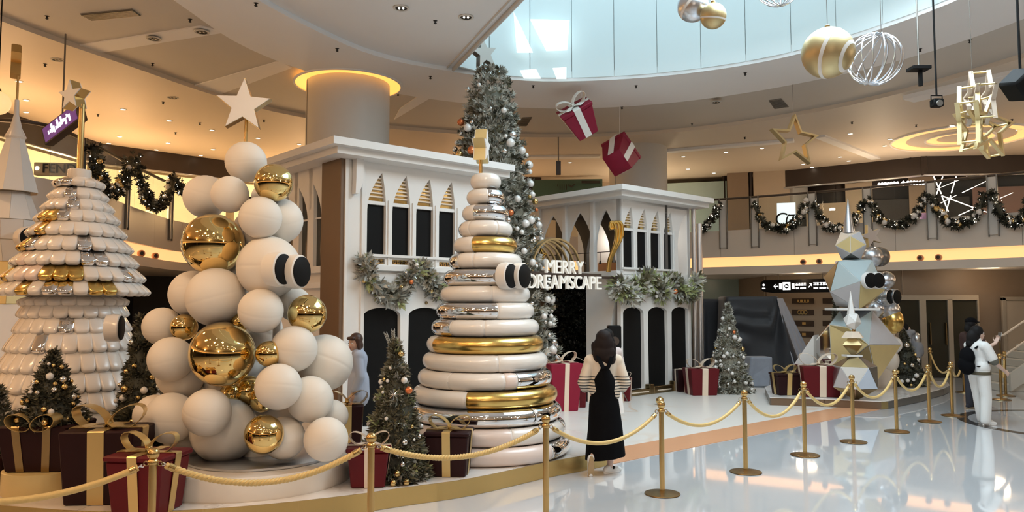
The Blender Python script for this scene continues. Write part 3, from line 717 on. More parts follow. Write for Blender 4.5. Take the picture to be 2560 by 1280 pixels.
# ================================================================ RING TOWER
RTX, RTY = at(1213, 900, 9.5).x, 9.5
rt = thing('ring_tower', 'tapering stack of white, gold and chrome rings with two black disc eyes', 'sculpture', (RTX, RTY, .18))
RY = [453, 491, 532, 571.5, 615, 655.5, 696.5, 738, 778.5, 820, 862, 906, 950, 997, 1043, 1089, 1135]
RW = [39, 48, 59, 68, 80, 92, 105, 112, 122, 134, 145, 155, 166, 179, 189, 199, 210]
SEG = [[(-1, 'W')], [(-1, 'W'), (.17, 'C')], [(-1, 'W'), (-.52, 'C')], [(-1, 'C'), (-.92, 'W'), (-.59, 'W'), (.48, 'W')], [(-1, 'W'), (-.41, 'G')], [(-1, 'C'), (-.72, 'W'), (-.3, 'W')],
       [(-1, 'C'), (.42, 'W')], [(-1, 'W'), (.18, 'W')], [(-1, 'C'), (.29, 'W')], [(-1, 'C'), (-.6, 'W'), (.02, 'W')], [(-1, 'W'), (-.87, 'G')], [(-1, 'W'), (.23, 'W')],
       [(-1, 'W'), (-.49, 'W'), (.31, 'B'), (.48, 'C')], [(-1, 'W'), (-.22, 'G')], [(-1, 'C'), (.65, 'C')], [(-1, 'B'), (.34, 'W'), (.96, 'C')], [(-1, 'B'), (.77, 'C')]]
pitch = (3.62 - .18) / 17
for i in range(17):
    R = px2m(RW[i], RTY); rr = pitch * .5; R0 = max(R - rr, .06)
    R0 = R / (1 + .0) - rr if R - rr > .06 else .06
    zc = 3.62 - pitch * (i + .5)
    big = min(rr * 1.0, R * .6)
    o = MB(); o.lathe([(R0 + big * .93 * math.cos(a), zc + rr * .95 * math.sin(a)) for a in [2 * PI * k / 16 for k in range(17)]] if R0 > big else
                      [(0, zc - rr * .95)] + [(R0 + (R - R0) * .93 * math.cos(a), zc + rr * .95 * math.sin(a)) for a in [-PI / 2 + PI * k / 10 for k in range(11)]] + [(0, zc + rr * .95)], 48, Matrix.Translation((RTX, RTY, 0)))
    ring = obj('ring', o, M['white'], rt, 60)
    sg = SEG[i]; bnd = [math.asin(max(-1, min(1, f))) for f, m in sg]
    # front half of the ring plus one white part behind
    arcs = [(bnd[k], bnd[k + 1] if k + 1 < len(bnd) else PI / 2 + (.5 if sg[k][1] != 'W' else .12), sg[k][1]) for k in range(len(sg))]
    if arcs[0][2] != 'W': arcs[0] = (arcs[0][0] - .5, arcs[0][1], arcs[0][2])
    else: arcs[0] = (arcs[0][0] - .12, arcs[0][1], arcs[0][2])
    arcs.append((arcs[-1][1], arcs[0][0] + 2 * PI, 'W'))
    for a0, a1, m in arcs:
        gap = min(.010 / R, .02); ns = max(4, int((a1 - a0) / .09))
        prof = [(R0 + (R - R0) * math.cos(a), zc + rr * math.sin(a)) for a in [-PI * .62 + PI * 1.24 * k / 16 for k in range(17)]]
        # rounded ends: profile shrinks slightly at both ends of the arc
        v = []; f = []; st_ = [a0 + gap, a0 + gap * 2.2] + [a0 + gap * 4 + (a1 - a0 - gap * 8) * k / ns for k in range(ns + 1)] + [a1 - gap * 2.2, a1 - gap]
        sh = [.955, .988] + [1.0] * (ns + 1) + [.988, .955]
        for an, s_ in zip(st_, sh):
            for r_, z_ in prof:
                r2 = R0 + (r_ - R0) * s_; z2 = zc + (z_ - zc) * s_
                v.append((RTX + r2 * math.sin(an), RTY - r2 * math.cos(an), z2))
        P = len(prof)
        for k in range(len(st_) - 1):
            for j in range(P - 1): f.append((k * P + j, k * P + P + j, k * P + P + j + 1, k * P + j + 1))
        f.append(tuple(range(P))[::-1]); f.append(tuple((len(st_) - 1) * P + j for j in range(P)))
        f = [t[::-1] for t in f]
        mm = {'W': 'white_gloss', 'G': 'gold', 'C': 'chrome', 'B': 'blush'}[m]
        obj('segment', MB().add(v, f), M[mm], ring, 50, label={'G': 'satin gold segment', 'C': 'mirror chrome segment'}.get(m))
ed = Vector((.87, -.50, 0))
for ex, ey, yy in ((1278, 690, 8.98), (1311, 690, 9.12)):
    eye(rt, at(ex, ey, yy), ed, px2m(31, 9.0), .13, M['white_gloss'])
o = MB(); a = at(1202, 433, 9.5); b = at(1202, 395, 9.5); o.tube([a, b], .022, 10); obj('star_pole', o, M['brass'], rt)
star_part(rt, at(1203, 368, 9.5), 1.44, px2m(46, 9.5), .14, M['white'], M['gold_matte'])

# ================================================================ PETAL TOWER
PY = 8.95; PXC = at(187, 760, PY).x
pt = thing('petal_tower', 'bell shaped tower of overlapping white, gold and silver petals with a star on top', 'sculpture', (PXC, PY, .18))
ROWS = [(474, 64), (508, 72), (537, 86), (565, 100), (600, 117), (637, 133), (673, 147), (710, 164), (744, 176), (766, 128), (800, 126), (838, 133), (882, 150), (928, 164), (974, 178), (1022, 192), (1066, 204)]
SPEC = {0: [(170, 'chrome')], 1: [(193, 'chrome')], 2: [(212, 'chrome')], 3: [(138, 'gold'), (160, 'gold'), (208, 'chrome')], 4: [(140, 'orn_gold')], 5: [(86, 'gold'), (112, 'gold'), (145, 'chrome'), (276, 'chrome')],
        6: [(270, 'chrome'), (292, 'chrome'), (137, 'blush')], 7: [(92, 'gold'), (192, 'gold'), (226, 'gold'), (258, 'gold'), (128, 'blush'), (160, 'blush'), (340, 'chrome')], 8: [(138, 'gold'), (235, 'chrome'), (266, 'chrome'), (318, 'gold'), (336, 'gold')],
        11: [(222, 'chrome')], 12: [(187, 'chrome')], 14: [(212, 'gold'), (248, 'chrome')], 15: [(252, 'gold'), (20, 'gold')], 16: [(215, 'chrome')]}
_pm = {}
def petal_mesh(wd, ln, th):
    """pillow: rounded slab along +Y (outwards), origin at its inner end"""
    nu, nv = 8, 10; v = []; f = []
    def sp(t, e): return math.copysign(abs(t) ** e, t)
    for j in range(nv + 1):
        b = -PI / 2 + PI * j / nv
        for i in range(16):
            a = 2 * PI * i / 16
            x = wd / 2 * sp(math.cos(b), .45) * sp(math.cos(a), .35); z = th / 2 * sp(math.cos(b), .45) * sp(math.sin(a), .6); y = ln / 2 * sp(math.sin(b), .55) + ln / 2
            v.append((x, y, z))
    for j in range(nv):
        for i in range(16): f.append((j * 16 + i, j * 16 + (i + 1) % 16, j * 16 + 16 + (i + 1) % 16, j * 16 + 16 + i))
    return v, f
rear = MB(); core = []
for ri, (yp, hw) in enumerate(ROWS):
    R = px2m(hw, PY) * .985; zl = at(187, yp, PY).z
    wd = .158 if ri > 3 else .145; n = max(9, round(2 * PI * R / (wd * 1.02))); wd2 = 2 * PI * R / n * 1.0
    ln = .27 if ri > 1 else .23 if ri else .19; th = .085; tilt = math.radians(40 if ri < 9 else 58)
    if ri == 0: tilt = math.radians(24)
    if ri == 9: tilt = math.radians(20)
    core.append((max(R - ln * math.cos(tilt) - .0, .05), zl + .06))
    v, f = petal_mesh(wd2 * 1.0, ln, th)
    cache = {}
    for k in range(n):
        phi = 2 * PI * (k + (.5 if ri % 2 else 0)) / n           # 0 = towards the camera
        phi = (phi + PI) % (2 * PI) - PI
        px = 187 + hw * math.sin(phi) * .97
        m = 'white_gloss'
        if abs(phi) < 1.55:
            for sx_, sm in SPEC.get(ri, []):
                if abs(sx_ - px) < 33 * max(math.cos(phi), .35) * .52: m = sm
        od = Vector((math.sin(phi), -math.cos(phi), 0)); tip = Vector((PXC, PY, zl + .035)) + od * (R - .02)
        yv = od * math.cos(tilt) - Z * math.sin(tilt); xv = Vector((-od.y, od.x, 0)); zv = xv.cross(yv)
        X = Matrix((xv, yv, zv)).transposed().to_4x4(); X.translation = tip - yv * ln
        if abs(phi) < 1.75:
            key = m
            if key not in cache:
                cache[key] = bpy.data.meshes.new('petal'); cache[key].from_pydata(v, [], f); cache[key].materials.append(M[m])
                cache[key].polygons.foreach_set('use_smooth', [True] * len(f))
            p = bpy.data.objects.new('petal', cache[key]); COL.objects.link(p); p.parent = pt
            p.matrix_local = Matrix.Translation(-base_of(pt)) @ X
        else: rear.add(v, f, 0, X)
obj('rear_petal_cover', rear, M['white_gloss'], pt, 60, kind='stuff')
prof = [(.04, at(187, 440, PY).z)] + [(max(r, .05), z) for r, z in core] + [(.8, .19)]
o = MB(); o.lathe(prof, 48, Matrix.Translation((PXC, PY, 0))); obj('inner_body', o, M['white_gloss'], pt)
o = MB(); zt = at(190, 425, PY).z; o.lathe([(0, zt - .16), (.125, zt - .16), (.13, zt - .15), (.125, zt - .005), (.115, zt), (0, zt)], 40, Matrix.Translation((PXC, PY, 0))); obj('cap', o, M['white_gloss'], pt)
sc2 = at(187, 241, PY)
o = MB(); o.tube([(PXC, PY, zt), (PXC, PY, sc2.z - .10)], .034, 14); obj('star_pole', o, M['brass'], pt)
star_part(pt, sc2 + Vector((.0, 0, 0)), -.35, px2m(40, PY), .13, M['white'], M['brass'], -.04)
eye(pt, at(302, 820, PY - .55), Vector((.97, .24, 0)), px2m(31, PY - .5), .14, M['white_gloss'])

# ================================================================ FACETED WHITE TOWER AT THE LEFT EDGE
FY = 10.6; FX = at(32, 500, FY).x
ft = thing('faceted_spire_tower', 'white faceted spire tower at the left edge behind the petal tower', 'sculpture', (FX, FY, .18))
def facet_ring(parent, z0, r0, z1, r1, n, m, rot=0, seam=.006, cap=True, special={}):
    z0v = at(32, z0, FY).z; z1v = at(32, z1, FY).z; r0 = px2m(r0, FY); r1 = px2m(r1, FY)
    o = MB(); o.lathe([(0, z0v), (r0 * .96, z0v), (r1 * .96, z1v), (0, z1v)] if cap else [(r0 * .96, z0v), (r1 * .96, z1v)], n, Matrix.Translation((FX, FY, 0)) @ Matrix.Rotation(rot, 4, 'Z')); core_ = obj('tier', o, M['brass_dark'], parent, 10)
    for k in range(n):
        a0, a1 = rot + 2 * PI * k / n, rot + 2 * PI * (k + 1) / n
        def P(a, r, z): return Vector((FX + r * math.cos(a), FY + r * math.sin(a), z))
        q = [P(a0, r0, z0v), P(a1, r0, z0v), P(a1, r1, z1v), P(a0, r1, z1v)]; c = sum(q, Vector()) / 4
        q = [c + (p - c) * (1 - seam / max((p - c).length, .02)) for p in q]
        nn = (q[1] - q[0]).cross(q[2] - q[0])
        nn = nn.normalized() * .02 if nn.length > 1e-9 else (c - Vector((FX, FY, c.z))).normalized() * .02
        o = MB(); o.add([*q, *[p - nn for p in q]], [(0, 1, 2, 3), (7, 6, 5, 4), (0, 4, 5, 1), (1, 5, 6, 2), (2, 6, 7, 3), (3, 7, 4, 0)]); obj('facet', o, M[special.get(k, m)], core_, 10)
o = MB(); za = at(32, 340, FY).z; zb = at(32, 250, FY).z; o.lathe([(0, za - .2), (px2m(24, FY), za - .02), (px2m(13, FY), za + .12), (px2m(6, FY), za + .3), (px2m(5, FY), zb), (0, zb)], 24, Matrix.Translation((FX, FY, 0))); obj('spire', o, M['white_gloss'], ft)
facet_ring(ft, 482, 58, 322, 14, 8, 'white', .2, special={5: 'white', 4: 'gold_matte'})
facet_ring(ft, 552, 62, 480, 36, 8, 'white', .5)
facet_ring(ft, 602, 58, 552, 62, 8, 'white', .2)
facet_ring(ft, 655, 40, 602, 58, 8, 'white', .2)
facet_ring(ft, 760, 62, 655, 44, 8, 'gold_matte', .5)
facet_ring(ft, 900, 92, 760, 62, 8, 'white', .2)
facet_ring(ft, 1062, 78, 900, 92, 8, 'white', .5)
eye(ft, at(76, 594, FY - .35), Vector((.85, -.52, 0)), px2m(25, FY), .16, M['white_gloss'])
o = MB(); a = at(37, 255, FY); o.tube([(FX, FY, zb - .05), (FX, FY, at(38, 190, FY).z)], .016, 8); obj('star_pole', o, M['brass'], ft)
star_part(ft, at(40, 155, FY), 2.16, px2m(46, FY), .10, M['brass'], M['brass'])
# ================================================================ STANCHIONS AND ROPES
SP = [(-3.95, 4.7), (-2.53, 5.44), (-1.11, 6.08), (.31, 7.06), (1.57, 8.08), (2.76, 9.12), (3.85, 10.13), (4.92, 11.1), (6.0, 12.0), (7.06, 13.0), (7.85, 13.7), (9.97, 18.24), (10.2, 16.0), (10.75, 16.7), (10.2, 17.3)]
SL = ['brass stanchion just past the left edge of the view, end of the yellow rope', 'brass stanchion in front of the red gift box, cut by the frame bottom', 'brass stanchion in front of the small fir with the orange ornament',
      'brass stanchion in front of the ring tower', 'brass stanchion just right of the woman in the black dress', 'brass stanchion fifth from the left in the front row', 'brass stanchion in front of the right stage gifts, sixth from the left',
      'brass stanchion in front of the white polyhedron on the right stage', 'brass stanchion just right of the right stage corner, eighth from the left', 'brass stanchion second left of the person taking a selfie', 'brass stanchion beside the black backpack of the selfie taker',
      'thin far brass stanchion in front of the glass doors', 'brass stanchion right of the selfie taker, nearest of that cluster', 'brass stanchion right of the selfie taker, rightmost of that cluster', 'brass stanchion right of the selfie taker, partly behind a rope']
def make_stanchion(x, y, label):
    t = thing('stanchion', label, 'stanchion', (x, y, 0), 'brass stanchions of the rope barrier'); X = Matrix.Translation((x, y, 0))
    obj('base', MB().lathe([(0, .0008), (.178, .0008), (.185, .006), (.182, .014), (.12, .026), (.04, .036), (0, .036)], 40, X), M['brass_dark'], t)
    obj('post', MB().lathe([(0, .034), (.027, .034), (.027, .86), (0, .86)], 20, X), M['brass'], t)
    obj('collar', MB().lathe([(0, .852), (.034, .852), (.036, .862), (.036, .874), (.028, .884), (.02, .892), (0, .892)], 20, X), M['brass'], t)
    obj('finial', MB().sphere((0, 0, .925), .042, 20, 12, X=X), M['brass'], t)
    for a in (0, PI):
        pts = [(x + math.cos(a) * (.034 + .016 * (1 - math.cos(k)) ), y, .856 + .016 * math.sin(k)) for k in [PI * 2 * q / 10 for q in range(10)]]
        obj('ring', MB().tube(pts, .004, 6, True), M['brass_dark'], t)
    return t
st0 = make_stanchion(*SP[1], SL[1])
for i, p in enumerate(SP):
    if i == 1: continue
    c = copy_tree(st0); c.location = (*p, 0); c['label'] = SL[i]
def rope(i, j, sag, label, strands, r=.021):
    a = Vector((*SP[i], .855)); b = Vector((*SP[j], .855)); d = (b - a).normalized(); a = a + d * .052; b = b - d * .052
    n = 36; L = (b - a).length
    mid = []
    for k in range(n + 1):
        t = k / n; p = a.lerp(b, t); p.z -= sag * 4 * t * (1 - t); mid.append(p)
    t_ = thing('rope', label, 'rope', tuple((a + b) / 2 - Vector((0, 0, sag))), 'ropes of the barrier')
    if strands:
        P = catmull(mid, 6); o = MB(); turn = L / .085
        side = d.cross(Z).normalized()
        for s_ in range(3):
            pts = []
            for k, p in enumerate(P[5:-5]):
                ang = 2 * PI * (k / len(P) * turn + s_ / 3); tt = (P[min(k + 6, len(P) - 1)] - P[k + 4]).normalized(); up = side.cross(tt)
                pts.append(p + (side * math.cos(ang) + up * math.sin(ang)) * r * .52)
            o.tube(pts, r * .58, 6)
        rp_ = obj('cord', o, M['rope'], t_, 60)
    else:
        rp_ = obj('cord', MB().tube(catmull(mid[1:-1], 2), r, 10), M['rope'], t_, 60)
    for e, q in ((mid[0], mid[2]), (mid[-1], mid[-3])):
        dv = (q - e).normalized()
        o = MB(); o.tube([e + dv * .045, e + dv * .06, e + dv * .10, e + dv * .105], [.012, r * 1.15, r * 1.15, r * .9], 12); obj('ferrule', o, M['brass'], t_)
        o = MB(); o.tube([e + dv * .05, e + dv * .02 + Vector((0, 0, .01)), e, e + dv * .012 - Vector((0, 0, .012)), e + dv * .03], .005, 6); obj('hook', o, M['chrome'], t_)
names = ['left end', 'first', 'second', 'third', 'fourth', 'fifth', 'sixth', 'seventh', 'eighth', 'ninth', 'tenth']
RL = ['smooth yellow rope at the lower left corner in front of the dark gifts', 'twisted yellow rope in front of the tower of balls', 'twisted yellow rope between the small fir and the ring tower', 'yellow rope passing in front of the woman in the black dress',
      'yellow rope first to the right of the woman in the black dress', 'yellow rope in front of the right stage left end', 'yellow rope in front of the big red gift on the right stage', 'yellow rope in front of the white polyhedron', 'yellow rope just right of the right stage corner', 'yellow rope left of the black backpack']
SG = [.16, .20, .17, .23, .22, .27, .26, .27, .27, .30]
for k in range(10):
    rope(k, k + 1, SG[k], RL[k], k in (1, 2), .023 if k < 3 else .02)
rope(11, 10, .25, 'yellow rope running back from the backpack to the far thin stanchion', False, .018)
rope(10, 14, .30, 'yellow rope passing behind the person in white', False, .02)
rope(12, 13, .42, 'slack yellow rope hanging between the right cluster stanchions', False, .018)

# ================================================================ GIFT BOXES
def loop(c, U, V, Wd, size, lean, n=16):
    """one bow loop: a drop-shaped band from the knot c towards U"""
    pts = []
    for k in range(n + 1):
        a = 2 * PI * k / n; r = size * (1 - math.cos(a)) / 2
        pts.append(Vector(c) + U * (r * 1.15) + V * (math.sin(a) * size * .38 + r * lean))
    return pts
def gift(label, c, wt, wb, dt, db, h, yaw, body, rib, X0=None, bow=True, lid=0.0, rw=.16, two=False, bow_s=1.0, group=None, cat='gift box'):
    """tapered box standing at c: wt x dt at the top, wb x db at the bottom"""
    t = thing('gift_box', label, cat, tuple(c), group)
    X = X0 if X0 is not None else Matrix.Translation(Vector(c)) @ Matrix.Rotation(yaw, 4, 'Z')
    def corner(z, g=0, ins=0): 
        k = z / h; w_ = (wb + (wt - wb) * k) / 2 + g; d_ = (db + (dt - db) * k) / 2 + g; return w_, d_
    def frus(mb, z0, z1, g, b=.012):
        lv = [(z0, g - b), (z0 + b, g), (z1 - b, g), (z1, g - b)]; v = []; f = []
        for z, gg in lv:
            w_, d_ = corner(z, gg); bb = b
            v += [(-w_ + bb, -d_, z), (w_ - bb, -d_, z), (w_, -d_ + bb, z), (w_, d_ - bb, z), (w_ - bb, d_, z), (-w_ + bb, d_, z), (-w_, d_ - bb, z), (-w_, -d_ + bb, z)]
        for i in range(3):
            for k in range(8): f.append((i * 8 + k, i * 8 + (k + 1) % 8, i * 8 + 8 + (k + 1) % 8, i * 8 + 8 + k))
        f.append(tuple(range(8))[::-1]); f.append(tuple(24 + k for k in range(8))); mb.add(v, f, 0, X)
    o = MB(); frus(o, 0.0, h * (1 - lid) if lid else h, 0); obj('box', o, M[body], t)
    gl = 0
    if lid: gl = .014; o = MB(); frus(o, h * (1 - lid), h, gl); obj('lid', o, M[body], t)
    # ribbons
    def stripe(pts, wv): 
        o = MB(); o.band([X @ Vector(p) for p in pts], X.to_3x3() @ Vector(wv), .005); obj('ribbon', o, M[rib], t, 20)
    rwm = rw * wt
    e = .004 + gl
    offs = (-.22 * wt, .22 * wt) if two else (0,)
    for xo in offs:
        w0, d0 = corner(.004); w1, d1 = corner(h)
        stripe([(xo * wb / wt, -d0 - .004, .004), (xo, -d1 - e, h - .004), (xo, -d1 - e + .006, h + .004), (xo, d1 + e - .006, h + .004), (xo, d1 + e, h - .004), (xo * wb / wt, d0 + .004, .004)], (rwm, 0, 0))
    if not two:
        stripe([(-w0 - .004, 0, .004), (-w1 - e, 0, h - .004), (-w1 - e + .006, 0, h + .006), (w1 + e - .006, 0, h + .006), (w1 + e, 0, h - .004), (w0 + .004, 0, .004)], (0, rwm, 0))
    if bow:
        s_ = wt * .42 * bow_s; kz = h + .012
        bw = obj('bow', MB().sphere((0, 0, kz + s_ * .10), s_ * .13, 14, 8, (1, 1.2, .9), X), M[rib], t)
        R3 = X.to_3x3()
        for a in (0.15, PI - .1):
            U = R3 @ Vector((math.cos(a), math.sin(a) * .6, 0)); V = R3 @ Z
            o = MB(); o.band(loop(X @ Vector((0, 0, kz + s_ * .08)), U, V, None, s_, .42), R3 @ Vector((-math.sin(a), math.cos(a), 0)).normalized() * rwm * 1.0, .005); obj('bow_loop', o, M[rib], bw, 40)
        for a in (-.9, -2.2):
            U = R3 @ Vector((math.cos(a), math.sin(a), 0)); V = R3 @ Z; c0 = X @ Vector((0, 0, kz + .01))
            o = MB(); o.band([c0, c0 + U * s_ * .5 + V * s_ * .10, c0 + U * s_ * .95 + V * .012], R3 @ Vector((-math.sin(a), math.cos(a), 0)) * rwm * .8, .005); obj('bow_tail', o, M[rib], bw, 40)
    return t
def gift_px(label, x, yb, zb, Wt, Wb, Hpx, yaw, body, rib, dk=0.0, **k):
    """box whose front foot is seen at pixel x, yb on the level zb"""
    g = ground(x, yb, zb); d = g.y + px2m(Wb, g.y) * .5 + dk
    s_ = lambda v: px2m(v, g.y)
    wt, wb, h = s_(Wt), s_(Wb), s_(Hpx)
    X = at(x, 700, d).x
    return gift(label, (X, d, zb + .001), wt, wb, wt * .9, wb * .9, h, yaw, body, rib, **k)
gift_px('big dark maroon gift box with wide gold ribbon beside the potted fir', 286, 1266, .18, 178, 152, 180, .10, 'maroon', 'rib_gold', rw=.22)
gift_px('deep red gift box with gold ribbon behind the leftmost visible stanchion', 386, 1290, .18, 150, 122, 146, -.12, 'red', 'rib_gold', rw=.17, lid=.10, dk=-.05)
gift_px('red gift box with cream ribbon at the foot of the fir with orange ornament', 928, 1222, .18, 102, 82, 98, .12, 'red', 'rib_cream', lid=.12)
gift_px('maroon gift box with gold ribbon leaning against the ring tower base', 1126, 1188, .18, 106, 92, 108, -.10, 'maroon', 'rib_gold', rw=.19, lid=.10, dk=-.12)
gift_px('dark gift box with shiny gold bow behind the ball tower right side', 872, 1110, .18, 80, 70, 92, .2, 'maroon', 'orn_gold', rw=.3, bow_s=1.3)
gift_px('tall crimson gift box behind the ring tower, left of the woman', 1402, 1030, .0, 88, 66, 118, .35, 'crimson', 'rib_cream', rw=.14)
gift_px('small red gift box with cream ribbon beside the woman in black', 1440, 1020, .0, 44, 40, 46, .05, 'red', 'rib_cream', rw=.18, lid=.14)
gift_px('large dark red gift box half hidden behind the woman in black', 1466, 1005, .0, 84, 78, 80, .1, 'maroon', 'rib_cream', rw=.14)
gift_px('red gift box between the woman in black and the black arched doors', 1556, 1004, .0, 40, 34, 58, -.3, 'red', 'rib_cream', rw=.2)
gift_px('red gift box with cream ribbon between the doors and the frosted fir', 1748, 990, .0, 74, 62, 66, .12, 'red', 'rib_cream', rw=.2)
gift_px('dark red gift box half hidden behind the one beside the frosted fir', 1703, 985, .0, 40, 36, 56, .2, 'maroon', 'rib_cream', rw=.18, bow=False, dk=.35)
gift_px('maroon gift box with cream ribbon at the left end of the right stage', 1957, 989, .16, 60, 50, 54, .08, 'maroon', 'rib_gold', rw=.2, lid=.1)
gift_px('big red gift box with cream ribbon on the right stage', 2040, 994, .16, 96, 80, 76, -.12, 'red', 'rib_cream', rw=.17)
gift_px('dark gift box cut by the left frame edge', 2, 1224, .18, 78, 74, 72, .1, 'maroon', 'rib_gold', rw=.2, bow=False, dk=.1)
# gifts hanging from the ceiling
def hang_gift(label, c, w, wb, h, R, body, rib, lid):
    X = Matrix.Translation(c) @ R.to_4x4() @ Matrix.Translation((0, 0, -h / 2))
    g = gift(label, tuple(c), w, wb, w * .85, wb * .85, h, 0, body, rib, X0=X, lid=lid, rw=.21)
    o = MB(); o.tube([c + Vector((.02, .0, h * .40)), Vector((c.x + .02, c.y, Z7 - .025))], .004, 5); obj('wire', o, M['rib_white'], g)
c1 = at(1451, 302, 17.2); hang_gift('crimson gift box with white ribbon hanging above the entrance', c1, .75, .47, .73, Euler((.52, -.50, -.10)).to_matrix(), 'crimson', 'rib_white', .12)
c2 = at(1548, 392, 18.9); hang_gift('crimson gift box hanging lower right of the other, seen from below', c2, .80, .58, .76, Euler((-.55, .82, .55)).to_matrix(), 'crimson', 'rib_white', .16)
# gold round plinth with the boxed fir
pg = ground(115, 1250, .18)
gpl = at(115, 1216, 7.62)
GPX, GPY = at(115, 1216, 7.5).x, 7.5
single('gold_plinth', MB().lathe([(0, .18), (.365, .18), (.372, .19), (.372, .395), (.365, .40), (0, .40)], 56, Matrix.Translation((GPX, GPY, 0))), M['gold_matte'], 'round gold plinth under the boxed fir at the lower left', 'plinth', (GPX, GPY, .18))
fir_box = gift('dark red tapered box planted with a fir, on the gold plinth', (GPX, GPY, .401), .65, .52, .6, .48, .43, .06, 'maroon', 'brass_dark', two=True, rw=.11, bow=False)
o = MB()
for sg in (-1, 1):
    c0 = Vector((GPX + .02, GPY - .24, .845)); o.band(loop(c0, Vector((sg, -.1, 0)), Z, None, .20, .25), (0, .16, 0), .006)
obj('bow', o, M['rib_gold'], fir_box, label='gold ribbon bow lying on the front rim')
# ================================================================ WHITE ARCADE KIOSKS
KU = Vector((.749, .663, 0)).normalized(); KV = Vector((-.663, .749, 0)).normalized(); KN = Vector((KU.y, -KU.x, 0))
WL = Vector((-2.637, 12.0, 0)); WR = Vector((2.36, 16.53, 0))
def lancet(x0, x1, zb, zs, za, ax=None, n=7):
    """pointed arch outline: sill zb, springing zs, apex za"""
    ax = (x0 + x1) / 2 if ax is None else ax
    pts = [(x0, zb), (x1, zb), (x1, zs)]
    for k in range(1, n):
        t = k / n; pts.append((x1 + (ax - x1) * t ** 1.9, zs + (za - zs) * t))
    pts.append((ax, za))
    for k in range(n - 1, 0, -1):
        t = k / n; pts.append((x0 + (ax - x0) * t ** 1.9, zs + (za - zs) * t))
    pts.append((x0, zs)); return pts
def doorarch(x0, x1, zb, zt, n=10):
    zs = zt - .13; pts = [(x0, zb), (x1, zb), (x1 + .01, zb + .9), (x1, zs - .06)]
    for k in range(n + 1):
        a = PI * k / n; pts.append(((x0 + x1) / 2 + (x1 - x0) / 2 * math.cos(a), zs + (zt - zs) * math.sin(a)))
    return pts + [(x0, zs - .06), (x0 - .01, zb + .9)]
def fplate(name, parent, W, D, outer, holes, t0, t1, m):
    """plate in the upright plane through W along D; t0..t1 = depth behind the face (positive = inwards)"""
    o = MB(); N = D.cross(Z)          # outward for D=KU
    o.plate(outer, holes, W, D, Z, -t1, -t0); return obj(name, o, M[m], parent, 20)
def fbox(name, parent, W, D, a0, a1, z0, z1, t0, t1, m, b=None):
    o = MB(); N = D.cross(Z); c = W + D * ((a0 + a1) / 2) + Z * ((z0 + z1) / 2) - N * ((t0 + t1) / 2)
    o.box((0, 0, 0), (a1 - a0, z1 - z0, abs(t1 - t0)), b, X=frame(c, D, Z)); return obj(name, o, M[m], parent, 30)
KL = [-1]
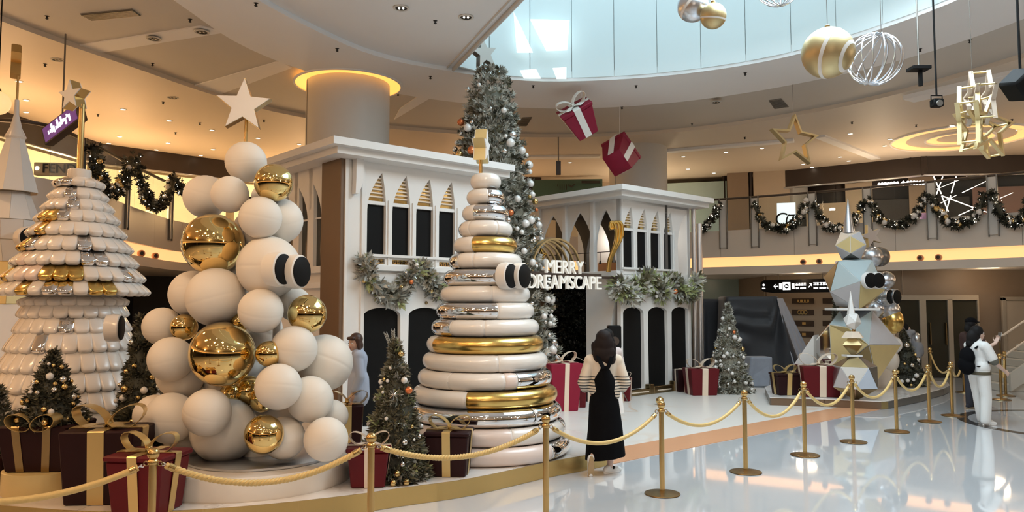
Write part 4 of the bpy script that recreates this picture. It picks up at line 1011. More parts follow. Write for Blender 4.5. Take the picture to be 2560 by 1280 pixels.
def kiosk(W, label, zb, amax, w0, ndoor, d0, open_left, brown):
    t = thing('arcade_kiosk', label, 'kiosk', tuple(W + Z * zb))
    wins = [(w0 + .478 * i, w0 + .478 * i + .355) for i in range(4)]; doors = [(d0 + .865 * i, d0 + .865 * i + .70) for i in range(ndoor)]
    holes = [lancet(a, b, 2.79, 3.52, 4.15, ax=b - .08) for a, b in wins] + [[(a + .01, 2.645), (b - .01, 2.645), (b - .01, 2.725), (a + .01, 2.725)] for a, b in wins]
    ww = max(b for a, b in wins) + .10
    up = [(0, 2.56), (amax, 2.56), (amax, 4.38), (0, 4.38)]
    if open_left: holes.append([(2.10, 2.70), (2.46, 2.70), (2.46, 4.16), (2.36, 4.10), (2.22, 3.92), (2.12, 3.65), (2.08, 3.4)])
    f = fplate('facade', t, W, KU, up, holes, 0, .10, 'white')
    # lower wall with arched doors
    lo = [(0, zb + .001), (amax, zb + .001), (amax, 2.56), (0, 2.56)]
    fplate('lower_facade', t, W, KU, lo, [doorarch(a, b, zb + (.12 if open_left else .03), 1.93) for a, b in doors], 0, .10, 'white')
    for a, b in doors:
        fbox('door_panel', t, W, KU, a - .05, b + .05, zb + .01, 1.97, .085, .125, 'black')
        o = MB(); o.sphere(W + KU * ((a + b) / 2) + Z * 2.01 + KN * .012, .028, 14, 8); obj('finial', o, M['brass_dark'], t)
    for k, (a, b) in enumerate(wins):
        fbox('window_panel', t, W, KU, a - .03, b + .03, 2.77, 3.62, .07, .10, 'black')
        fbox('transom', t, W, KU, a - .01, b + .01, 3.615, 3.675, .02, .09, 'white')
        bk = fbox('gilt_backing', t, W, KU, a - .03, b + .03, 3.63, 4.2, .095, .11, 'gold_mirror')
        for q in range(7): fbox('louver', t, W, KU, a, b + .0, 3.74 + .062 * q, 3.768 + .062 * q, .055, .10, 'rib_cream', .004)
        fb = fbox('filigree_backing', t, W, KU, a, b, 2.63, 2.74, .06, .08, 'gold_mirror')
        rr = random.Random(k)
        for q in range(4):
            x = a + .06 + q * .08; o = MB(); o.tube([W + KU * x + Z * 2.655 - KN * .04, W + KU * (x + .02) + Z * 2.70 - KN * .03, W + KU * (x + .05) + Z * 2.68 - KN * .04, W + KU * (x + .055) + Z * 2.72 - KN * .04], .007, 5); obj('scroll', o, M['brown_dark'], fb)
        fbox('mullion', t, W, KU, b + .035, b + .065, 2.56, 3.7, -.025, .05, 'white')
    fbox('sill', t, W, KU, w0 - .05, ww, 2.755, 2.80, -.05, .06, 'white')
    fbox('sill', t, W, KU, w0 - .08, ww + .05, 2.53, 2.625, -.07, .06, 'white')
    # corner reveal and bracket
    if not open_left:
        fbox('corner_strip', t, W, KU, -.03, .03, zb, 4.36, -.03, .03, 'white')
        fbox('corner_strip', t, W, KU, .27, .33, zb, 4.36, -.035, .03, 'white')
        o = MB(); o.plate([(.10, 4.33), (.23, 4.33), (.23, 4.0), (.20, 3.86), (.15, 3.74), (.09, 3.74), (.10, 4.0)], [], W + KN * .02, KU, Z, 0, .12); obj('bracket', o, M['white'], t, 20)
    # roof in two steps
    vv = 2.7
    def roof(ov, z0, z1, nm):
        P = [(-ov, -ov), (amax + min(ov, .3), -ov), (amax + min(ov, .3), vv), (-ov, vv)]
        o = MB(); o.plate(P, [], W, KU, KV, z0, z1); return obj(nm, o, M['white'], t, 20)
    roof(.50, 4.405, 4.52, 'roof_slab'); roof(.36, 4.30, 4.405, 'roof_step')
    # closed body behind
    if not open_left:
        fbox('end_wall', t, W + KU * (amax - .1), KV, 0, vv - .1, zb, 4.3, 0, .1, 'white')
        fbox('back_wall', t, W + KV * (vv - .1), KU, 0, amax, zb, 4.3, 0, .1, 'white')
        # left side: brown pier, two pointed windows, ledges
        fbox('brown_pier', t, W, KV, .0, .64, zb, 4.32, .10, -.03, 'brown', .01)
        hl = [lancet(.78, 1.06, 2.62, 3.4, 4.02, .92 + .16), lancet(1.28, 1.60, 2.62, 3.4, 4.02, 1.62), lancet(1.84, 2.16, 2.62, 3.4, 4.02, 2.14)]
        fplate('side_facade', t, W, KV, [(.64, zb), (vv, zb), (vv, 4.32), (.64, 4.32)], hl, .02, -.06, 'white')
        for a, b in ((.78, 1.06), (1.28, 1.60), (1.84, 2.16)):
            fbox('window_glass', t, W, KV, a - .02, b + .02, 2.6, 4.05, -.045, -.055, 'door_glass')
            fbox('glazing_bar', t, W, KV, a, b, 3.42, 3.45, -.02, -.05, 'white')
        fbox('sill', t, W, KV, .64, vv, 2.50, 2.61, .10, -.06, 'white'); fbox('sill', t, W, KV, .64, vv, 2.25, 2.35, .10, -.06, 'white')
        for a in (1.13, 1.68): 
            o = MB(); o.plate([(a - .02, 4.3), (a + .13, 4.3), (a + .09, 3.6), (a + .02, 3.6)], [], W, KV, Z, -.02, .05); obj('rib', o, M['white'], t, 20)
    return t
kl = kiosk(WL, 'white arcade kiosk with brown corner pier behind the ball and ring towers', .005, 2.85, .385, 3, .34, False, True)
kr = kiosk(WR, 'white arcade kiosk on the right with open pointed arches on its left side', .006, 2.56, .105, 3, .075, True, False)
# the open side of the right kiosk
W = WR
sidepost = [(0, 2.72), (0, 4.32), (3.6, 4.32), (3.6, 2.72)]
hl = [lancet(.12 if i == 0 else .82 + .88 * (i - 1), .72 + .88 * i, 2.725, 3.30, 4.12) for i in range(4)]
fplate('arcade', kr, W, KV, sidepost, hl, 0, -.05, 'white')
fplate('rear_arcade', kr, W + KU * 1.6, KV, sidepost, hl, 0, -.10, 'arcade_dark')
fbox('arcade_floor', kr, W, KV, 0, 1.15, 2.60, 2.72, .12, -1.6, 'white'); fbox('arcade_ceiling', kr, W, KV, 0, 3.6, 4.24, 4.30, -.1, -2.5, 'arcade_dark')
fbox('back_wall', kr, W + KU * 2.45, KV, 0, 3.6, .01, 4.3, 0, -.1, 'white')
for a in (.70, 1.58, 2.46): fbox('pier_rib', kr, W, KV, a + .02, a + .13, 2.72, 4.30, .07, 0, 'white')
fplate('flared_pier', kr, W, KV, [(.42, .01), (1.02, .01), (1.02, 2.62), (.02, 2.62), (.08, 2.45), (.30, 1.5)], [], .0, -.25, 'white')
point_light('arcade_lamp', W + KU * 2.0 + KV * .9 + Z * 3.7, 16, (1, .9, .78), .06); point_light('arcade_lamp', W + KU * 2.0 + KV * 2.4 + Z * 3.7, 16, (1, .9, .78), .06)
fbox('lamp_cable', kr, W + KU * .8, KV, .1, 3.2, 3.22, 3.235, 0, -.015, 'black')
for q in range(6):
    c = W + KU * .8 + KV * (.3 + .5 * q); o = MB(); o.tube([c + Z * 3.22, c + Z * 3.02], .006, 6); lc = obj('pendant', o, M['black'], kr); o = MB(); o.lathe([(0, 2.94), (.035, 2.95), (.02, 3.01), (.008, 3.03), (0, 3.03)], 12, Matrix.Translation(c)); obj('lamp_shade', o, M['brown_dark'], lc)
fbox('warm_panel', kr, W + KU * 1.5, KV, .1, 2.0, 2.72, 3.02, 0, -.04, 'mat_orange')
# brass plinths of the doors, two steel poles at the right end
for a0, a1, zt_ in ((.06, .80, .13), (.80, .96, .22), (.96, 1.68, .16), (1.68, 2.05, .24)): fbox('brass_plinth', kr, WR, KU, a0, a1, .008, zt_, -.14, -.005, 'brass_dark')
for a0, a1 in ((.1, .74), (1.06, 1.55)): fbox('plinth_rail', kr, WR, KU, a0, a1, .06, .085, -.165, -.14, 'rib_cream', .004)
for a, zt_, rr in ((2.70, 4.3, .055), (2.92, 3.95, .075)):
    c = WR + KU * a + KN * .02; o = MB(); o.lathe([(0, .008), (rr, .008), (rr, zt_), (0, zt_)], 20, Matrix.Translation(c)); obj('steel_pole', o, M['silver'], kr)
o = MB(); c0 = WR + KU * 2.56 + KN * .0
fplate('curved_return', kr, WR + KU * 2.56, (KU * .5 + KV * .85).normalized(), [(0, 2.5), (.5, 2.5), (.5, 4.3), (0, 4.3)], [], 0, .05, 'white')
# ---------------------------------------------------------------- gold scroll ornament on the arcade ledge
sc0 = thing('scroll_ornament', 'tall curling gold scroll standing on the white arcade ledge', 'ornament', tuple(WR + KV * .32 + Z * 2.72))
sd = 16.35
for k, off in enumerate((0, 9, 17)):
    P = [at(x + off * f_, y, sd + .02 * k) for x, y, f_ in [(1519, 680, .2), (1523, 648, .25), (1534, 620, .4), (1540, 595, .8), (1539, 570, 1), (1534, 556, 1), (1528, 556, .7), (1525, 566, .4), (1528, 574, .3)]]
    o = MB(); o.tube(catmull(P, 5), .035, 8); obj('scroll', o, M['gold'], sc0)
# ---------------------------------------------------------------- sign over the entrance
def on_front(px, py, back=0.0):              # sight line meeting the plane of the facades
    d = ray(px, py); P = WL + KV * back; k = (P.dot(KN) - 0) / d.dot(KN); return Vector((0, 0, H)) + d * k
def a_of(p): return (p - WL).dot(KU)
pl = on_front(1322, 683); pr = on_front(1496, 691)
sg = thing('entrance_sign', 'white letter sign with gold hoop canopy hanging between the two kiosks', 'sign', tuple(pl))
ba, bb = 2.86, a_of(pr) + .05
bz = pl.z
o = MB(); c = WL + KU * ((ba + bb) / 2) + Z * (bz - .01); o.box((0, 0, 0), (bb - ba, .10, .10), X=frame(c, KU, Z)); obj('bar', o, M['brown_dark'], sg)
o = MB(); c = WL + KU * (bb + .40) + Z * (bz - .03) + KV * .05; o.box((0, 0, 0), (1.0, .05, .05), X=frame(c, KU, Z)); obj('tie_rod', o, M['brown_dark'], sg)
def letters(word, x0, x1, ytop, ybot):
    A = on_front(x0, ybot); B = on_front(x1, ybot); T = on_front((x0 + x1) / 2, ytop); Bm = on_front((x0 + x1) / 2, ybot)
    hgt = T.z - Bm.z; L = (B - A).length
    widths = {'M': 1.15, 'W': 1.2, 'E': .78, 'I': .4, 'R': .9, 'D': 1.0, 'A': 1.0, 'S': .78, 'C': .95, 'P': .82, 'Y': .95}
    tot = sum(widths[ch] for ch in word); x = 0
    for ch in word:
        wd = widths[ch] * L / tot
        tmp = MB(); text_into(tmp, ch, (0, 0, 0), (1, 0, 0), (0, 1, 0), 1.0, .06, 0, False)
        xs = [v[0] for v in tmp.v]; ys = [v[1] for v in tmp.v]; kx = wd * .86 / (max(xs) - min(xs)); ky = hgt / (max(ys) - min(ys))
        o = MB(); base = A + KU * (x + wd * .07) + KN * .08
        o.v = [tuple(base + KU * ((v[0] - min(xs)) * kx) + Z * (ky * (v[1] - min(ys)) + (Bm.z - A.z)) + KN * v[2]) for v in tmp.v]; o.f = tmp.f; o.m = tmp.m
        obj('letter', o, M['letter'], sg, 20); x += wd
M['letter'] = mat('white_letter', (.86, .83, .76), .35, emis=.18, ecol=(1, .93, .82))
letters('MERRY', 1355, 1452, 652, 684)
letters('DREAMSCAPE', 1312, 1496, 689, 722)
hc0 = on_front(1334, 684); hc1 = on_front(1454, 684); hr = (hc1 - hc0).length / 2; hmid = (hc0 + hc1) / 2
htop = on_front(1394, 597); hz = htop.z - hmid.z
for k in range(6):
    c = hmid + KV * (.04 + .17 * k); pts = []
    for q in range(25):
        a = PI * q / 24; pts.append(c + KU * (hr * math.cos(a)) + Z * (max(hz, .1) * math.sin(a) ** .85))
    o = MB(); o.band(pts, KV * .05, .035); obj('hoop', o, M['gold_soft'], sg, 40)
for sgn_ in (-1, 1):
    o = MB(); c = hmid + KU * (hr * sgn_) + KV * .47 ; o.box((0, 0, 0), (.04, .95, .04), X=frame(c, KU, KV)); obj('side_rail', o, M['gold_mirror'], sg)
o = MB(); o.plate(star_pts(.16, .07), [star_pts(.11, .045)], hmid + Z * (hz * .55) + KV * .5, KU, Z, -.02, .02); obj('star_outline', o, M['gold_mirror'], sg)

# ================================================================ FOLIAGE
def sprays(P, D, S_, nl=7, wd=.16, rng=None, up=.25, mats=1, pick=None):
    """needle sprays at P pointing along D with lengths S_: returns verts, faces, material index"""
    n = len(P); rng = rng or np.random.default_rng(1)
    D = D / np.linalg.norm(D, axis=1, keepdims=True)
    ref = rng.normal(size=(n, 3)); A = np.cross(D, ref); A /= np.linalg.norm(A, axis=1, keepdims=True); B = np.cross(D, A)
    V = np.zeros((n, nl, 4, 3))
    for k in range(nl):
        if k == 0: d = D; base = P
        else:
            ang = 2 * PI * k / (nl - 1) + rng.uniform(-.3, .3, n); el = rng.uniform(.5, .95, n)
            side = A * np.cos(ang)[:, None] + B * np.sin(ang)[:, None]
            d = D * np.cos(el)[:, None] + side * np.sin(el)[:, None]; base = P + D * (S_ * rng.uniform(0, .35, n))[:, None]
        d = d / np.linalg.norm(d, axis=1, keepdims=True)
        w_ = np.cross(d, rng.normal(size=(n, 3))); w_ /= np.linalg.norm(w_, axis=1, keepdims=True)
        L = (S_ * (1.0 if k == 0 else .75))[:, None]
        V[:, k, 0] = base; V[:, k, 1] = base + d * L * .5 + w_ * L * wd; V[:, k, 2] = base + d * L; V[:, k, 3] = base + d * L * .5 - w_ * L * wd
    mi = np.repeat(pick if pick is not None else rng.integers(0, mats, n), nl)
    return V.reshape(-1, 3), np.arange(n * nl * 4).reshape(-1, 4), mi
def foliage_obj(name, V, Fc, mi, mats, parent, extra=None):
    off = base_of(parent); me = bpy.data.meshes.new(name)
    vv = V - np.array(off)
    nv, nf = len(vv), len(Fc)
    me.vertices.add(nv); me.vertices.foreach_set('co', vv.astype(np.float32).ravel())
    me.loops.add(nf * 4); me.loops.foreach_set('vertex_index', Fc.astype(np.int32).ravel())
    me.polygons.add(nf); me.polygons.foreach_set('loop_start', np.arange(0, nf * 4, 4, dtype=np.int32)); me.polygons.foreach_set('material_index', mi.astype(np.int32))
    for m in mats: me.materials.append(M[m])
    me.update(calc_edges=True); me.validate()
    o = bpy.data.objects.new(name, me); COL.objects.link(o); o.parent = parent; OFF[o.name] = off; o['kind'] = 'stuff'; return o
def fir(name, label, base, h, r, n, mats, wts, leaf, seed, group=None, rtop=.04, belly=1.0, stub=0.0):
    rng = np.random.default_rng(seed); base = Vector(base)
    t = thing(name, label, 'christmas tree', tuple(base), group)
    u = rng.uniform(0, 1, n); z = np.where(rng.uniform(0, 1, n) < min(.6, 1.3 * rtop / r), u, 1 - np.sqrt(u)); z = np.clip(z * 1.02, 0, 1)      # more low down
    tier = .88 + .12 * np.sin(z * h / .26 * 2 * PI)
    rad = (rtop + (r - rtop) * (1 - z) ** belly) * tier * rng.uniform(.72, 1.02, n)
    ph = rng.uniform(0, 2 * PI, n)
    P = np.stack([base.x + rad * np.cos(ph), base.y + rad * np.sin(ph), base.z + stub + z * (h - stub)], 1)
    D = np.stack([np.cos(ph), np.sin(ph), rng.uniform(-.35, .55, n) + z * .6], 1) + rng.normal(size=(n, 3)) * .25
    sz = leaf * rng.uniform(.6, 1.25, n) * (.75 + .35 * (1 - z))
    P -= D / np.linalg.norm(D, axis=1, keepdims=True) * sz[:, None] * .6
    pick = rng.choice(len(mats), n, p=np.array(wts) / sum(wts))
    V, Fc, mi = sprays(P, D, sz, 7, .15, rng, pick=pick)
    foliage_obj('foliage', V, Fc, mi, mats, t)
    o = MB(); o.lathe([(0, stub), (r * .80, stub + .01), (r * .72, stub + h * .1), (rtop * .8 + (r - rtop) * .22, h * .72), (rtop * .7, h * .93), (0.01, h * .96)], 20, Matrix.Translation(base)); obj('inner_boughs', o, M[mats[0]], t)
    o = MB(); o.tube([base + Z * .002, base + Z * h * .5], max(.02, r * .08), 8); obj('trunk', o, M['bark'], t)
    return t
_sph = {}
def ball_mesh(m):
    if m not in _sph:
        o = MB(); o.sphere((0, 0, 0), 1, 18, 10); o.cyl((0, 0, .96), .16, .16, 10, .03)
        x = obj('tmp', o, M[m], None, 60); _sph[m] = x.data; bpy.data.objects.remove(x)
    return _sph[m]
def ornaments(base, h, r, n, smin, smax, mats, wts, label, group, seed, belly=1.0, rtop=.04, zmax=.97, cols=None):
    rr = random.Random(seed); base = Vector(base); out = []; tries = 0
    while len(out) < n and tries < n * 60:
        tries += 1
        z = 1 - math.sqrt(rr.random()); 
        if z > zmax or z < .02: continue
        ph = rr.uniform(-1.6, 1.6); s = rr.uniform(smin, smax); R = (rtop + (r - rtop) * (1 - z) ** belly) * .97
        base_a = math.atan2(-base.y, -base.x)
        p = base + Vector((R * math.cos(base_a + ph), R * math.sin(base_a + ph), h * z))
        if any((p - q).length < (s + q_s) * 1.05 for q, q_s in out): continue
        out.append((p, s)); m = rr.choices(mats, wts)[0]
        o = bpy.data.objects.new({'orn_pearl': 'pearl_ornament', 'orn_silver': 'silver_ornament', 'orn_gold': 'gold_ornament', 'orn_copper': 'copper_ornament'}[m], ball_mesh(m)); COL.objects.link(o)
        o.location = p; o.scale = (s, s, s); tag(o, {'orn_pearl': 'pearl white', 'orn_silver': 'shiny silver', 'orn_gold': 'gold', 'orn_copper': 'copper red'}[m] + ' ball ' + ('near foot' if z < .14 else 'low' if z < .34 else 'midway' if z < .56 else 'high' if z < .8 else 'near tip') + (', left side' if ph < -.55 else ', right side' if ph > .55 else ', front') + ', on ' + label, 'ornament', group)
def lone(m, p, s, label, name):
    o = bpy.data.objects.new(name, ball_mesh(m)); COL.objects.link(o); o.location = p; o.scale = (s, s, s); tag(o, label, 'ornament'); return o
# tall frosted tree behind the kiosks
TD = 15.4; tx = at(1226, 600, TD).x; ttop = at(1214, 178, TD).z
tall = fir('tall_christmas_tree', 'tall frosted christmas tree with a white star between the two kiosks', (tx, TD, .006), ttop, 1.56, 9000, ['leaf_grey', 'leaf_frost', 'leaf_dark', 'leaf_olive'], [3, 6, 1, 1.6], .18, 11, rtop=.36, belly=.80)
stp = at(1208, 135, TD)
o = MB(); o.tube([(stp.x + .02, TD, ttop - .4), (stp.x + .02, TD, stp.z - .1)], .022, 8); obj('star_pole', o, M['brown_dark'], tall)
star_part(tall, stp + Vector((0, 0, .0)), .60, .32, .13, M['column'], M['steel'], -.22, .45)
ornaments((tx, TD, 0), ttop, 1.58, 220, .032, .09, ['orn_pearl', 'orn_silver', 'orn_gold', 'orn_copper'], [6, 3, 1, .4], 'the tall frosted tree', 'ornaments of the tall tree', 21, .80, .36)
# small trees
gC = ground(985, 1190, .18); tcy = 8.05; tcx = at(988, 1000, tcy).x
fC = fir('christmas_tree', 'olive christmas tree with one orange ornament, left of the ring tower', (tcx, tcy, .181), 1.42, .42, 2100, ['leaf_dark', 'leaf_olive', 'leaf_grey', 'leaf_lime', 'leaf_silver'], [2.4, 5, 2, .8, .9], .135, 31)
ornaments((tcx, tcy, .18), 1.42, .42, 26, .016, .036, ['orn_pearl', 'orn_silver', 'orn_gold'], [4, 3, 2], 'the fir left of the ring tower', 'ornaments of the fir left of the ring tower', 32)
lone('orn_copper', at(1022, 976, 7.76), .038, 'bright orange ball hanging on the fir left of the ring tower', 'orange_ornament')
for x, y, s_, m in ((1004, 1160, .05, 'orn_gold'), (1020, 1172, .055, 'orn_silver'), (1045, 1172, .055, 'orn_pearl'), (1076, 1170, .045, 'orn_silver')):
    p = ground(x, y + 12, .18); lone(m, Vector((p.x, p.y, .181 + s_)), s_, {1004: 'gold ball lying at the foot of the fir beside the red gift', 1020: 'silver ball lying second among the balls under the fir', 1045: 'large pearl ball lying under the fir', 1076: 'silver ball lying beside the maroon gift box'}[x], 'fallen_ornament')
# snowflake and top plumes of that fir
sfp = at(984, 986, 7.74); o = MB()
for k in range(4):
    a = PI * k / 4; dv = Vector((math.cos(a), 0, math.sin(a))) * .055; o.tube([sfp - dv, sfp + dv], .005, 5)
single('snowflake', o, M['orn_silver'], 'glittering silver snowflake on the fir left of the ring tower', 'ornament', sfp)
for k, (x0, y0, x1, y1) in enumerate(((977, 868, 964, 833), (984, 866, 983, 825), (990, 872, 1004, 852))):
    a, b = at(x0, y0, tcy), at(x1, y1, tcy); d = b - a; o = MB()
    for q in range(7):
        c = a + d * (q / 7); 
        for sg_ in (-1, 1): o.band([c, c + d * .10 + Vector((sg_ * .018, 0, 0)), c + d * .24 + Vector((sg_ * .012, 0, 0))], (0, .02, .004), .003)
    o.tube([a - d * .5, b], .004, 5); obj('feather_pick', o, M['leaf_silver'], fC)
tBx = at(348, 900, 8.35).x
fir('christmas_tree', 'dark fir with silver tip between the petal tower and the ball tower', (tBx, 8.35, .181), 1.66, .37, 1500, ['leaf_dark', 'leaf_olive', 'leaf_grey'], [5, 3, 1], .13, 41)
ornaments((tBx, 8.35, .18), 1.66, .38, 40, .02, .042, ['orn_pearl', 'orn_silver', 'orn_gold'], [2, 2, 3], 'the dark fir behind the ball tower', 'ornaments of the dark fir', 42)
fir('christmas_tree', 'small dark fir planted in the red box on the gold plinth', (GPX + .02, GPY, .72), .80, .34, 1100, ['leaf_dark', 'leaf_olive', 'leaf_grey'], [5, 3, 1.4], .12, 51, stub=.11)
ornaments((GPX + .02, GPY, .80), .74, .34, 34, .016, .036, ['orn_pearl', 'orn_silver', 'orn_gold'], [2, 2, 3], 'the boxed fir at the lower left', 'ornaments of the boxed fir', 52)
gE = ground(1822, 985, 0); teY = gE.y + .35; teX = at(1822, 900, teY).x
fir('christmas_tree', 'frosted christmas tree between the right kiosk and the draped stall', (teX, teY, .006), 2.02, .57, 2700, ['leaf_grey', 'leaf_frost', 'leaf_dark', 'leaf_olive'], [3, 5, .8, 1.4], .15, 61)
ornaments((teX, teY, 0), 2.0, .57, 46, .022, .055, ['orn_pearl', 'orn_silver', 'orn_gold', 'orn_copper'], [7, 2, .8, .15], 'the frosted tree beside the right kiosk', 'ornaments of the frosted tree', 62)
t1x = at(2262, 900, 17.3).x
fir('christmas_tree', 'dark fir leaning out behind the right polyhedron tower', (t1x, 17.3, .162), 1.25, .50, 1000, ['leaf_dark', 'leaf_olive', 'leaf_grey'], [5, 2, 2], .13, 71)
ornaments((t1x, 17.3, .16), 1.25, .52, 26, .025, .06, ['orn_pearl', 'orn_silver', 'orn_gold'], [1, 3, 2], 'the dark fir behind the right polyhedron tower', 'ornaments of the fir behind the right tower', 72)
t2x = at(2088, 850, 18.0).x
fir('christmas_tree', 'slim dark fir left of the right polyhedron tower', (t2x, 17.9, .162), 2.0, .36, 900, ['leaf_dark', 'leaf_olive', 'leaf_grey'], [4, 2, 3], .13, 73)
ornaments((t2x, 17.9, .16), 2.0, .38, 18, .03, .06, ['orn_silver', 'orn_pearl'], [3, 2], 'the slim fir left of the right tower', 'ornaments of the slim fir', 74)
# fir with gold balls at the left frame edge
tFx = at(-12, 1000, 7.85).x
fir('christmas_tree', 'fir with gold balls cut by the left frame edge', (tFx, 7.9, .181), .95, .34, 500, ['leaf_dark', 'leaf_olive', 'leaf_silver'], [3, 2, 2], .14, 75)
ornaments((tFx, 7.9, .2), .9, .36, 16, .03, .06, ['orn_gold', 'orn_pearl'], [3, 1], 'the fir at the left frame edge', 'ornaments of the edge fir', 76)
# dark hedge wall with lights under the sign
ha0, ha1 = a_of(on_front(1380, 800, 3.2)), a_of(on_front(1500, 800, 3.2)); hx = WL + KU * ha0 + KV * 3.2
hd = thing('leaf_wall', 'dark leaf wall with small white lights beneath the entrance sign', 'hedge', tuple(hx))
rng = np.random.default_rng(81); n = 1500
A_ = rng.uniform(0, ha1 - ha0, n); zz = rng.uniform(.02, 2.75, n); ex = rng.uniform(0, .25, n)
P = np.array(hx)[None] + A_[:, None] * np.array(KU)[None] + zz[:, None] * np.array([0, 0, 1.])[None] + ex[:, None] * np.array(KN)[None]
D = np.tile(np.array(KN)[None], (n, 1)) + rng.normal(size=(n, 3)) * .6
V, Fc, mi = sprays(P, D, rng.uniform(.08, .16, n), 5, .28, rng, pick=np.zeros(n, int)); M['leaf_black'] = mat('black_green_leaves', (.012, .014, .010), .4, var=.4)
foliage_obj('foliage', V, Fc, mi, ['leaf_black'], hd)
o = MB(); o.box((0, 0, 0), (ha1 - ha0, 2.75, .2), X=frame(hx + KU * ((ha1 - ha0) / 2) + Z * 1.38 + KV * .12, KU, Z)); obj('backing', o, M['black_cloth'], hd)
o = MB()
for k in range(60):
    p = Vector(P[k * 20]) + KN * .10; o.sphere(p, .009, 6, 4)
obj('fairy_lights', o, M['orn_pearl'], hd, kind='stuff')
# ---------------------------------------------------------------- garlands
def garland(label, path, n, rad, leaf, mats, wts, seed, balls=0, bm=('orn_silver', 'orn_pearl', 'orn_gold'), bs=(.03, .05), lights=0, group=None):
    rng = np.random.default_rng(seed); path = [Vector(p) for p in path]
    t = thing('garland', label, 'garland', tuple(path[len(path) // 2]), group)
    Q = np.array(catmull(path, 8)); k = rng.integers(0, len(Q), n)
    d = rng.normal(size=(n, 3)); d /= np.linalg.norm(d, axis=1, keepdims=True)
    P = Q[k] + d * rad * rng.uniform(.2, .7, n)[:, None]; 
    V, Fc, mi = sprays(P, d + rng.normal(size=(n, 3)) * .3, leaf * rng.uniform(.7, 1.3, n), 6, .19, rng, pick=rng.choice(len(mats), n, p=np.array(wts) / sum(wts)))
    foliage_obj('foliage', V, Fc, mi, mats, t)
    obj('stem', MB().tube([tuple(p) for p in Q], rad * .5, 7), M[mats[0]], t)
    off = base_of(t); rr = random.Random(seed)
    for b in range(balls):
        p = Vector(Q[rr.randrange(len(Q))]); dv = Vector((rr.gauss(0, 1), -abs(rr.gauss(0, 1.2)), rr.gauss(0, 1))).normalized()
        s = rr.uniform(*bs); o = bpy.data.objects.new('bauble', ball_mesh(rr.choice(bm))); COL.objects.link(o); o.parent = t; o.location = p + dv * rad * .9 - off; o.scale = (s, s, s)
    if lights:
        o = MB()
        for b in range(lights):
            p = Vector(Q[rr.randrange(len(Q))]); dv = Vector((rr.gauss(0, 1), -abs(rr.gauss(0, 1.2)), rr.gauss(0, 1))).normalized(); o.sphere(p + dv * rad * 1.2, .009, 6, 4)
        obj('fairy_lights', o, M['fairy'], t, kind='stuff')
    return t
def on_plane(px, py, W, out=.12):
    d = ray(px, py); P = W + KN * out; k = P.dot(KN) / d.dot(KN); return Vector((0, 0, H)) + d * k
gpts = [on_plane(x, y, WL) for x, y in [(912, 655), (922, 690), (945, 722), (970, 745), (1000, 735), (1020, 700), (1045, 672), (1068, 690), (1085, 715), (1105, 735)]]
gl_ = garland('silvery leaf garland under the windows of the left kiosk', gpts, 330, .13, .17, ['leaf_grey', 'leaf_silver', 'leaf_frost', 'leaf_lime', 'leaf_dark'], [1.4, 4, 4, 1, .4], 91, 12, ('orn_silver', 'orn_pearl', 'orn_gold'), (.03, .055))
lone('orn_copper', on_plane(1028, 705, WL, .28), .04, 'copper red ball on the left kiosk garland', 'copper_ornament')
gpts = [on_plane(x, y, WR) for x, y in [(1548, 712), (1565, 735), (1590, 728), (1612, 690), (1640, 715), (1655, 735), (1675, 705), (1700, 722), (1722, 728), (1736, 700)]]
garland('bushy green and frosted garland above the black doors of the right kiosk', gpts, 420, .17, .24, ['leaf_olive', 'leaf_lime', 'leaf_frost', 'leaf_grey'], [.8, 3, 3.4, 1.2], 92, 12, ('orn_pearl', 'orn_silver'), (.04, .08))
lone('orn_copper', on_plane(1688, 729, WR, .34), .06, 'copper red ball on the right kiosk garland', 'copper_ornament')
gb = ground(1650, 1012, .005); lone('orn_gold', Vector((gb.x, gb.y, .085)), .08, 'gold ball lying on the printed floor in front of the right kiosk', 'gold_ornament')
# ================================================================ RIGHT STAGE
G16 = lambda x, y: tuple(ground(x, y, .16)[:2])
rs = [G16(1924, 993), G16(2060, 997), G16(2204, 1003), G16(2222, 1001), G16(2300, 986), G16(2360, 970), G16(2374, 963), G16(2368, 955), (10.0, 19.0), (8.0, 19.6), (6.6, 18.6), (5.6, 17.0)]
rst = thing('display_stage', 'low angular marble stage under the polyhedron tower on the right', 'stage', (7.5, 16.5, 0))
o = MB(); o.plate(rs, [], (0, 0, 0), (1, 0, 0), (0, 1, 0), .146, .16); obj('top_slab', o, M['plat'], rst)
for k in range(len(rs)):
    a, b = rs[k], rs[(k + 1) % len(rs)]
    a3, b3 = Vector((*a, 0)), Vector((*b, 0)); d = b3 - a3
    o = MB(); o.box((0, 0, 0), (d.length - .006, .02, .143), .004, X=frame((a3 + b3) / 2 + Z * .0745 + Z.cross(d.normalized()) * .02, d, Z.cross(d))); obj('fascia_panel', o, M['plat_gold'] if k in (2,) else M['brown'] if k < 2 else M['steel'], rst)
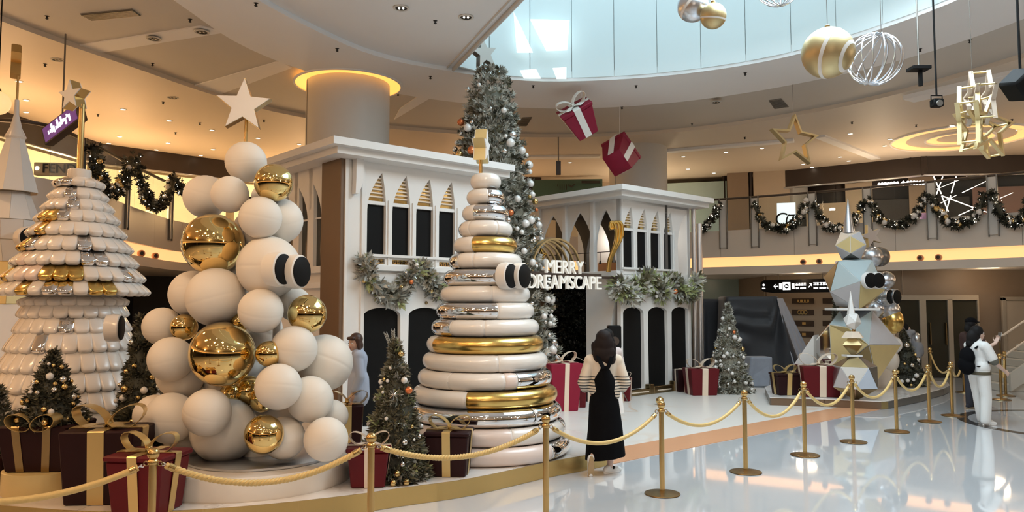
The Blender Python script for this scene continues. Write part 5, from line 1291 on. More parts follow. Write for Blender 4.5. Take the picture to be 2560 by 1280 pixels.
# ---------------------------------------------------------------- polyhedra with separate facets
def ico():
    p = (1 + 5 ** .5) / 2; v = []
    for a in (-1, 1):
        for b in (-p, p): v += [(0, a, b), (a, b, 0), (b, 0, a)]
    v = [Vector(x).normalized() for x in v]; f = []
    e = min((v[0] - x).length for x in v[1:]) * 1.05
    for i in range(12):
        for j in range(i + 1, 12):
            for k in range(j + 1, 12):
                if (v[i] - v[j]).length < e and (v[j] - v[k]).length < e and (v[i] - v[k]).length < e:
                    f.append((i, j, k) if (v[j] - v[i]).cross(v[k] - v[i]).dot(v[i]) > 0 else (i, k, j))
    return v, f
def poly_part(parent, c, verts, faces, pickm, name='polyhedron', seam=.012):
    """core solid in white with every facet as a plate of its own"""
    c = Vector(c); W_ = [c + v for v in verts]
    o = MB(); o.add([c + v * .985 for v in verts], faces); core_ = obj(name, o, M['white'], parent, 5)
    for i, f in enumerate(faces):
        q = [W_[k] for k in f]; m = sum(q, Vector()) / len(q); nn = (q[1] - q[0]).cross(q[2] - q[0]).normalized()
        if nn.dot(m - c) < 0: q = q[::-1]; nn = -nn
        q = [m + (p - m) * (1 - seam / max((p - m).length, .05)) for p in q]
        k = len(q); o = MB(); o.add([*[p + nn * .004 for p in q], *[p - nn * .01 for p in q]], [tuple(range(k)), tuple(range(2 * k - 1, k - 1, -1))] + [(j, j + k, (j + 1) % k + k, (j + 1) % k) for j in range(k)])
        obj('facet', o, M[pickm(m, nn)], core_, 5)
    return core_
CD = Vector((-.42, -.9, 0)).normalized()      # towards the viewer from this tower
def facing(n): return n.dot(CD)
TY = 15.9
tX = at(2138, 800, TY).x
pg_ = thing('polyhedron_tower', 'tall tower of white, gold and mirror polyhedra with eyes and a cone on top', 'sculpture', (tX, TY, .16))
iv, if_ = ico()
def rotv(v, e): R = Euler(e).to_matrix(); return [R @ x for x in v]
# head
hc_ = at(2127, 614, TY); r_ = px2m(41, TY)
hv = [x * r_ for x in rotv(iv, (.0, .0, math.atan2(CD.y, CD.x)))]
def pick_px(c, spec, dflt):
    def f(m, nn):
        if facing(nn) < -.1: return dflt
        x, y = proj(m); best = min(spec, key=lambda s_: (s_[0] - x) ** 2 + (s_[1] - y) ** 2)
        return best[2]
    return f
poly_part(pg_, hc_, [Vector((v.x, v.y, v.z)) for v in hv], if_, pick_px(hc_, [(2112, 612, 'gold_matte'), (2143, 612, 'gold_matte'), (2108, 590, 'rib_cream'), (2150, 590, 'grey_panel'), (2108, 636, 'grey_panel'), (2150, 634, 'grey_panel'), (2128, 648, 'steel'), (2128, 582, 'rib_cream')], 'grey_panel'))
o = MB(); a = at(2122, 577, TY); b = at(2122, 497, TY); o.lathe([(0, a.z - .05), (px2m(14.5, TY), a.z - .05), (px2m(14, TY), a.z), (.004, b.z), (0, b.z)], 32, Matrix.Translation((a.x, TY, 0))); obj('cone', o, M['silver'], pg_)
o = MB(); o.box(at(2128, 655, TY), (.50, .4, .05)); obj('neck_plate', o, M['white'], pg_)
# body
bc = at(2134, 708, TY); br = px2m(74, TY)
bv = [Vector((v.x, v.y, v.z)) * br for v in rotv(iv, (.12, .25, .35))]
poly_part(pg_, bc, bv, if_, pick_px(bc, [(2112, 690, 'mirror_cyan'), (2165, 680, 'mirror_cyan'), (2105, 735, 'grey_panel'), (2165, 738, 'gold_matte'), (2080, 720, 'grey_panel'), (2190, 720, 'column'), (2085, 680, 'brass_dark'), (2135, 755, 'grey_panel')], 'grey_panel'))
for ex, ey, yy in ((2177, 701, TY - .62), (2197, 701, TY - .55)): eye(pg_, at(ex, ey, yy), (.35, -.93, 0), px2m(19.5, yy if False else 15.3), .10, M['white'])
o = MB(); o.box(at(2130, 773, TY), (.9, .6, .05)); obj('waist_plate', o, M['white'], pg_)
# big cut-gem base
gY = TY + .15
def GP(x, y, dy): return at(x, y, gY + dy)
A1 = GP(2074, 812, -.1); A2 = GP(2100, 778, .1); A3 = GP(2180, 776, -.05); A4 = GP(2252, 862, .1); A5 = GP(2192, 952, -.1); A6 = GP(2080, 935, -.1); A7 = GP(2172, 862, -.62); A8 = GP(2120, 818, -.45); A9 = GP(2160, 860, .85); A10 = GP(2028, 866, .15); A11 = GP(2130, 985, .1)
A11.z = .162; 
gem = [A1, A2, A3, A4, A5, A6, A7, A8, A9, A10, A11]; gcen = sum(gem, Vector()) / len(gem)
gf = [(0, 1, 7), (1, 2, 7), (2, 6, 7), (2, 3, 6), (3, 4, 6), (4, 5, 6), (0, 7, 6), (0, 6, 5), (0, 5, 9), (0, 9, 1), (1, 9, 8), (1, 8, 2), (2, 8, 3), (3, 8, 4), (4, 8, 10), (5, 4, 10), (9, 5, 10), (9, 10, 8)]
gm = {0: 'mirror_cyan', 1: 'silver', 2: 'mirror_cyan', 3: 'grey_panel', 4: 'gold_matte', 5: 'brass_dark', 6: 'gold_matte', 7: 'gold_matte', 8: 'chrome', 9: 'chrome'}
cg = obj('cut_gem', MB().add(gem, [f for f in gf]), M['white'], pg_, 5)
for i, f in enumerate(gf[:10]):
    q = [gem[k] for k in f]; m = sum(q, Vector()) / 3; nn = (q[1] - q[0]).cross(q[2] - q[0]).normalized()
    if nn.dot(Vector((-.4, -.9, .1))) < 0: q = q[::-1]; nn = -nn
    q = [m + (p - m) * (1 - .014 / max((p - m).length, .05)) for p in q]
    obj('facet', MB().add([*[p + nn * .012 for p in q], *[p + nn * .003 for p in q]], [(0, 1, 2), (5, 4, 3), (0, 3, 4, 1), (1, 4, 5, 2), (2, 5, 3, 0)]), M[gm[i]], cg, 5)
# front small tower
SYt = 14.85
ps = thing('polyhedron_tower', 'small front stack of polyhedra with a white spike, before the big gem', 'sculpture', (at(2136, 900, SYt).x, SYt, .16))
fc = at(2138, 942, SYt); fr = px2m(53, SYt)
al = math.atan2(CD.y, CD.x); d36 = PI / 5; fr = px2m(59, SYt)
pv = [Vector((0, 0, 1))] + [Vector((.894 * math.cos(al + d36 * (2 * k + 1)), .894 * math.sin(al + d36 * (2 * k + 1)), .447)) for k in range(5)] + [Vector((.894 * math.cos(al + d36 * 2 * k), .894 * math.sin(al + d36 * 2 * k), -.447)) for k in range(5)] + [Vector((0, 0, -1))]
pf = []
for i in range(12):
    for j in range(i + 1, 12):
        for k in range(j + 1, 12):
            if max((pv[i] - pv[j]).length, (pv[j] - pv[k]).length, (pv[i] - pv[k]).length) < 1.1: pf.append((i, j, k) if (pv[j] - pv[i]).cross(pv[k] - pv[i]).dot(pv[i]) > 0 else (i, k, j))
poly_part(ps, fc, [v * fr for v in pv], pf, pick_px(fc, [(2137, 900, 'gold_soft'), (2105, 902, 'brass_dark'), (2170, 902, 'steel'), (2137, 930, 'column'), (2112, 945, 'grey_panel'), (2164, 945, 'pale_blue'), (2092, 932, 'silver'), (2182, 932, 'steel'), (2120, 980, 'brass'), (2155, 980, 'brass_dark')], 'grey_panel'))
o = MB(); o.box(at(2130, 889, SYt), (.30, .25, .035)); obj('plate', o, M['white'], ps)
mc = at(2132, 862, SYt); mr_ = px2m(30, SYt)
ov = [Vector(v) * mr_ for v in [(1, 0, 0), (-1, 0, 0), (0, 1, 0), (0, -1, 0), (0, 0, 1), (0, 0, -1)]]; ov = rotv(ov, (0, 0, .3)); of_ = [(0, 2, 4), (2, 1, 4), (1, 3, 4), (3, 0, 4), (2, 0, 5), (1, 2, 5), (3, 1, 5), (0, 3, 5)]
poly_part(ps, mc, ov, of_, lambda m, nn: 'gold_matte' if nn.z > 0 else 'brass_dark', seam=.006)
o = MB(); o.lathe([(0, mc.z + mr_ * .55), (.22, mc.z + mr_ * .58), (.13, mc.z + mr_ * 1.1), (0, mc.z + mr_ * 1.1)], 6, Matrix.Translation((mc.x, SYt, 0))); obj('collar', o, M['rib_cream'], ps, 10)
tcn_ = at(2131, 802, SYt); tr_ = px2m(21, SYt)
poly_part(ps, tcn_, [Vector((v.x, v.y, v.z * 1.1)) * tr_ for v in rotv(iv, (.2, .1, .5))], if_, lambda m, nn: 'white' if nn.x < .3 else 'column', seam=.004)
o = MB(); a = at(2128, 783, SYt); b = at(2128, 728, SYt); o.lathe([(0, a.z - .03), (px2m(10.5, SYt), a.z - .03), (.004, b.z), (0, b.z)], 5, Matrix.Translation((a.x, SYt, 0))); obj('spike', o, M['white'], ps, 10)
o = MB(); o.tube([(fc.x, SYt, .162), (fc.x, SYt, tcn_.z)], .03, 8); obj('post', o, M['brass'], ps)
# star and ball tower behind
BY = 16.9
bx = at(2190, 700, BY).x
b2 = thing('ball_tower', 'small tower of pale balls with eyes behind the polyhedron tower', 'sculpture', (bx, BY, .16))
for x, y, r, dy, m in [(2180, 642, 26, -.15, 'silver'), (2198, 642, 25, .0, 'steel'), (2215, 700, 22, .1, 'silver'), (2213, 742, 24, -.1, 'silver'), (2222, 775, 26, .0, 'silver'), (2233, 803, 25, -.05, 'gold'), (2188, 772, 22, -.1, 'silver'), (2232, 862, 22, .1, 'white'), (2200, 830, 34, .2, 'white_cloth'), (2205, 900, 40, .3, 'white_cloth'), (2190, 950, 42, .2, 'white_cloth')]:
    c = at(x, y, BY + dy); R = px2m(r, BY); o = MB(); o.sphere(c, R, 28, 16, (1, 1, 1.25 if m == 'gold' else 1)); obj('ball', o, M[m], b2)
for ex, ey, dy in ((2226, 742, -.36), (2243, 742, -.30)): eye(b2, at(ex, ey, BY + dy), (.55, -.83, 0), px2m(17.5, BY), .12, M['silver'])
sp = at(2176, 590, BY)
star_part(b2, sp, .1, px2m(30, BY), .10, M['silver'], M['gold_matte'], -.35)
o = MB(); o.tube([(bx, BY, .162), (bx, BY, at(2190, 640, BY).z), (sp.x + .02, BY, sp.z - .1)], .025, 8); obj('post', o, M['steel'], b2)
# white folded panel and mirror panel left of the tower
q = [at(1984, 912, 15.75), at(2034, 838, 15.95), at(2034, 945, 15.95), at(1984, 960, 15.75)]
bk = [p + Vector((.25, .35, 0)) for p in q]
for p in (q[2], q[3], bk[2], bk[3]): p.z = .162
single('folded_panel', MB().add(q + bk, [(3, 2, 1, 0), (4, 5, 6, 7), (0, 1, 5, 4), (1, 2, 6, 5), (2, 3, 7, 6), (3, 0, 4, 7)]), M['white'], 'white pointed panel standing behind the big red gift on the right stage', 'panel', tuple((q[2] + q[3]) / 2), ang=5)

# ================================================================ DRAPED STALLS
def drape(label, c, wx, wy, h, flare, yaw, m, seed, skew=(0, 0), folds=26, amp=.07, fan=0):
    t = thing('draped_stall', label, 'covered stall', tuple(c)); rr = random.Random(seed); c = Vector(c)
    n = 180; lv = 26; v = []; f = []
    ph = [rr.uniform(0, 6.28) for _ in range(4)]
    per = []
    for k in range(n):                         # rounded rectangle outline
        a = 2 * PI * k / n; e = .22
        x = wx / 2 * math.copysign(abs(math.cos(a)) ** e, math.cos(a)); y = wy / 2 * math.copysign(abs(math.sin(a)) ** e, math.sin(a))
        per.append((x, y, math.atan2(y, x)))
    R = Matrix.Rotation(yaw, 3, 'Z')
    for j in range(lv + 1):
        t_ = j / lv; z = h * (1 - t_) + .006
        for k, (x, y, a) in enumerate(per):
            cornerness = (abs(x) / (wx / 2)) * (abs(y) / (wy / 2))
            fo = math.sin(folds * a + ph[0] + math.sin(3 * a + ph[1])) * .5 + math.sin(folds * .57 * a + ph[2]) * .5
            k_ = flare * t_ ** 1.35 * (.35 + .65 * cornerness ** 2) + amp * fo * t_ ** .8 * (.3 + .7 * cornerness ** 3)
            d = Vector((x, y, 0)).normalized()
            p = Vector((x, y, 0)) + d * k_ + Vector((skew[0] * max(x, 0) / (wx / 2) * t_ ** 1.2, skew[1] * t_ * max(-y, 0) / (wy / 2), 0)) * 1.0
            if fan and y < 0:
                uu, vv = wx / 2 - x, h * t_; q = math.atan2(uu, vv + .02); dist = math.hypot(uu, vv)
                p.y -= fan * math.sin(q * 17 + 3 * q * q) * min(dist / .7, 1) * min(t_ * 3, 1) * (1 if q < 1.25 else max(0, 1 - (q - 1.25) * 4))
            p = R @ p; v.append((c.x + p.x, c.y + p.y, c.z + z - (.02 * t_ if j else 0)))
    for j in range(lv):
        for k in range(n): f.append((j * n + k, j * n + n + k, j * n + n + (k + 1) % n, j * n + (k + 1) % n))
    top = len(v); 
    for (x, y, a) in per:
        p = R @ Vector((x * .96, y * .96, 0)); v.append((c.x + p.x, c.y + p.y, c.z + h + .03))
    for k in range(n): f.append((k, (k + 1) % n, top + (k + 1) % n, top + k))
    f.append(tuple(top + k for k in range(n)))
    obj('drape', MB().add(v, f), M[m], t, 60)
    o = MB(); o.box(c + Z * (h / 2 - .02), (wx * .82, wy * .78, h - .10), X=None); obj('stall_body', o, M[m], t)
    return t
dy = 19.6; dc = at(1886, 850, dy)
drape('large stall under a charcoal cloth behind the frosted christmas tree', (dc.x, dy + .5, 0), 1.38, 1.2, at(1880, 744, dy).z, .25, -.12, 'drape', 5, (.50, 0), 22, .06, .085)
dc = at(1786, 850, 20.8)
drape('smaller draped stall with black and pale cloth beside the steel poles', (dc.x, 21.2, 0), .75, .8, at(1786, 750, 20.8).z, .15, .1, 'drape', 6, (.1, 0), 18, .07)
pc = at(1806, 770, 20.6); 
dc = at(1902, 950, 18.3)
drape('low chair-sized object under a grey blue cloth in front of the large draped stall', (dc.x, 18.5, .0), .55, .5, .70, .07, .1, 'drape_light', 7, (0, .15), 20, .035)
# a pale cloth lying over the side of the big stall
cl = []; nx_, nz_ = 16, 16; c0 = at(1942, 744, dy + .0)
P0, P1, P2, P3 = at(1942, 746, dy - .14), at(1957, 746, dy + .1), at(2022, 880, dy + .15), at(1992, 950, dy - .42)
P2.z = max(P2.z, .5); v = []; f = []
for i in range(nx_ + 1):
    for j in range(nz_ + 1):
        s_, t_ = i / nx_, j / nz_; p = P0.lerp(P1, s_).lerp(P3.lerp(P2, s_), t_); p = p + Vector((-.2, -.97, 0)) * (.03 + .035 * t_ * math.sin(s_ * 26)) ; v.append(p)
for i in range(nx_):
    for j in range(nz_): a = i * (nz_ + 1) + j; f.append((a, a + 1, a + nz_ + 2, a + nz_ + 1))
n0 = len(v); v += [p + Vector((.012, .04, 0)) for p in v]; f += [tuple(n0 + k for k in q[::-1]) for q in f]
single('cloth', MB().add(v, f), M['drape_light'], 'pale grey cloth pleated over the right side of the large draped stall', 'cloth', tuple(P0), ang=60)

# ================================================================ DIRECTORY AND HANGING SIGN
dv = thing('wall_directory', 'dark shop name plates with gold marks on the beige wall', 'directory', tuple(at(2020, 790, 23.6)))
DA = Vector((8.55, 25.5, 0)); DB = Vector((10.6, 23.4, 0)); DU = (DB - DA).normalized(); DN = DU.cross(Z)
def on_wall(px, py, off=.10):
    d = ray(px, py); P = DA + DN * off; k = P.dot(DN) / d.dot(DN); return Vector((0, 0, H)) + d * k
for r_i, (y0, y1) in enumerate(((746, 759), (774, 787), (802, 815), (829, 842))):
    for x0, x1 in ((1980, 2034), (2057, 2085)):
        a, b = on_wall(x0, y1), on_wall(x1, y0); c = (a + b) / 2
        o = MB(); o.box((0, 0, 0), ((Vector((b.x - a.x, b.y - a.y, 0))).length, b.z - a.z, .03), X=frame(c, DU, Z)); pl_ = obj('name_plate', o, M['brown_dark'], dv)
        cz = c.z; hh = (b.z - a.z) * .36; o = MB(); sx_ = DU
        cm = c + DN * .02
        if x0 == 1980:
            if r_i == 0:
                for k in range(4): o.box((0, 0, 0), (.05 if k != 1 else .09, hh * 1.5, .01), X=frame(cm + DU * (-.14 + .11 * k), DU, Z))
                o.box((0, 0, 0), (.30, hh * .3, .01), X=frame(cm + DU * .04 - Z * hh * .7, DU, Z))
            elif r_i == 1:
                for k in range(3): o.tube([cm + DU * (-.10 + .10 * k + .06 * math.cos(q)) + Z * (.06 * math.sin(q)) for q in [2 * PI * w_ / 12 for w_ in range(12)]], .014, 5, True)
            else: o.box((0, 0, 0), (.12, hh * 1.3, .01), X=frame(cm + DU * .05, DU, Z))
            obj('gold_mark', o, M['rib_gold'], pl_, 20)
hs = thing('hanging_direction_sign', 'black hanging direction sign with white icons and arrows', 'sign', tuple(at(1990, 715, 20.5)))
HA, HB = at(1903, 716, 24.3), at(2085, 709, 22.7); HA.z = HB.z = at(1990, 715, 23.5).z; HU = (HB - HA).normalized(); HN = HU.cross(Z); HL = (HB - HA).length
hh = px2m(33, 23.5)
o = MB(); o.plate([(0, hh * .3), (.12, hh / 2), (HL, hh / 2), (HL, -hh / 2), (.40, -hh / 2), (.10, -hh * .40), (0, -hh * .2)], [], HA, HU, Z, -.05, .05); obj('panel', o, M['black'], hs)
for q in (.25, .85):
    o = MB(); o.tube([HA + HU * HL * q + Z * hh * .4, HA + HU * HL * q + Z * (ZC - .21 - HA.z)], .012, 6); obj('hanger', o, M['steel'], hs)
def hs_part(name, fn):
    o = MB(); fn(o); obj(name, o, M['sign_white'], hs, 20)
HK = HL / 2.75
hp = lambda u, z: HA + HU * u * HK + Z * z + HN * .056
def icon_person(o):
    o.sphere(hp(.13, .05), .035, 10, 6); o.box((0, 0, 0), (.10, .035, .01), X=frame(hp(.13, -.06), HU, Z))
hs_part('person_icon', icon_person)
hs_part('left_arrow', lambda o: (o.box((0, 0, 0), (.14, .02, .008), X=frame(hp(.62, 0), HU, Z)), o.tube([hp(.60, .06), hp(.54, 0), hp(.60, -.06)], .011, 5)))
hs_part('lift_icon', lambda o: o.box((0, 0, 0), (.09, .18, .008), X=frame(hp(.80, 0), HU, Z)))
hs_part('square_icon', lambda o: o.plate([(-.12, -.12), (.12, -.12), (.12, .12), (-.12, .12)], [[(.075 * math.cos(a), .075 * math.sin(a)) for a in [2 * PI * k / 16 for k in range(16)]]], hp(1.03, 0), HU, Z, -.004, .004))
hs_part('dash_icon', lambda o: (o.box((0, 0, 0), (.05, .04, .008), X=frame(hp(1.01, 0), HU, Z)), o.box((0, 0, 0), (.03, .03, .008), X=frame(hp(1.07, -.01), HU, Z))))
hs_part('bars_icon', lambda o: (o.box((0, 0, 0), (.03, .17, .008), X=frame(hp(1.25, 0), HU, Z)), o.box((0, 0, 0), (.03, .17, .008), X=frame(hp(1.31, 0), HU, Z))))
for k in range(4): hs_part('character', lambda o, k=k: (o.box((0, 0, 0), (.075, .012, .008), X=frame(hp(1.42 + .10 * k, .085), HU, Z)), o.box((0, 0, 0), (.075, .012, .008), X=frame(hp(1.42 + .10 * k, .05), HU, Z)), o.box((0, 0, 0), (.075, .012, .008), X=frame(hp(1.42 + .10 * k, .015), HU, Z)), o.box((0, 0, 0), (.014, .085, .008), X=frame(hp(1.42 + .10 * k, .05), HU, Z))))
hs_part('small_lettering', lambda o: [o.box((0, 0, 0), (.030, .05 - .012 * (k % 3 == 1), .008), X=frame(hp(1.40 + .042 * k, -.07), HU, Z)) for k in range(9) if k != 3])
hs_part('diagonal_arrow', lambda o: (o.tube([hp(1.86, -.05), hp(1.97, .06)], .011, 5), o.tube([hp(1.90, .065), hp(1.97, .06), hp(1.965, -.01)], .011, 5)))
for k in range(5): hs_part('character', lambda o, k=k: (o.box((0, 0, 0), (.07, .012, .008), X=frame(hp(2.08 + .11 * k, .09), HU, Z)), o.box((0, 0, 0), (.07, .012, .008), X=frame(hp(2.08 + .11 * k, .025), HU, Z)), o.box((0, 0, 0), (.014, .085, .008), X=frame(hp(2.06 + .11 * k, .05), HU, Z)), o.box((0, 0, 0), (.014, .085, .008), X=frame(hp(2.10 + .11 * k, .05), HU, Z))))
hs_part('small_lettering', lambda o: [o.box((0, 0, 0), (.030, .05 - .012 * (k % 3 == 1), .008), X=frame(hp(2.06 + .042 * k, -.07), HU, Z)) for k in range(16) if k not in (4, 11)])

# ================================================================ GALLERY RAILING
e3 = [Vector((x, y, 0)) for x, y in edge2]
def edge_at(px):
    """index (float) on the front of the gallery edge that is seen at pixel column px"""
    best = None
    for i in range(len(e3)):
        a, b = e3[i], e3[(i + 1) % len(e3)]
        if a.y < 11 or b.y < 11: continue
        xa, xb = proj((a.x, a.y, 5))[0], proj((b.x, b.y, 5))[0]
        if min(xa, xb) <= px <= max(xa, xb) and abs(xa - xb) > .01: best = i + (px - xa) / (xb - xa)
    return best
def epos(t): i = int(t) % len(e3); return e3[i].lerp(e3[(i + 1) % len(e3)], t - int(t))
def enorm(t): i = int(t) % len(e3); d = (e3[(i + 1) % len(e3)] - e3[i]).normalized(); return Vector((d.y, -d.x, 0)) * (1 if so < 0 else -1)
RT = 5.33
rail = thing('gallery_railing', 'glass railing with metal posts along the upper gallery edge', 'railing', tuple(epos(edge_at(2000)) + Z * 4.3))
fr_i = [i for i in range(len(e3)) if e3[i].y > 12.5]
runs = sorted(fr_i)
i0 = next(i for i in runs if (i - 1) % len(e3) not in fr_i)
chain = []; i = i0
while i % len(e3) in fr_i: chain.append(i % len(e3)); i += 1
cp = [e3[i] for i in chain]
ci = offset([(p.x, p.y) for p in cp], so * .06, False)
o = MB(); o.tube([(x, y, RT) for x, y in ci], .05, 8, sq=(.7, 1.2)); obj('handrail', o, M['brown_dark'], rail)
for k in range(0, len(ci) - 1, 4):
    seg = ci[k:k + 5]
    if len(seg) < 2: break
    obj('glass_pane', strip(seg, ZT - .05, RT - .05, .012), M['glass'], rail)
POSTS = [205, 319, 428, 1808, 1887, 2031, 2169, 2329, 2482]
for px in POSTS:
    t = edge_at(px); p = epos(t); n = enorm(t); d = Z.cross(n); wdt = .05 if px < 300 else .09 if px < 1000 else .11
    for s_ in (-1, 1):
        o = MB(); o.box((0, 0, 0), (.03, .05, 1.6), X=frame(p + d * s_ * wdt - n * .035 * so * 0 + (Vector((0, 10, 0)) - p).normalized() * .05 + Z * (RT - .8), d, n)); obj('post', o, M['steel'], rail)
    o = MB(); o.box((0, 0, 0), (wdt * 2, .015, 1.5), X=frame(p + (Vector((0, 10, 0)) - p).normalized() * .04 + Z * (RT - .8), d, n)); obj('post_plate', o, M['column'], rail)
def swag(label, xa, xb, ya, yb, ym, seed, group, rad=.10, n=240, ba=16, frac=(1, 1)):
    ta, tb = edge_at(xa), edge_at(xb); pts = []
    m = 14
    for k in range(m + 1):
        s_ = k / m; px = xa + (xb - xa) * s_; t = edge_at(px); p = epos(t); inw = (Vector((1.5, 11, 0)) - p).normalized()
        y = ya + (yb - ya) * s_; sag = (ym - (ya + yb) / 2)
        yy = y + sag * (1 - abs(2 * s_ - 1) ** 2.6)
        Pp = p + inw * .24; d = ray(px, yy); kk = Pp.y / d.y; pts.append(Vector((Pp.x, Pp.y, H + d.z * kk)))
    return garland(label, pts, n, rad, .13, ['leaf_dark', 'leaf_black', 'leaf_grey'], [5, 3, 1], seed, ba, ('orn_silver', 'orn_pearl', 'orn_silver', 'orn_gold'), (.04, .085), 34, group)
GG = 'dark garlands along the gallery railing'
swag('dark garland with lights next to the petal tower cap, leftmost on the railing', 212, 312, 365, 395, 480, 101, GG, .14, 300, 14)
swag('dark garland with silver balls on the railing, behind the ball tower left side', 326, 424, 395, 440, 512, 102, GG, .14, 300, 14)
swag('short dark garland end beside the pale balls of the ball tower', 432, 470, 450, 470, 480, 103, GG, .12, 120, 5)
swag('dark garland end on the railing just right of the right kiosk roof', 1750, 1800, 575, 512, 556, 104, GG, .10, 130, 6)
swag('dark garland in front of the white light box on the railing', 1888, 2020, 512, 508, 572, 105, GG, .10, 260, 16)
swag('dark garland behind the cone of the polyhedron tower', 2040, 2160, 508, 508, 572, 106, GG, .10, 240, 14)
swag('dark garland under the bright shop name on the right', 2180, 2318, 500, 490, 562, 107, GG, .10, 260, 18)
swag('dark garland in front of the neon sticks on the right', 2338, 2470, 492, 482, 560, 108, GG, .11, 260, 18)
swag('dark garland at the right frame edge of the railing', 2492, 2585, 486, 500, 556, 109, GG, .11, 200, 14)
# cove speakers
for x, y in ((363, 648), (397, 651), (2003, 660), (2043, 657), (2293, 648), (2338, 646)):
    t = edge_at(x); p = epos(t); inw = (Vector((1.5, 11, 0)) - p).normalized(); q = p - inw * .10; d = ray(x, y); zz = H + d.z * (q.y / d.y)
    c = Vector((q.x, q.y, max(min(zz, ZF - .1), ZC + .1)))
    X = frame(c, Z.cross(inw), Z) 
    s_ = thing('cove_speaker', 'round cove fitting at %s' % {363: 'the left behind the ball tower, first of two', 397: 'the left behind the ball tower, second of two', 2003: 'the right, first from the right kiosk', 2043: 'the right, second from the right kiosk', 2293: 'the right of the polyhedron tower, first', 2338: 'the right of the polyhedron tower, last'}[x], 'fitting', tuple(c))
    obj('ring', MB().lathe([(.05, -.03), (.085, -.03), (.085, .05), (.06, .07), (.05, .06)], 20, X), M['mat_orange'], s_)
    obj('core', MB().lathe([(0, .0), (.05, .0), (.05, .04), (0, .045)], 16, X), M['brown_dark'], s_)

# ================================================================ SHOP SIGNS AND SHOP THINGS
def board(label, name, cat, x, y, Y, wpx, hpx, m, yaw=0, th=.06):
    c = at(x, y, Y); t = thing(name, label, cat, tuple(c)); U = Vector((math.cos(yaw), math.sin(yaw), 0)); X = frame(c, U, Z)
    o = MB(); o.box((0, 0, 0), (px2m(wpx, Y), px2m(hpx, Y), th), X=X); obj('panel', o, M[m], t); return t, c, U, U.cross(Z)
# fen sign
ff, c, U, N_ = board('lit beige shop sign with dark raised letters left of the petal tower cap', 'shop_sign', 'sign', 150, 424, 15.2, 116, 32, 'wall_beige', .1, .16)
o = MB(); text_into(o, 'FENDI', at(112, 434, 15.2) + N_ * .11, U, Z, px2m(33, 15.2), .05, 0, False); obj('lettering', o, M['black'], ff, 20)
o = MB(); text_into(o, 'FENDI', at(111, 434.5, 15.2) + N_ * .09, U, Z, px2m(33.5, 15.2), .02, 0, False); obj('lit_edge', o, M['sign_white'], ff, 20)
o = MB(); c = at(94, 421, 15.1); o.cyl((0, 0, 0), .04, .03, 16, X=frame(c, U, Z)); obj('lamp', o, M['lamp'], ff)
# slanted purple screen
sa, sb = at(117, 345, 14.0), at(205, 278, 13.6)
scr = thing('hanging_screen', 'slanted screen with purple and white stripes behind the left gold star pole', 'screen', tuple((sa + sb) / 2)); SU = (sb - sa).normalized(); SV = (Z - SU * Z.dot(SU)).normalized()
o = MB(); o.box((0, 0, 0), ((sb - sa).length, .34, .16), X=frame((sa + sb) / 2, SU, SV)); obj('case', o, M['brown_dark'], scr)
o = MB(); SNv = SU.cross(SV); SNv = SNv if SNv.y < 0 else -SNv; o.box((0, 0, 0), ((sb - sa).length * .9, .28, .01), X=frame((sa + sb) / 2 + SNv * .085, SU, SV)); obj('screen_face', o, M['screen'], scr)
rr = random.Random(4)
for k in range(12):
    u = -.32 + .055 * k; o = MB(); o.box((0, 0, 0), (rr.uniform(.02, .05), rr.uniform(.05, .2), .006), X=frame((sa + sb) / 2 + SNv * .094 + SU * u + SV * rr.uniform(-.05, .05), SU, SV)); obj('bright_stripe', o, M['sign_white'], scr)
o = MB(); top = (sa + sb) / 2 + SV * .15; o.tube([top, (top.x, top.y, Z7)], .015, 6); obj('hanger', o, M['steel'], scr)
# light box with black letters
lb, c, U, N_ = board('white light box with black letters behind the right railing', 'light_box', 'sign', 1966, 545, 25.6, 44, 76, 'sign_cool', -.3)
for ch, x, sz in (('C', 1954, 46), ('(', 1968, 40), ('7', 1978, 40)):
    o = MB(); text_into(o, ch, at(x, 564, 25.4) + N_ * .06, U, Z, px2m(sz, 25.5), .02, 0, True); obj('letter', o, M['black'], lb, 20)
# bright shop name
sn = thing('shop_name', 'bright white raised shop name with a diamond in the middle, upper right', 'sign', tuple(at(2258, 458, 25.0)))
for k in range(7):
    for bx_, y0 in ((2198, 461.5), (2270, 456.5)):
        x = bx_ + k * 7.6; c = at(x, y0 - (k * .55 if bx_ < 2250 else 0) + .3, 25.0); o = MB(); o.box((0, 0, 0), (px2m(7.0, 25), px2m(10.5, 25) * (1 + .06 * ((k * 7) % 3 - 1)), .08), .03, X=frame(c, (1, -.25, 0), Z)); obj('letter', o, M['sign_white'], sn)
o = MB(); o.box((0, 0, 0), (px2m(9, 25), px2m(9, 25), .08), X=frame(at(2258, 458, 25.0), Vector((1, -.25, 1)).normalized(), Vector((-1, .25, 1)).normalized())); obj('diamond', o, M['sign_white'], sn)
o = MB(); o.tube([at(2190, 466, 25.1), at(2330, 462, 25.1)], .02, 6); obj('rail', o, M['brown_dark'], sn)
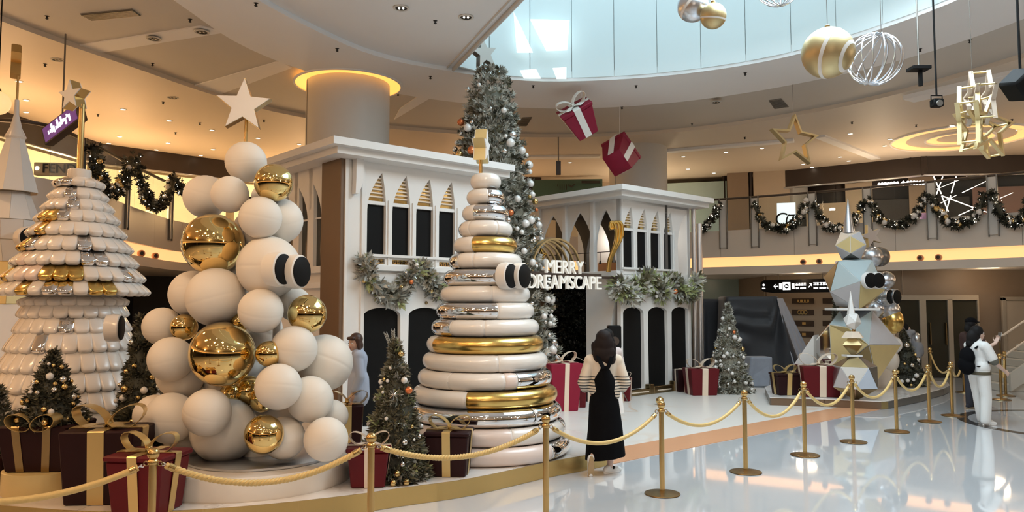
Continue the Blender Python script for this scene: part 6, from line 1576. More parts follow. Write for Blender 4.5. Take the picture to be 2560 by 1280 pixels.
# neon sticks
ns = thing('neon_sculpture', 'crossing white neon sticks in the pink shop window, upper right', 'sculpture', tuple(at(2390, 520, 24.6)))
def z6(x, y): return 2160 + x / 5.8175, 420 + y / 5.8175
for (x0, y0, x1, y1, th) in [(1015, 125, 1125, 375, 1.3), (1145, 125, 1055, 385, 1.3), (1340, 125, 1270, 365, 1.3), (1260, 400, 1135, 850, 1.2), (1130, 405, 1225, 630, 1.2), (1135, 405, 1605, 580, 1.2), (1345, 395, 1100, 520, .8), (1585, 595, 1375, 690, 1.0), (1430, 358, 1590, 282, 1), (1605, 275, 1915, 122, .7), (1010, 655, 1105, 850, 1.1), (1725, 620, 1970, 705, 1.0), (1980, 440, 2165, 360, .7), (1500, 125, 960, 345, .7), (1020, 832, 1150, 780, .7)]:
    a, b = z6(x0, y0), z6(x1, y1); o = MB(); o.tube([at(*a, 24.5), at(*b, 24.5 + .3)], px2m(th * 1.1, 24.5), 8); obj('neon_tube', o, M['neon'], ns)
pu = at(2312, 555, 24.0); o = MB(); o.lathe([(0, -.28), (.26, -.28), (.30, -.2), (.30, .16), (.22, .27), (0, .28)], 24, Matrix.Translation(pu)); 
ot = single('lilac_stool', o, M['purple'], 'lilac rounded seat behind the railing below the neon sticks', 'stool', tuple(pu))
sg2 = thing('small_lit_sign', 'tiny lit sign on the dark wall behind the polyhedron cone', 'sign', tuple(at(2082, 523, 25.6)))
o = MB(); o.box(at(2082, 523, 25.6), (.14, .05, .08)); obj('lit_letter', o, M['sign_white'], sg2)
o = MB(); o.box(at(2076, 524, 25.62), (.06, .05, .06)); obj('lit_letter', o, M['sign_white'], sg2)
# lamp globe at the left edge
gl = at(-6, 257, 12.0); t = thing('globe_lamp', 'warm glowing globe lamp cut by the left frame edge', 'lamp', tuple(gl))
obj('globe', MB().sphere(gl, px2m(30, 12.0), 24, 14), mat('globe_glow', (1, .7, .38), .4, emis=.9, ecol=(1, .60, .26)), t)
o = MB(); o.tube([gl + Z * .18, (gl.x, gl.y, Z7)], .01, 6); obj('cord', o, M['black'], t)
o = MB(); o.lathe([(0, gl.z + .17), (.05, gl.z + .17), (.04, gl.z + .23), (0, gl.z + .24)], 14, Matrix.Translation((gl.x, gl.y, 0))); obj('cap', o, M['brass_dark'], t)
# black speaker and stand behind the woman
spk = thing('speaker_stand', 'black loudspeaker on a stand left of the black arched doors', 'loudspeaker', tuple(ground(1531, 1010)))
sy = 15.6; c = at(1535, 842, sy); o = MB(); o.box(c, (.27, .25, .46), .02); obj('cabinet', o, M['black'], spk)
o = MB(); o.cyl((0, 0, .0), .09, .01, 20, X=frame(c + Vector((0, -.126, -.08)), (1, 0, 0), Z)); obj('cone', o, M['brown_dark'], spk)
o = MB(); o.tube([(c.x, sy, .02), (c.x, sy, c.z - .2)], .02, 8); obj('pole', o, M['steel'], spk)
for k in range(3):
    a = 2 * PI * k / 3 + .4; o = MB(); o.tube([(c.x, sy, .55), (c.x + .3 * math.cos(a), sy + .3 * math.sin(a), .015)], .012, 6); obj('leg', o, M['steel'], spk)

# ================================================================ HANGING ORNAMENTS
def wire(parent, p, top=None): 
    o = MB(); o.tube([p, (p.x, p.y, top or 11.9)], .0035, 5); obj('wire', o, M['steel'], parent)
def hang_ball(label, x, y, r, Y, m, bands, top=None):
    c = at(x, y, Y); R = px2m(r, Y); t = thing('hanging_ball', label, 'ornament', tuple(c))
    obj('ball', MB().sphere(c, R, 44, 26), M[m], t)
    for ax, off, w_ in bands:
        ax = Vector(ax).normalized(); U = ax.orthogonal().normalized(); X = frame(c, U, ax.cross(U)); 
        prof = []
        for k in range(7):
            h_ = off + w_ * (k / 6 - .5); prof.append((math.sqrt(max(1 - h_ * h_, 0)) * R * 1.006, h_ * R * 1.006))
        o = MB(); o.lathe(prof, 56, X); obj('stripe', o, M['rib_white'], t)
    o = MB(); o.cyl((c.x, c.y, c.z + R * .98), .03, .04, 12); obj('cap', o, M['brass'], t)
    wire(t, c + Z * R, top); return t
hang_ball('large gold ball with white stripes hanging under the skylight', 2070, 132, 64.5, 8.6, 'gold_soft', [((.67, -.63, -.39), .20, .14), ((.67, -.63, -.39), .82, .09)])
hang_ball('silver ball with white stripe hanging at the top edge of the view', 1732, 16, 40, 9.4, 'silver', [((.62, -.3, -.72), .02, .18)])
hang_ball('smaller gold ball with white stripe hanging beside the silver ball', 1783, 40, 33, 9.2, 'gold_soft', [((.1, -.22, .97), -.22, .12)])
def cage_ball(label, x, y, r, Y, n, tilt):
    c = at(x, y, Y); R = px2m(r, Y); t = thing('wire_ball', label, 'ornament', tuple(c)); T = Euler(tilt).to_matrix()
    for k in range(n):
        a = 2 * PI * k / n; pts = []
        for q in range(21):
            th = PI * q / 20; tw = a + (th - PI / 2) * .22; pts.append(c + T @ (Vector((math.sin(th) * math.cos(tw), math.sin(th) * math.sin(tw), math.cos(th))) * R))
        o = MB(); o.tube(pts, R * .026, 6); obj('rib', o, M['silver'], t)
    o = MB(); o.sphere(c + T @ Vector((0, 0, R)), R * .07, 12, 8); obj('cap', o, M['silver'], t)
    wire(t, c + T @ Vector((0, 0, R))); return t
cage_ball('open silver wire ball hanging beside the large gold ball', 2187, 148, 66, 9.0, 15, (.0, .28, 0))
cage_ball('open silver wire ball cut by the top frame edge', 1946, -42, 58, 9.0, 18, (.05, -.1, 0))
def frame_star(t, c, R, wd, dep, U, V, m='gold_matte'):
    o = MB(); o.plate(star_pts(R, R * .45), [star_pts(R * .83, R * .375)], c, U, V, -dep / 2, dep / 2); return obj('star_frame', o, M[m], t, 20)
c = at(1986, 352, 17.0); t = thing('hanging_star', 'single gold outline star hanging on the right of the red gifts', 'ornament', tuple(c))
frame_star(t, c, px2m(70, 17.0), 0, .13, Vector((.97, .22, -.08)).normalized(), Vector((.05, .12, 1)).normalized(), 'gold_soft'); wire(t, at(1983, 290, 17.0), Z7)
c = at(2446, 262, 9.6); t = thing('hanging_star_cluster', 'interlocked gold and silver frame stars hanging at the upper right', 'ornament', tuple(c))
for (dx, dy_, R, yaw, ti, m) in [(-22, 20, 88, .95, .0, 'gold_soft'), (12, 42, 84, .35, .12, 'gold_soft'), (6, -30, 74, 1.25, .0, 'rib_cream')]:
    cc_ = at(2446 + dx, 278 + dy_, 9.6 + dx * .004); U = Vector((math.cos(yaw), math.sin(yaw), 0)); V = (Z + U * ti).normalized(); U = (U - V * U.dot(V)).normalized()
    for s_ in (-1, 1):
        nn = U.cross(V) * .10 * s_; frame_star(t, cc_ + nn, px2m(R, 9.6), 0, .05, U, V, m)
    for k in range(0, 10, 2):
        o = MB(); x, y = star_pts(px2m(R * .93, 9.6), px2m(R * .40, 9.6))[k]; p = cc_ + U * x + V * y; o.tube([p - U.cross(V) * .1, p + U.cross(V) * .1], .014, 6); obj('cross_bar', o, M['rib_gold'], t)
wire(t, at(2430, 185, 9.6), Z7)

# ================================================================ CEILING FITTINGS
def inside(poly, x, y):
    r = False
    for i in range(len(poly)):
        (x1, y1), (x2, y2) = poly[i - 1], poly[i]
        if (y1 > y) != (y2 > y) and x < (x2 - x1) * (y - y1) / (y2 - y1) + x1: r = not r
    return r
def ceil_z(x, y): return 11.9 if inside(opening, x, y) else Z7 + .06 if inside(inner, x, y) else Z7 - .02 if inside(whiteo, x, y) else Z7 + .10 if inside(mido, x, y) else Z7
DL = [(66, 250), (65, 280), (48, 203), (308, 273), (299, 341), (423, 301), (530, 325), (272, 358), (420, 357), (391, 374), (533, 373), (502, 388), (645, 345), (748, 360), (1708, 391), (1815, 380), (1785, 432), (1905, 370), (1893, 455), (2126, 334), (2225, 348), (2212, 364), (2100, 392), (2122, 402), (2145, 410), (2165, 418), (2008, 410), (2030, 418), (2051, 426), (2072, 434), (2380, 313), (2530, 310), (2547, 324), (1425, 406), (1634, 413), (1720, 422)]
d0 = None
for i, (x, y) in enumerate(DL):
    c = ground(x, y, Z7); left = x < 1000
    lab = 'small round lit downlight in the warm left ceiling' if left else 'small round lit downlight in the right ceiling'
    if d0 is None:
        d0 = thing('downlight', lab, 'ceiling light', tuple(c)); X = Matrix.Translation(c)
        obj('trim_ring', MB().lathe([(.060, 0), (.085, -.004), (.088, -.010), (.060, -.016), (.055, -.004)], 20, X), M['ceil'], d0)
        obj('lens', MB().lathe([(0, -.009), (.058, -.009), (.058, -.002), (0, -.002)], 20, X), M['lamp'], d0); o_ = d0
    else: o_ = copy_tree(d0); o_.location = c; o_['label'] = lab
    o_['group'] = 'downlights of the left ceiling' if left else 'downlights of the right ceiling'
TW = [(1003, 20, 'first twin spot in the grey inner ceiling'), (1165, 43, 'second twin spot in the grey inner ceiling, nearer the skylight'), (144, 149, 'dark twin spot high in the left ceiling'), (432, 244, 'dark twin spot in the middle of the left ceiling'), (385, 97, 'pale twin spot on the left radial strip'), (505, 80, 'pale twin spot on the left radial strip, nearer the white band'), (1790, 256, 'slim slot fitting under the white band on the right')]
for x, y, l in TW:
    c = ground(x, y, Z7 + (.05 if y < 130 and x > 300 else 0)); t = thing('recessed_spot', l, 'ceiling light', tuple(c)); X = Matrix.Translation(c - Z * .012)
    obj('trim_ring', MB().lathe([(.10, .02), (.135, .02), (.14, .008), (.13, 0), (.10, .004)], 28, X), M['ceil_grey'], t)
    obj('recess', MB().lathe([(0, .010), (.10, .010), (.10, .018), (0, .018)], 24, X), M['black_hole'], t)
    for s_ in (-.035, .035): obj('lamp_head', MB().sphere(c + Vector((s_, 0, -.004)), .028, 12, 8, (.6, 1, .5)), M['lamp'] if y in (20, 43) else M['rib_cream'], t)
SPK = [(640, 5), (1088, 60), (117, 54), (843, 119), (1076, 189), (1333, 212), (1590, 212), (1863, 180), (475, 62), (381, 170), (113, 160), (408, 255), (995, 244), (500, 307), (660, 300), (439, 331), (245, 286), (1555, 277), (2300, 120), (2425, 113), (1730, 317), (1862, 343), (2130, 305), (2290, 312), (2276, 394), (2530, 298)]
s0 = None
for x, y in SPK:
    c = ground(x, y, Z7); c.z = ceil_z(c.x, c.y)
    if c.z > 8: continue
    if s0 is None:
        s0 = single('sprinkler_head', MB().lathe([(0, -.06), (.012, -.06), (.03, -.045), (.015, -.035), (.018, -.01), (.04, 0), (0, 0)], 14, Matrix.Translation(c)), M['black_hole'], 'tiny dark sprinkler head in the ceiling', 'sprinkler', tuple(c), 'sprinklers of the ceiling'); 
    else: q = s0.copy(); COL.objects.link(q); q.location = c
VN = [([(200, 36), (330, 24), (352, 40), (232, 52)], 'dark rectangular vent in the upper left ceiling'), ([(1306, 295), (1330, 294), (1316, 316), (1287, 316)], 'grey rectangular vent beside the tall christmas tree'), ([(1922, 252), (1953, 247), (1972, 268), (1937, 273)], 'grey rectangular vent above the single hanging star')]
for q, l in VN:
    P = [ground(x, y, Z7 + .085) for x, y in q]; c = sum(P, Vector()) / 4; t = thing('ceiling_vent', l, 'vent', tuple(c))
    o = MB(); o.add([*P, *[p + Z * .02 for p in P]], [(0, 1, 2, 3), (7, 6, 5, 4), (0, 4, 5, 1), (1, 5, 6, 2), (2, 6, 7, 3), (3, 7, 4, 0)]); obj('grille_back', o, M['vent'], t)
    for k in range(1, 9):
        a = P[0].lerp(P[3], k / 9); b = P[1].lerp(P[2], k / 9); o = MB(); o.tube([a - Z * .004, b - Z * .004], .012, 4); obj('slat', o, M['steel'], t)
# black stage lamps and rigging
def lampbox(label, x, y, Y, s_, kind):
    c = at(x, y, Y); t = thing('stage_lamp', label, 'lamp', tuple(c))
    o = MB(); o.box(c, (s_, s_ * .9, s_ * .8), s_ * .1); obj('housing', o, M['black'], t)
    o = MB(); o.tube([c + Vector((-s_ * .55, 0, 0)), c + Vector((-s_ * .55, 0, s_ * .75)), c + Vector((s_ * .55, 0, s_ * .75)), c + Vector((s_ * .55, 0, 0))], s_ * .06, 6); obj('yoke', o, M['black'], t)
    o = MB(); o.tube([c + Z * s_ * .75, (c.x, c.y, ceil_z(c.x, c.y))], .015, 6); obj('stem', o, M['black'], t)
    o = MB(); o.cyl((0, 0, 0), s_ * .32, .02, 18, X=frame(c + Vector((0, -s_ * .46, -.02)), (1, 0, 0), Z)); obj('lens', o, M['steel'], t)
lampbox('small black stage lamp hanging left of the star cluster', 2342, 258, 12.5, .17, 0)
c = at(2297, 172, 11.5); t = thing('ceiling_mount', 'black T shaped ceiling mount right of the wire ball', 'mount', tuple(c))
o = MB(); o.box((c.x, c.y, c.z), (.28, .22, .05)); obj('top_plate', o, M['black'], t)
o = MB(); o.box((c.x + .02, c.y, c.z - .14), (.05, .05, .26)); obj('stem', o, M['black'], t)
o = MB(); o.tube([c, (c.x, c.y, ceil_z(c.x, c.y))], .012, 6); obj('rod', o, M['steel'], t)
c = at(2552, 212, 9.0); t = thing('hanging_speaker', 'black angular loudspeaker cut by the right frame edge', 'loudspeaker', tuple(c))
o = MB(); o.box((0, 0, 0), (.30, .30, .30), .03, X=Matrix.Translation(c) @ Euler((.3, .75, .4)).to_matrix().to_4x4()); obj('cabinet', o, M['black'], t)
o = MB(); o.tube([c + Z * .15, (c.x, c.y, ceil_z(c.x, c.y))], .015, 6); obj('hanger', o, M['black'], t)
for x, y, w_, l in ((1242, 0, 0, ''),):
    pass
c = at(1396, 420, 22.5); t = thing('dark_banner', 'small dark projecting sign above the dark green panel', 'sign', tuple(c)); o = MB(); o.box(c, (.14, .1, .42)); obj('panel', o, M['brown_dark'], t); o = MB(); o.tube([c + Z * .2, (c.x, c.y, Z7)], .02, 6); obj('bracket', o, M['steel'], t)
# ================================================================ PEOPLE
def caps(mb, p0, p1, r0, r1, seg=14, flat=(1, 1), side=None):
    """tapered limb from p0 to p1 with round ends; flat scales the cross-section along side / across it"""
    p0, p1 = Vector(p0), Vector(p1); d = p1 - p0; L = d.length; d = d.normalized()
    s_ = Vector(side) if side is not None else Vector((1, 0, 0)); s_ = s_ - d * s_.dot(d)
    if s_.length < 1e-3: s_ = d.orthogonal()
    s_ = s_.normalized(); b = d.cross(s_)
    prof = [(r0 * math.sin(a), -r0 * math.cos(a)) for a in [PI / 2 * k / 5 for k in range(6)]] + [(r0 + (r1 - r0) * k / 4, L * k / 4) for k in (1, 2, 3)] + [(r1 * math.cos(a), L + r1 * math.sin(a)) for a in [PI / 2 * k / 5 for k in range(6)]]
    X = Matrix((s_ * flat[0], b * flat[1], d)).transposed().to_4x4(); X.translation = p0
    mb.lathe(prof, seg, X)
def ell(mb, c, r, R=None, seg=18):
    X = Matrix.Translation(Vector(c)) @ (R.to_4x4() if R is not None else Matrix.Identity(4)) @ Matrix.Diagonal((*r, 1)); mb.sphere((0, 0, 0), 1, seg, 12, X=X)
def blob(name, mb, m, parent, vox=.011, smooth=6, cut=None):
    """melts overlapping volumes into one continuous surface"""
    me = bpy.data.meshes.new(name); me.from_pydata(mb.v, [], mb.f); o = bpy.data.objects.new(name, me); COL.objects.link(o)
    r = o.modifiers.new('r', 'REMESH'); r.mode = 'VOXEL'; r.voxel_size = vox
    s_ = o.modifiers.new('s', 'SMOOTH'); s_.factor = .5; s_.iterations = smooth
    dg = bpy.context.evaluated_depsgraph_get(); m2 = bpy.data.meshes.new_from_object(o.evaluated_get(dg)); bpy.data.objects.remove(o); bpy.data.meshes.remove(me)
    m2.name = name; m2.transform(Matrix.Translation(-base_of(parent)))
    m2.materials.clear(); m2.materials.append(M[m] if isinstance(m, str) else m)
    m2.polygons.foreach_set('use_smooth', [True] * len(m2.polygons))
    q = bpy.data.objects.new(name, m2); COL.objects.link(q); q.parent = parent; OFF[q.name] = base_of(parent); return q
class Fig:
    """local frame: x = the figure's left, y = its front, z up, in metres; feet on z = 0"""
    def __init__(s, pos, yaw, scale=1.0): s.X = Matrix.Translation(Vector(pos)) @ Matrix.Rotation(yaw, 4, 'Z') @ Matrix.Scale(scale, 4); s.pos = Vector(pos)
    def __call__(s, x, y, z): return s.X @ Vector((x, y, z))
def person(label, pos, yaw, scale=1.0):
    f = Fig(pos, yaw, scale); return thing('person', label, 'person', tuple(pos)), f
def head(mb, P, c, face, up, sc=1.0):
    """skull, jaw, nose, ears, neck stub around c, looking along face"""
    face = Vector(face).normalized(); up = (Vector(up) - face * face.dot(Vector(up))).normalized(); left = up.cross(face)
    R = Matrix((left, face, up)).transposed(); g = lambda x, y, z: c + (left * x + face * y + up * z) * sc
    ell(mb, g(0, -.012, .03), (.074 * sc, .092 * sc, .088 * sc), R); ell(mb, g(0, .018, -.035), (.060 * sc, .072 * sc, .075 * sc), R); ell(mb, g(0, .045, -.080), (.034 * sc, .034 * sc, .028 * sc), R)
    caps(mb, g(0, .082, .010), g(0, .100, -.028), .009 * sc, .014 * sc, 8)
    for s_ in (-1, 1):
        ell(mb, g(s_ * .076, -.012, -.008), (.012 * sc, .022 * sc, .032 * sc), R, 10); ell(mb, g(s_ * .034, .062, -.03), (.024 * sc, .02 * sc, .022 * sc), R, 10)
    ell(mb, g(0, .078, -.058), (.026 * sc, .012 * sc, .009 * sc), R, 10)
    return g, R
def face_parts(parent, g, R, sc=1.0):
    for s_ in (-1, 1):
        o = MB(); ell(o, g(s_ * .032, .076, .005), (.014 * sc, .009 * sc, .008 * sc), R, 12); e = obj('eye', o, M['white'], parent, 60)
        o = MB(); ell(o, g(s_ * .032, .083, .005), (.006 * sc, .004 * sc, .006 * sc), R, 10); obj('iris', o, M['hair_black'], e, 60)
        o = MB(); caps(o, g(s_ * .018, .087, .026), g(s_ * .050, .074, .028), .0035 * sc, .003 * sc, 6); obj('eyebrow', o, M['hair_black'], parent, 60)
    o = MB(); ell(o, g(0, .090, -.058), (.022 * sc, .006 * sc, .007 * sc), R, 12); obj('mouth', o, mat('lips', (.42, .13, .11), .4) if 'lips' not in bpy.data.materials else bpy.data.materials['lips'], parent, 60)
def hand(mb, wrist, d, palm_n, curl=.5, sc=1.0, thumb_side=1):
    """palm, four bent fingers and a thumb; d = pointing direction, palm_n = direction the palm faces"""
    d = Vector(d).normalized(); pn = Vector(palm_n); pn = (pn - d * d.dot(pn)).normalized(); s_ = d.cross(pn)
    w_ = Vector(wrist)
    caps(mb, w_ + d * .02 * sc, w_ + d * .075 * sc, .030 * sc, .034 * sc, 12, (1.15, .48), s_)
    for k, ln in enumerate((.066, .078, .074, .058)):
        b = w_ + d * .085 * sc + s_ * (.030 - .020 * k) * sc; q0 = d; p = b
        for j, fr_ in enumerate((.45, .32, .23)):
            a = curl * (j + .6); q = (d * math.cos(a) + pn * math.sin(a)).normalized(); p2 = p + q * ln * fr_ * sc; caps(mb, p, p2, (.0092 - .0008 * j) * sc, (.0086 - .0008 * j) * sc, 8); p = p2
    b = w_ + d * .03 * sc + s_ * thumb_side * .026 * sc; q = (d * .65 + s_ * thumb_side * .6 + pn * .45).normalized(); p = b + q * .045 * sc; caps(mb, b, p, .012 * sc, .010 * sc, 8); q = (d * .85 + s_ * thumb_side * .1 + pn * .5).normalized(); caps(mb, p, p + q * .034 * sc, .010 * sc, .008 * sc, 8)
def shoe(f, P, x, y, z, toe, m, parent, pitch=0.0, sole='shoe_sole'):
    """shoe around the point (x, y, z) = middle of the sole, toe = heading, pitch = toe-down angle"""
    t = Vector((math.sin(toe), math.cos(toe), 0)); s_ = Vector((t.y, -t.x, 0)); up = Z.copy()
    fw = t * math.cos(pitch) - up * math.sin(pitch); u2 = t * math.sin(pitch) + up * math.cos(pitch)
    g = lambda a, b, c: f(*(Vector((x, y, z)) + s_ * a + fw * b + u2 * c))
    o = MB(); caps(o, g(0, -.085, .040), g(0, .085, .034), .038, .036, 14, (1.02, .95), f.X.to_3x3() @ s_); caps(o, g(0, -.08, .055), g(0, -.04, .075), .036, .034, 12); ell(o, g(0, .115, .030), (.040, .040, .028)); q = blob('shoe', o, m, parent, .008, 5)
    v = []; n = 28
    for lv, k in ((0.0, .96), (.004, 1.0), (.018, 1.0), (.022, .96)):
        for i in range(n):
            a = 2 * PI * i / n; yy = math.sin(a) * .138; xx = math.cos(a) * (.040 + .008 * math.sin(a) - .004 * math.cos(2 * a)); v.append(g(xx * k, yy * k + .012, lv))
    fc_ = [(j * n + i, j * n + (i + 1) % n, j * n + n + (i + 1) % n, j * n + n + i) for j in range(3) for i in range(n)] + [tuple(range(n))[::-1], tuple(3 * n + i for i in range(n))]
    obj('sole', MB().add(v, fc_), M[sole], q, 50); return q, g
def legs(mb, f, hips, knees, ankles, rt=.078, rk=.052, ra=.036):
    for h_, k_, a_ in zip(hips, knees, ankles): caps(mb, f(*h_), f(*k_), rt, rk); caps(mb, f(*k_), f(*(Vector(k_).lerp(Vector(a_), .35))), rk * 1.0, rk * .98); caps(mb, f(*(Vector(k_).lerp(Vector(a_), .35))), f(*a_), rk * .98, ra)
def torso(mb, f, hipz, shz, sw, hw=.15, lean=(0, 0), gr=0.0):
    """pelvis, waist, chest and shoulders"""
    lx, ly = lean; s_ = f.X.to_3x3() @ Vector((1, 0, 0))
    caps(mb, f(-hw * .35, 0, hipz), f(hw * .35, 0, hipz), .115 + gr, .115 + gr); caps(mb, f(0, 0, hipz), f(lx * .5, ly * .5, hipz + (shz - hipz) * .45), .12 + gr, .105 + gr, 16, (1.12, .86), s_)
    caps(mb, f(lx * .5, ly * .5, hipz + (shz - hipz) * .42), f(lx, ly, shz - .10), .105 + gr, .125 + gr, 16, (1.15, .84), s_); caps(mb, f(lx - sw + .05, ly, shz - .045), f(lx + sw - .05, ly, shz - .045), .062 + gr, .062 + gr)
    caps(mb, f(lx, ly, shz - .02), f(lx, ly + .01, shz + (.10 if gr == 0 else .035)), .056 + gr, .050 + gr)
def striped(name):
    m = mat(name, (.72, .66, .56), .8, var=.04, bump=.12, bs=14); N = m.node_tree.nodes; L = m.node_tree.links; p = N['Principled BSDF']
    tcn = N.new('ShaderNodeTexCoord'); sx_ = N.new('ShaderNodeSeparateXYZ'); L.new(tcn.outputs['Object'], sx_.inputs[0])
    m1 = N.new('ShaderNodeMath'); m1.operation = 'MULTIPLY'; m1.inputs[1].default_value = 1 / .034; L.new(sx_.outputs['Z'], m1.inputs[0])
    fr_ = N.new('ShaderNodeMath'); fr_.operation = 'FRACT'; L.new(m1.outputs[0], fr_.inputs[0])
    lt = N.new('ShaderNodeMath'); lt.operation = 'LESS_THAN'; lt.inputs[1].default_value = .36; L.new(fr_.outputs[0], lt.inputs[0])
    zl = N.new('ShaderNodeMath'); zl.operation = 'LESS_THAN'; zl.inputs[1].default_value = 1.155; L.new(sx_.outputs['Z'], zl.inputs[0])
    mu = N.new('ShaderNodeMath'); mu.operation = 'MULTIPLY'; L.new(lt.outputs[0], mu.inputs[0]); L.new(zl.outputs[0], mu.inputs[1])
    mx = N.new('ShaderNodeMix'); mx.data_type = 'RGBA'; mx.inputs[6].default_value = (.74, .64, .52, 1); mx.inputs[7].default_value = (.035, .04, .04, 1); L.new(mu.outputs[0], mx.inputs[0]); L.new(mx.outputs[2], p.inputs['Base Color']); return m
# ---- woman in the long black dress, seen from behind, walking away
p0 = ground(1512, 1184); t, f = person('woman seen from behind in long black strap dress and striped cream sweater', (p0.x, p0.y + .02, 0), .0, 1.0)
o = MB(); torso(o, f, .90, 1.37, .185); hd_ = f(0, .02, 1.52); g, R = head(o, f, hd_, f.X.to_3x3() @ Vector((.1, 1, -.12)), Z)
for s_ in (-1, 1): caps(o, f(s_ * .175, 0, 1.31), f(s_ * .225, -.01, 1.06), .046, .038); caps(o, f(s_ * .225, -.01, 1.06), f(s_ * .10, .22, 1.02), .037, .026); hand(o, f(s_ * .10, .22, 1.02), f.X.to_3x3() @ Vector((-s_ * .8, .5, 0)), Z * -1, .6)
legs(o, f, [(-.075, 0, .88), (.075, 0, .88)], [(-.085, .05, .48), (.08, .03, .47)], [(-.155, -.12, .19), (.065, .0, .09)]); blob('body', o, 'skin2', t)
face_parts(t, g, R)
o = MB(); torso(o, f, 1.0, 1.355, .200, gr=.022); 
for s_ in (-1, 1): caps(o, f(s_ * .17, 0, 1.285), f(s_ * .245, -.02, 1.06), .068, .068); caps(o, f(s_ * .245, -.02, 1.06), f(s_ * .225, .03, .985), .072, .052); caps(o, f(s_ * .225, .0, 1.02), f(s_ * .12, .19, 1.0), .056, .042)
caps(o, f(-.05, 0, 1.0), f(.09, -.02, .93), .12, .10, 14, (1.1, .9), (1, 0, 0))
blob('sweater', o, striped('striped_knit'), t, .011, 4)
o = MB(); prof = []                                                   # dress: closed skirt narrowing to the upper back
SK = [(.185, .235, .185), (.30, .225, .18), (.55, .200, .165), (.80, .178, .150), (.93, .160, .145), (1.02, .158, .165), (1.10, .130, .168), (1.18, .092, .168), (1.26, .052, .164)]
n = 40; v = []; fcs = []
for zi, (z_, a_, b_) in enumerate(SK):
    for k in range(n):
        an = 2 * PI * k / n; fo = 1 + .035 * math.sin(an * 9 + zi * .2) * max(0, 1 - z_ / .9)
        hem = (.03 * math.cos(an) if zi == 0 else 0)
        v.append(f(a_ * math.cos(an) * fo + (.012 if z_ < .7 else 0), b_ * math.sin(an) * fo - .005 - (.0 if z_ < 1 else (.0)), z_ + hem))
for j in range(len(SK) - 1):
    for k in range(n): fcs.append((j * n + k, j * n + (k + 1) % n, j * n + n + (k + 1) % n, j * n + n + k))
fcs.append(tuple((len(SK) - 1) * n + k for k in range(n))); dr = obj('dress', MB().add(v, fcs), M['black_cloth'], t, 60)
for s_ in (-1, 1): o = MB(); o.band([f(s_ * .02, -.166, 1.23), f(s_ * .05, -.158, 1.29), f(s_ * .085, -.110, 1.375), f(s_ * .088, -.01, 1.395), f(s_ * .09, .09, 1.34), f(s_ * .08, .135, 1.20)], f.X.to_3x3() @ Vector((.05, .015, 0)), .012); obj('strap', o, M['black_cloth'], dr)
o = MB(); ell(o, f(0, .0, 1.575), (.098, .112, .108)); ell(o, f(0, -.035, 1.50), (.120, .085, .14)); ell(o, f(0, -.065, 1.39), (.140, .062, .12)); ell(o, f(.045, -.075, 1.335), (.090, .058, .082)); ell(o, f(-.05, -.065, 1.36), (.085, .052, .085)); caps(o, f(-.105, .0, 1.50), f(-.115, -.02, 1.33), .045, .030); caps(o, f(.105, .0, 1.50), f(.115, -.02, 1.33), .045, .030); blob('hair', o, 'hair', t, .010, 6)
q, g2 = shoe(f, None, .085, .02, .001, .95, 'white_shirt', t, 0, 'white')
o = MB(); o.band([g2(-.038, .0, .052), g2(-.02, .02, .075), g2(.02, .02, .075), g2(.038, .0, .052)], g2(0, .02, 0) - g2(0, 0, 0), .006); obj('lace', o, M['black_cloth'], q)
shoe(f, None, -.175, -.20, .120, -.15, 'white_shirt', t, 1.35, 'shoe_sole')
# ---- person behind her, mostly hidden
px_ = at(1521, 900, 11.3).x; t, f = person('person in pale pink top half hidden behind the woman in the black dress', (px_, 11.3, .006), .25, .97)
o = MB(); torso(o, f, .90, 1.36, .18); hd_ = f(-.02, .02, 1.52); g, R = head(o, f, hd_, f.X.to_3x3() @ Vector((0, 1, 0)), Z)
for s_ in (-1, 1): caps(o, f(s_ * .17, 0, 1.30), f(s_ * .215, .0, 1.04), .046, .038); caps(o, f(s_ * .215, .0, 1.04), f(s_ * .18, .16, .88), .036, .026); hand(o, f(s_ * .18, .16, .88), (-s_ * .2, .6, -.6), (-s_, 0, 0), .6)
legs(o, f, [(-.075, 0, .88), (.075, 0, .88)], [(-.08, .02, .48), (.08, .02, .48)], [(-.085, 0, .09), (.085, 0, .09)]); blob('body', o, 'skin2', t); face_parts(t, g, R)
o = MB(); torso(o, f, .95, 1.35, .195, gr=.02)
for s_ in (-1, 1): caps(o, f(s_ * .165, 0, 1.28), f(s_ * .225, .0, 1.04), .064, .056); caps(o, f(s_ * .225, .0, 1.04), f(s_ * .19, .13, .91), .054, .045)
blob('top', o, 'pink_shirt', t, .012)
o = MB(); o.lathe([(.235, .40), (.215, .60), (.19, .85), (.165, .97), (.14, .99), (0, .99)], 28, f.X @ Matrix.Diagonal((1, .8, 1, 1))); obj('skirt', o, M['white_shirt'], t)
o = MB(); ell(o, f(-.02, -.01, 1.57), (.096, .11, .10)); ell(o, f(-.02, -.05, 1.46), (.10, .07, .12)); blob('hair', o, 'hair_black', t, .011)
for s_ in (-1, 1): shoe(f, None, s_ * .085, .03, .001, 0, 'white_shirt', t)
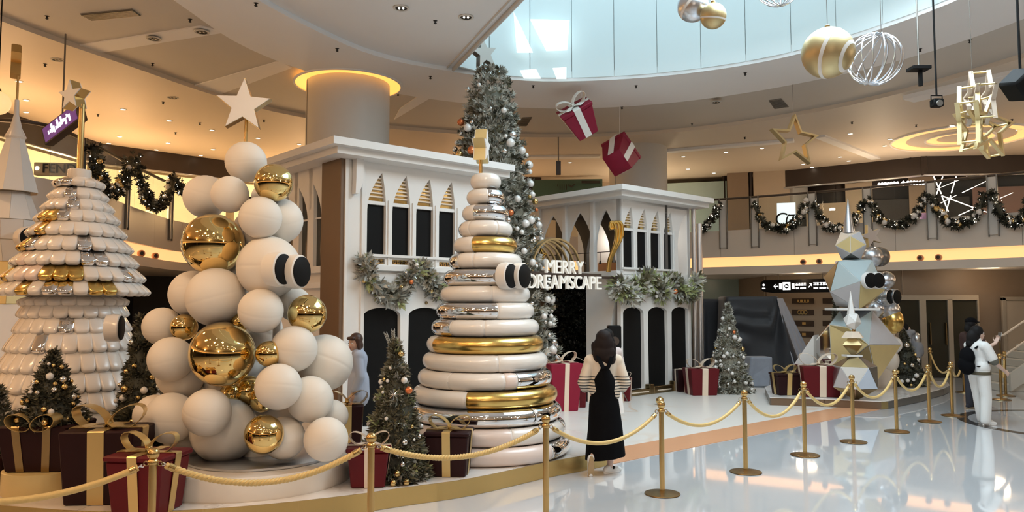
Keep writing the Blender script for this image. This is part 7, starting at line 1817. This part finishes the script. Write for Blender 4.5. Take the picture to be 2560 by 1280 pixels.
# ---- woman in the pale blue shirt behind the ball tower
bp = at(897, 900, 10.75); yb_ = math.radians(90 + 50)
t, f = person('woman with bobbed auburn hair in long pale blue shirt behind the ball tower', (bp.x, 10.75, .006), math.radians(100), 1.0)
o = MB(); torso(o, f, .86, 1.30, .165); hd_ = f(-.035, .06, 1.44); fd = Vector((-.62, -.78, -.14)); g, R = head(o, f, hd_, fd, Z, 1.0)
for s_ in (-1, 1): caps(o, f(s_ * .16, 0, 1.24), f(s_ * .20, -.03, .98), .044, .036); caps(o, f(s_ * .20, -.03, .98), f(s_ * .19, .06, .78), .034, .025); hand(o, f(s_ * .19, .06, .78), (-.1, .0, -1), f.X.to_3x3() @ Vector((-s_, .2, 0)), .35)
legs(o, f, [(-.075, 0, .84), (.075, 0, .84)], [(-.08, .02, .46), (.08, .02, .46)], [(-.085, 0, .09), (.085, 0, .09)]); blob('body', o, 'skin', t); face_parts(t, g, R)
o = MB(); torso(o, f, .88, 1.305, .185, gr=.024); caps(o, f(0, 0, .92), f(0, 0, .70), .165, .175, 18, (1.2, .9), f.X.to_3x3() @ Vector((1, 0, 0)))
for s_ in (-1, 1): caps(o, f(s_ * .155, 0, 1.225), f(s_ * .215, -.03, .98), .068, .066); caps(o, f(s_ * .215, -.03, .98), f(s_ * .205, .04, .80), .066, .058)
caps(o, f(-.05, .03, 1.30), f(.05, .03, 1.30), .065, .065); blob('shirt', o, 'blue_shirt', t, .011, 4)
o = MB(); legs(o, f, [(-.08, 0, .82), (.08, 0, .82)], [(-.085, .02, .46), (.085, .02, .46)], [(-.088, 0, .08), (.088, 0, .08)], .095, .07, .058); blob('trousers', o, 'denim', t, .014)
lf_, fw_, up_ = [R.col[k] for k in range(3)]
o = MB(); ell(o, g(0, -.036, .045), (.090, .098, .092), R); ell(o, g(0, -.055, -.04), (.092, .062, .10), R)
for s_ in (-1, 1): caps(o, g(s_ * .082, .0, .05), g(s_ * .082, -.005, -.095), .030, .026)
caps(o, g(-.045, .066, .070), g(.045, .066, .070), .026, .026); blob('hair', o, 'hair2', t, .010, 6)
for s_ in (-1, 1): shoe(f, None, s_ * .085, .03, .001, 0, 'denim', t)
# ---- person in white taking a selfie
sp0 = ground(2455, 1062); t, f = person('person in white T-shirt and trousers with black backpack taking a selfie', (sp0.x - .02, sp0.y, .0), math.radians(-78), .985)
A3 = f.X.to_3x3()
o = MB(); torso(o, f, .90, 1.36, .19, lean=(0, -.02)); hd_ = f(-.01, .03, 1.515); g, R = head(o, f, hd_, A3 @ Vector((-.05, 1, .12)), Z)
# facing +x: local x = away from the viewer for the left arm, raised arm carries the phone
ra_sh, ra_el, ra_wr = (-.17, .02, 1.30), (-.215, .27, 1.225), (-.17, .52, 1.345)
caps(o, f(*ra_sh), f(*ra_el), .048, .040); caps(o, f(*ra_el), f(*ra_wr), .038, .026); hand(o, f(*ra_wr), A3 @ Vector((.05, .5, .85)), A3 @ Vector((.2, -.9, .3)), .55, thumb_side=-1)
la_sh, la_el, la_wr = (.18, .0, 1.29), (.235, .10, 1.05), (.16, .36, .90)
caps(o, f(*la_sh), f(*la_el), .050, .042); caps(o, f(*la_el), f(*la_wr), .040, .027); hand(o, f(*la_wr), A3 @ Vector((-.1, .75, -.5)), A3 @ Vector((-1, 0, -.1)), .5)
legs(o, f, [(-.08, 0, .88), (.08, 0, .88)], [(-.09, .06, .48), (.10, .03, .48)], [(-.09, .12, .09), (.11, -.01, .09)]); blob('body', o, 'skin2', t, .008); face_parts(t, g, R)
o = MB(); torso(o, f, .96, 1.36, .205, lean=(0, -.02), gr=.024); caps(o, f(0, .03, 1.18), f(0, .02, .98), .125, .125, 16, (1.05, 1), A3 @ Vector((1, 0, 0)))
caps(o, f(*ra_sh), f(*Vector(ra_sh).lerp(Vector(ra_el), .72)), .074, .068); caps(o, f(*la_sh), f(*Vector(la_sh).lerp(Vector(la_el), .70)), .080, .078); ts = blob('t_shirt', o, 'white_shirt', t, .010, 4)
for a, b in ((ra_sh, ra_el), (la_sh, la_el)):
    p1, p2 = f(*Vector(a).lerp(Vector(b), .80)), f(*Vector(a).lerp(Vector(b), .92)); o = MB(); caps(o, p1, p2, .070, .068); blob('cuff', o, 'olive_trim', ts, .010, 3)
o = MB(); torso(o, f, .90, 1.0, .10); legs(o, f, [(-.085, 0, .88), (.085, 0, .88)], [(-.095, .06, .48), (.105, .03, .48)], [(-.095, .12, .07), (.115, -.01, .07)], .105, .082, .074)
o2 = MB(); caps(o2, f(-.05, 0, .90), f(.05, 0, .90), .130, .130, 16, (1, .95)); legs(o2, f, [(-.085, 0, .86), (.085, 0, .86)], [(-.095, .06, .48), (.105, .03, .48)], [(-.095, .12, .07), (.115, -.01, .07)], .108, .084, .076); tr = blob('trousers', o2, 'white_shirt', t, .011, 4)
o = MB(); o.lathe([(.158, -.026), (.166, -.022), (.166, .022), (.158, .026)], 32, Matrix.Translation(f(0, .0, .865)) @ Matrix.Rotation(math.radians(-78), 4, 'Z') @ Matrix.Diagonal((1.18, .98, 1, 1))); obj('belt', o, mat('olive_brown_belt', (.09, .075, .045), .7), t)
o = MB(); ell(o, f(-.01, -.005, 1.565), (.100, .105, .095)); ell(o, f(-.02, -.065, 1.46), (.110, .085, .13)); ell(o, f(-.03, -.085, 1.36), (.10, .070, .10)); caps(o, f(-.085, .01, 1.54), f(-.10, -.02, 1.36), .040, .035); blob('hair', o, 'hair_black', t, .010)
o = MB(); ell(o, f(0, -.22, 1.13), (.14, .10, .17), A3); ell(o, f(0, -.225, .98), (.135, .105, .15), A3); ell(o, f(-.02, -.30, 1.0), (.09, .05, .11), A3); bp_ = blob('backpack', o, 'black_cloth', t, .012, 4)
for s_ in (-1, 1): o = MB(); o.band([f(s_ * .10, -.14, 1.28), f(s_ * .11, -.04, 1.385), f(s_ * .115, .07, 1.36), f(s_ * .125, .12, 1.20), f(s_ * .15, .04, 1.02), f(s_ * .12, -.13, .98)], A3 @ Vector((.045, .0, .0)), .012); obj('strap', o, M['black_cloth'], bp_)
o = MB(); ell(o, f(.02, .15, 1.16), (.10, .03, .07), A3); blob('shirt_print', o, 'grey_cloth', ts, .010, 4)
o = MB(); o.box((0, 0, 0), (.074, .15, .009), .004, X=frame(f(-.16, .60, 1.46), A3 @ Vector((1, 0, 0)), A3 @ Vector((0, .25, .95)))); ph = single('phone', o, M['steel'], 'slim phone held up by the selfie taker', 'phone', tuple(f(-.16, .60, 1.46)))
shoe(f, None, .115, .05, .004, -.05, 'white_shirt', t, 0, 'white'); shoe(f, None, -.10, .18, .004, .05, 'white_shirt', t, 0, 'white')
# ---- person with a black cap behind the selfie taker
cpx = at(2431, 900, 14.6); t, f = person('person with black cap and dark wine top behind the selfie taker', (cpx.x, 14.6, 0), math.radians(-70), 1.02)
A3 = f.X.to_3x3(); o = MB(); torso(o, f, .92, 1.40, .19); hd_ = f(0, .02, 1.56); g, R = head(o, f, hd_, A3 @ Vector((0, 1, 0)), Z)
for s_ in (-1, 1): caps(o, f(s_ * .18, 0, 1.33), f(s_ * .22, .06, 1.08), .048, .04); caps(o, f(s_ * .22, .06, 1.08), f(s_ * .12, .20, 1.16), .038, .027); hand(o, f(s_ * .12, .20, 1.16), A3 @ Vector((-s_ * .4, .5, .7)), A3 @ Vector((0, -1, .2)), .6)
legs(o, f, [(-.08, 0, .90), (.08, 0, .90)], [(-.085, .02, .49), (.085, .02, .49)], [(-.09, 0, .09), (.09, 0, .09)]); blob('body', o, 'skin2', t); face_parts(t, g, R)
o = MB(); torso(o, f, .95, 1.40, .205, gr=.022)
for s_ in (-1, 1): caps(o, f(s_ * .175, 0, 1.315), f(s_ * .225, .06, 1.08), .07, .06); caps(o, f(s_ * .225, .06, 1.08), f(s_ * .14, .18, 1.14), .056, .045)
caps(o, f(0, .10, 1.30), f(0, .20, 1.12), .10, .07); blob('top', o, 'wine', t, .012)
o = MB(); legs(o, f, [(-.085, 0, .90), (.085, 0, .90)], [(-.09, .02, .49), (.09, .02, .49)], [(-.092, 0, .08), (.092, 0, .08)], .11, .08, .065); caps(o, f(-.04, 0, .92), f(.04, 0, .92), .13, .13); blob('trousers', o, 'denim', t, .014)
o = MB(); ell(o, f(0, -.02, 1.585), (.095, .10, .085)); ell(o, f(0, -.06, 1.50), (.09, .06, .09)); blob('hair', o, 'hair_black', t, .012)
o = MB(); ell(o, f(0, .0, 1.635), (.10, .112, .07), A3); ell(o, f(0, .12, 1.615), (.075, .075, .014), A3); blob('cap', o, 'black_cloth', t, .008, 3)
for s_ in (-1, 1): shoe(f, None, s_ * .09, .03, .004, 0, 'denim', t)
# ---- bent person in grey behind the right stage
gx = at(2296, 900, 19.75); t, f = person('person in grey hoodie bending forward behind the right stage', (gx.x, 19.75, .0), math.radians(60), .97)
A3 = f.X.to_3x3(); o = MB(); torso(o, f, .88, 1.30, .18, lean=(0, .20)); hd_ = f(0, .33, 1.42); g, R = head(o, f, hd_, A3 @ Vector((0, 1, -.6)), Z)
for s_ in (-1, 1): caps(o, f(s_ * .17, .20, 1.23), f(s_ * .22, .22, .98), .048, .04); caps(o, f(s_ * .22, .22, .98), f(s_ * .14, .40, .90), .038, .027); hand(o, f(s_ * .14, .40, .90), A3 @ Vector((-s_ * .3, .8, -.2)), A3 @ Vector((-s_, 0, 0)), .5)
legs(o, f, [(-.08, 0, .86), (.08, 0, .86)], [(-.085, .05, .47), (.085, .05, .47)], [(-.09, 0, .09), (.09, 0, .09)]); blob('body', o, 'skin2', t); face_parts(t, g, R)
o = MB(); torso(o, f, .90, 1.30, .20, lean=(0, .20), gr=.022); caps(o, f(0, .02, .95), f(0, .0, .80), .15, .155, 16, (1.15, .9), A3 @ Vector((1, 0, 0)))
for s_ in (-1, 1): caps(o, f(s_ * .165, .20, 1.22), f(s_ * .225, .22, .98), .072, .064); caps(o, f(s_ * .225, .22, .98), f(s_ * .15, .37, .91), .06, .05)
ell(o, f(0, .12, 1.31), (.10, .08, .07), A3); blob('hoodie', o, 'grey_cloth', t, .012)
o = MB(); ell(o, f(0, .02, 1.12), (.15, .11, .19), A3); blob('backpack', o, 'silver', t, .013)
o = MB(); legs(o, f, [(-.085, 0, .86), (.085, 0, .86)], [(-.09, .05, .47), (.09, .05, .47)], [(-.092, 0, .08), (.092, 0, .08)], .11, .08, .07); caps(o, f(-.04, 0, .88), f(.04, 0, .88), .13, .13); blob('trousers', o, 'grey_cloth', t, .014)
o = MB(); ell(o, f(0, .31, 1.475), (.10, .11, .09), A3); ell(o, f(0, .25, 1.42), (.09, .06, .08), A3); blob('hair', o, 'hair_black', t, .012)
for s_ in (-1, 1): shoe(f, None, s_ * .09, .03, .004, 0, 'white_shirt', t)
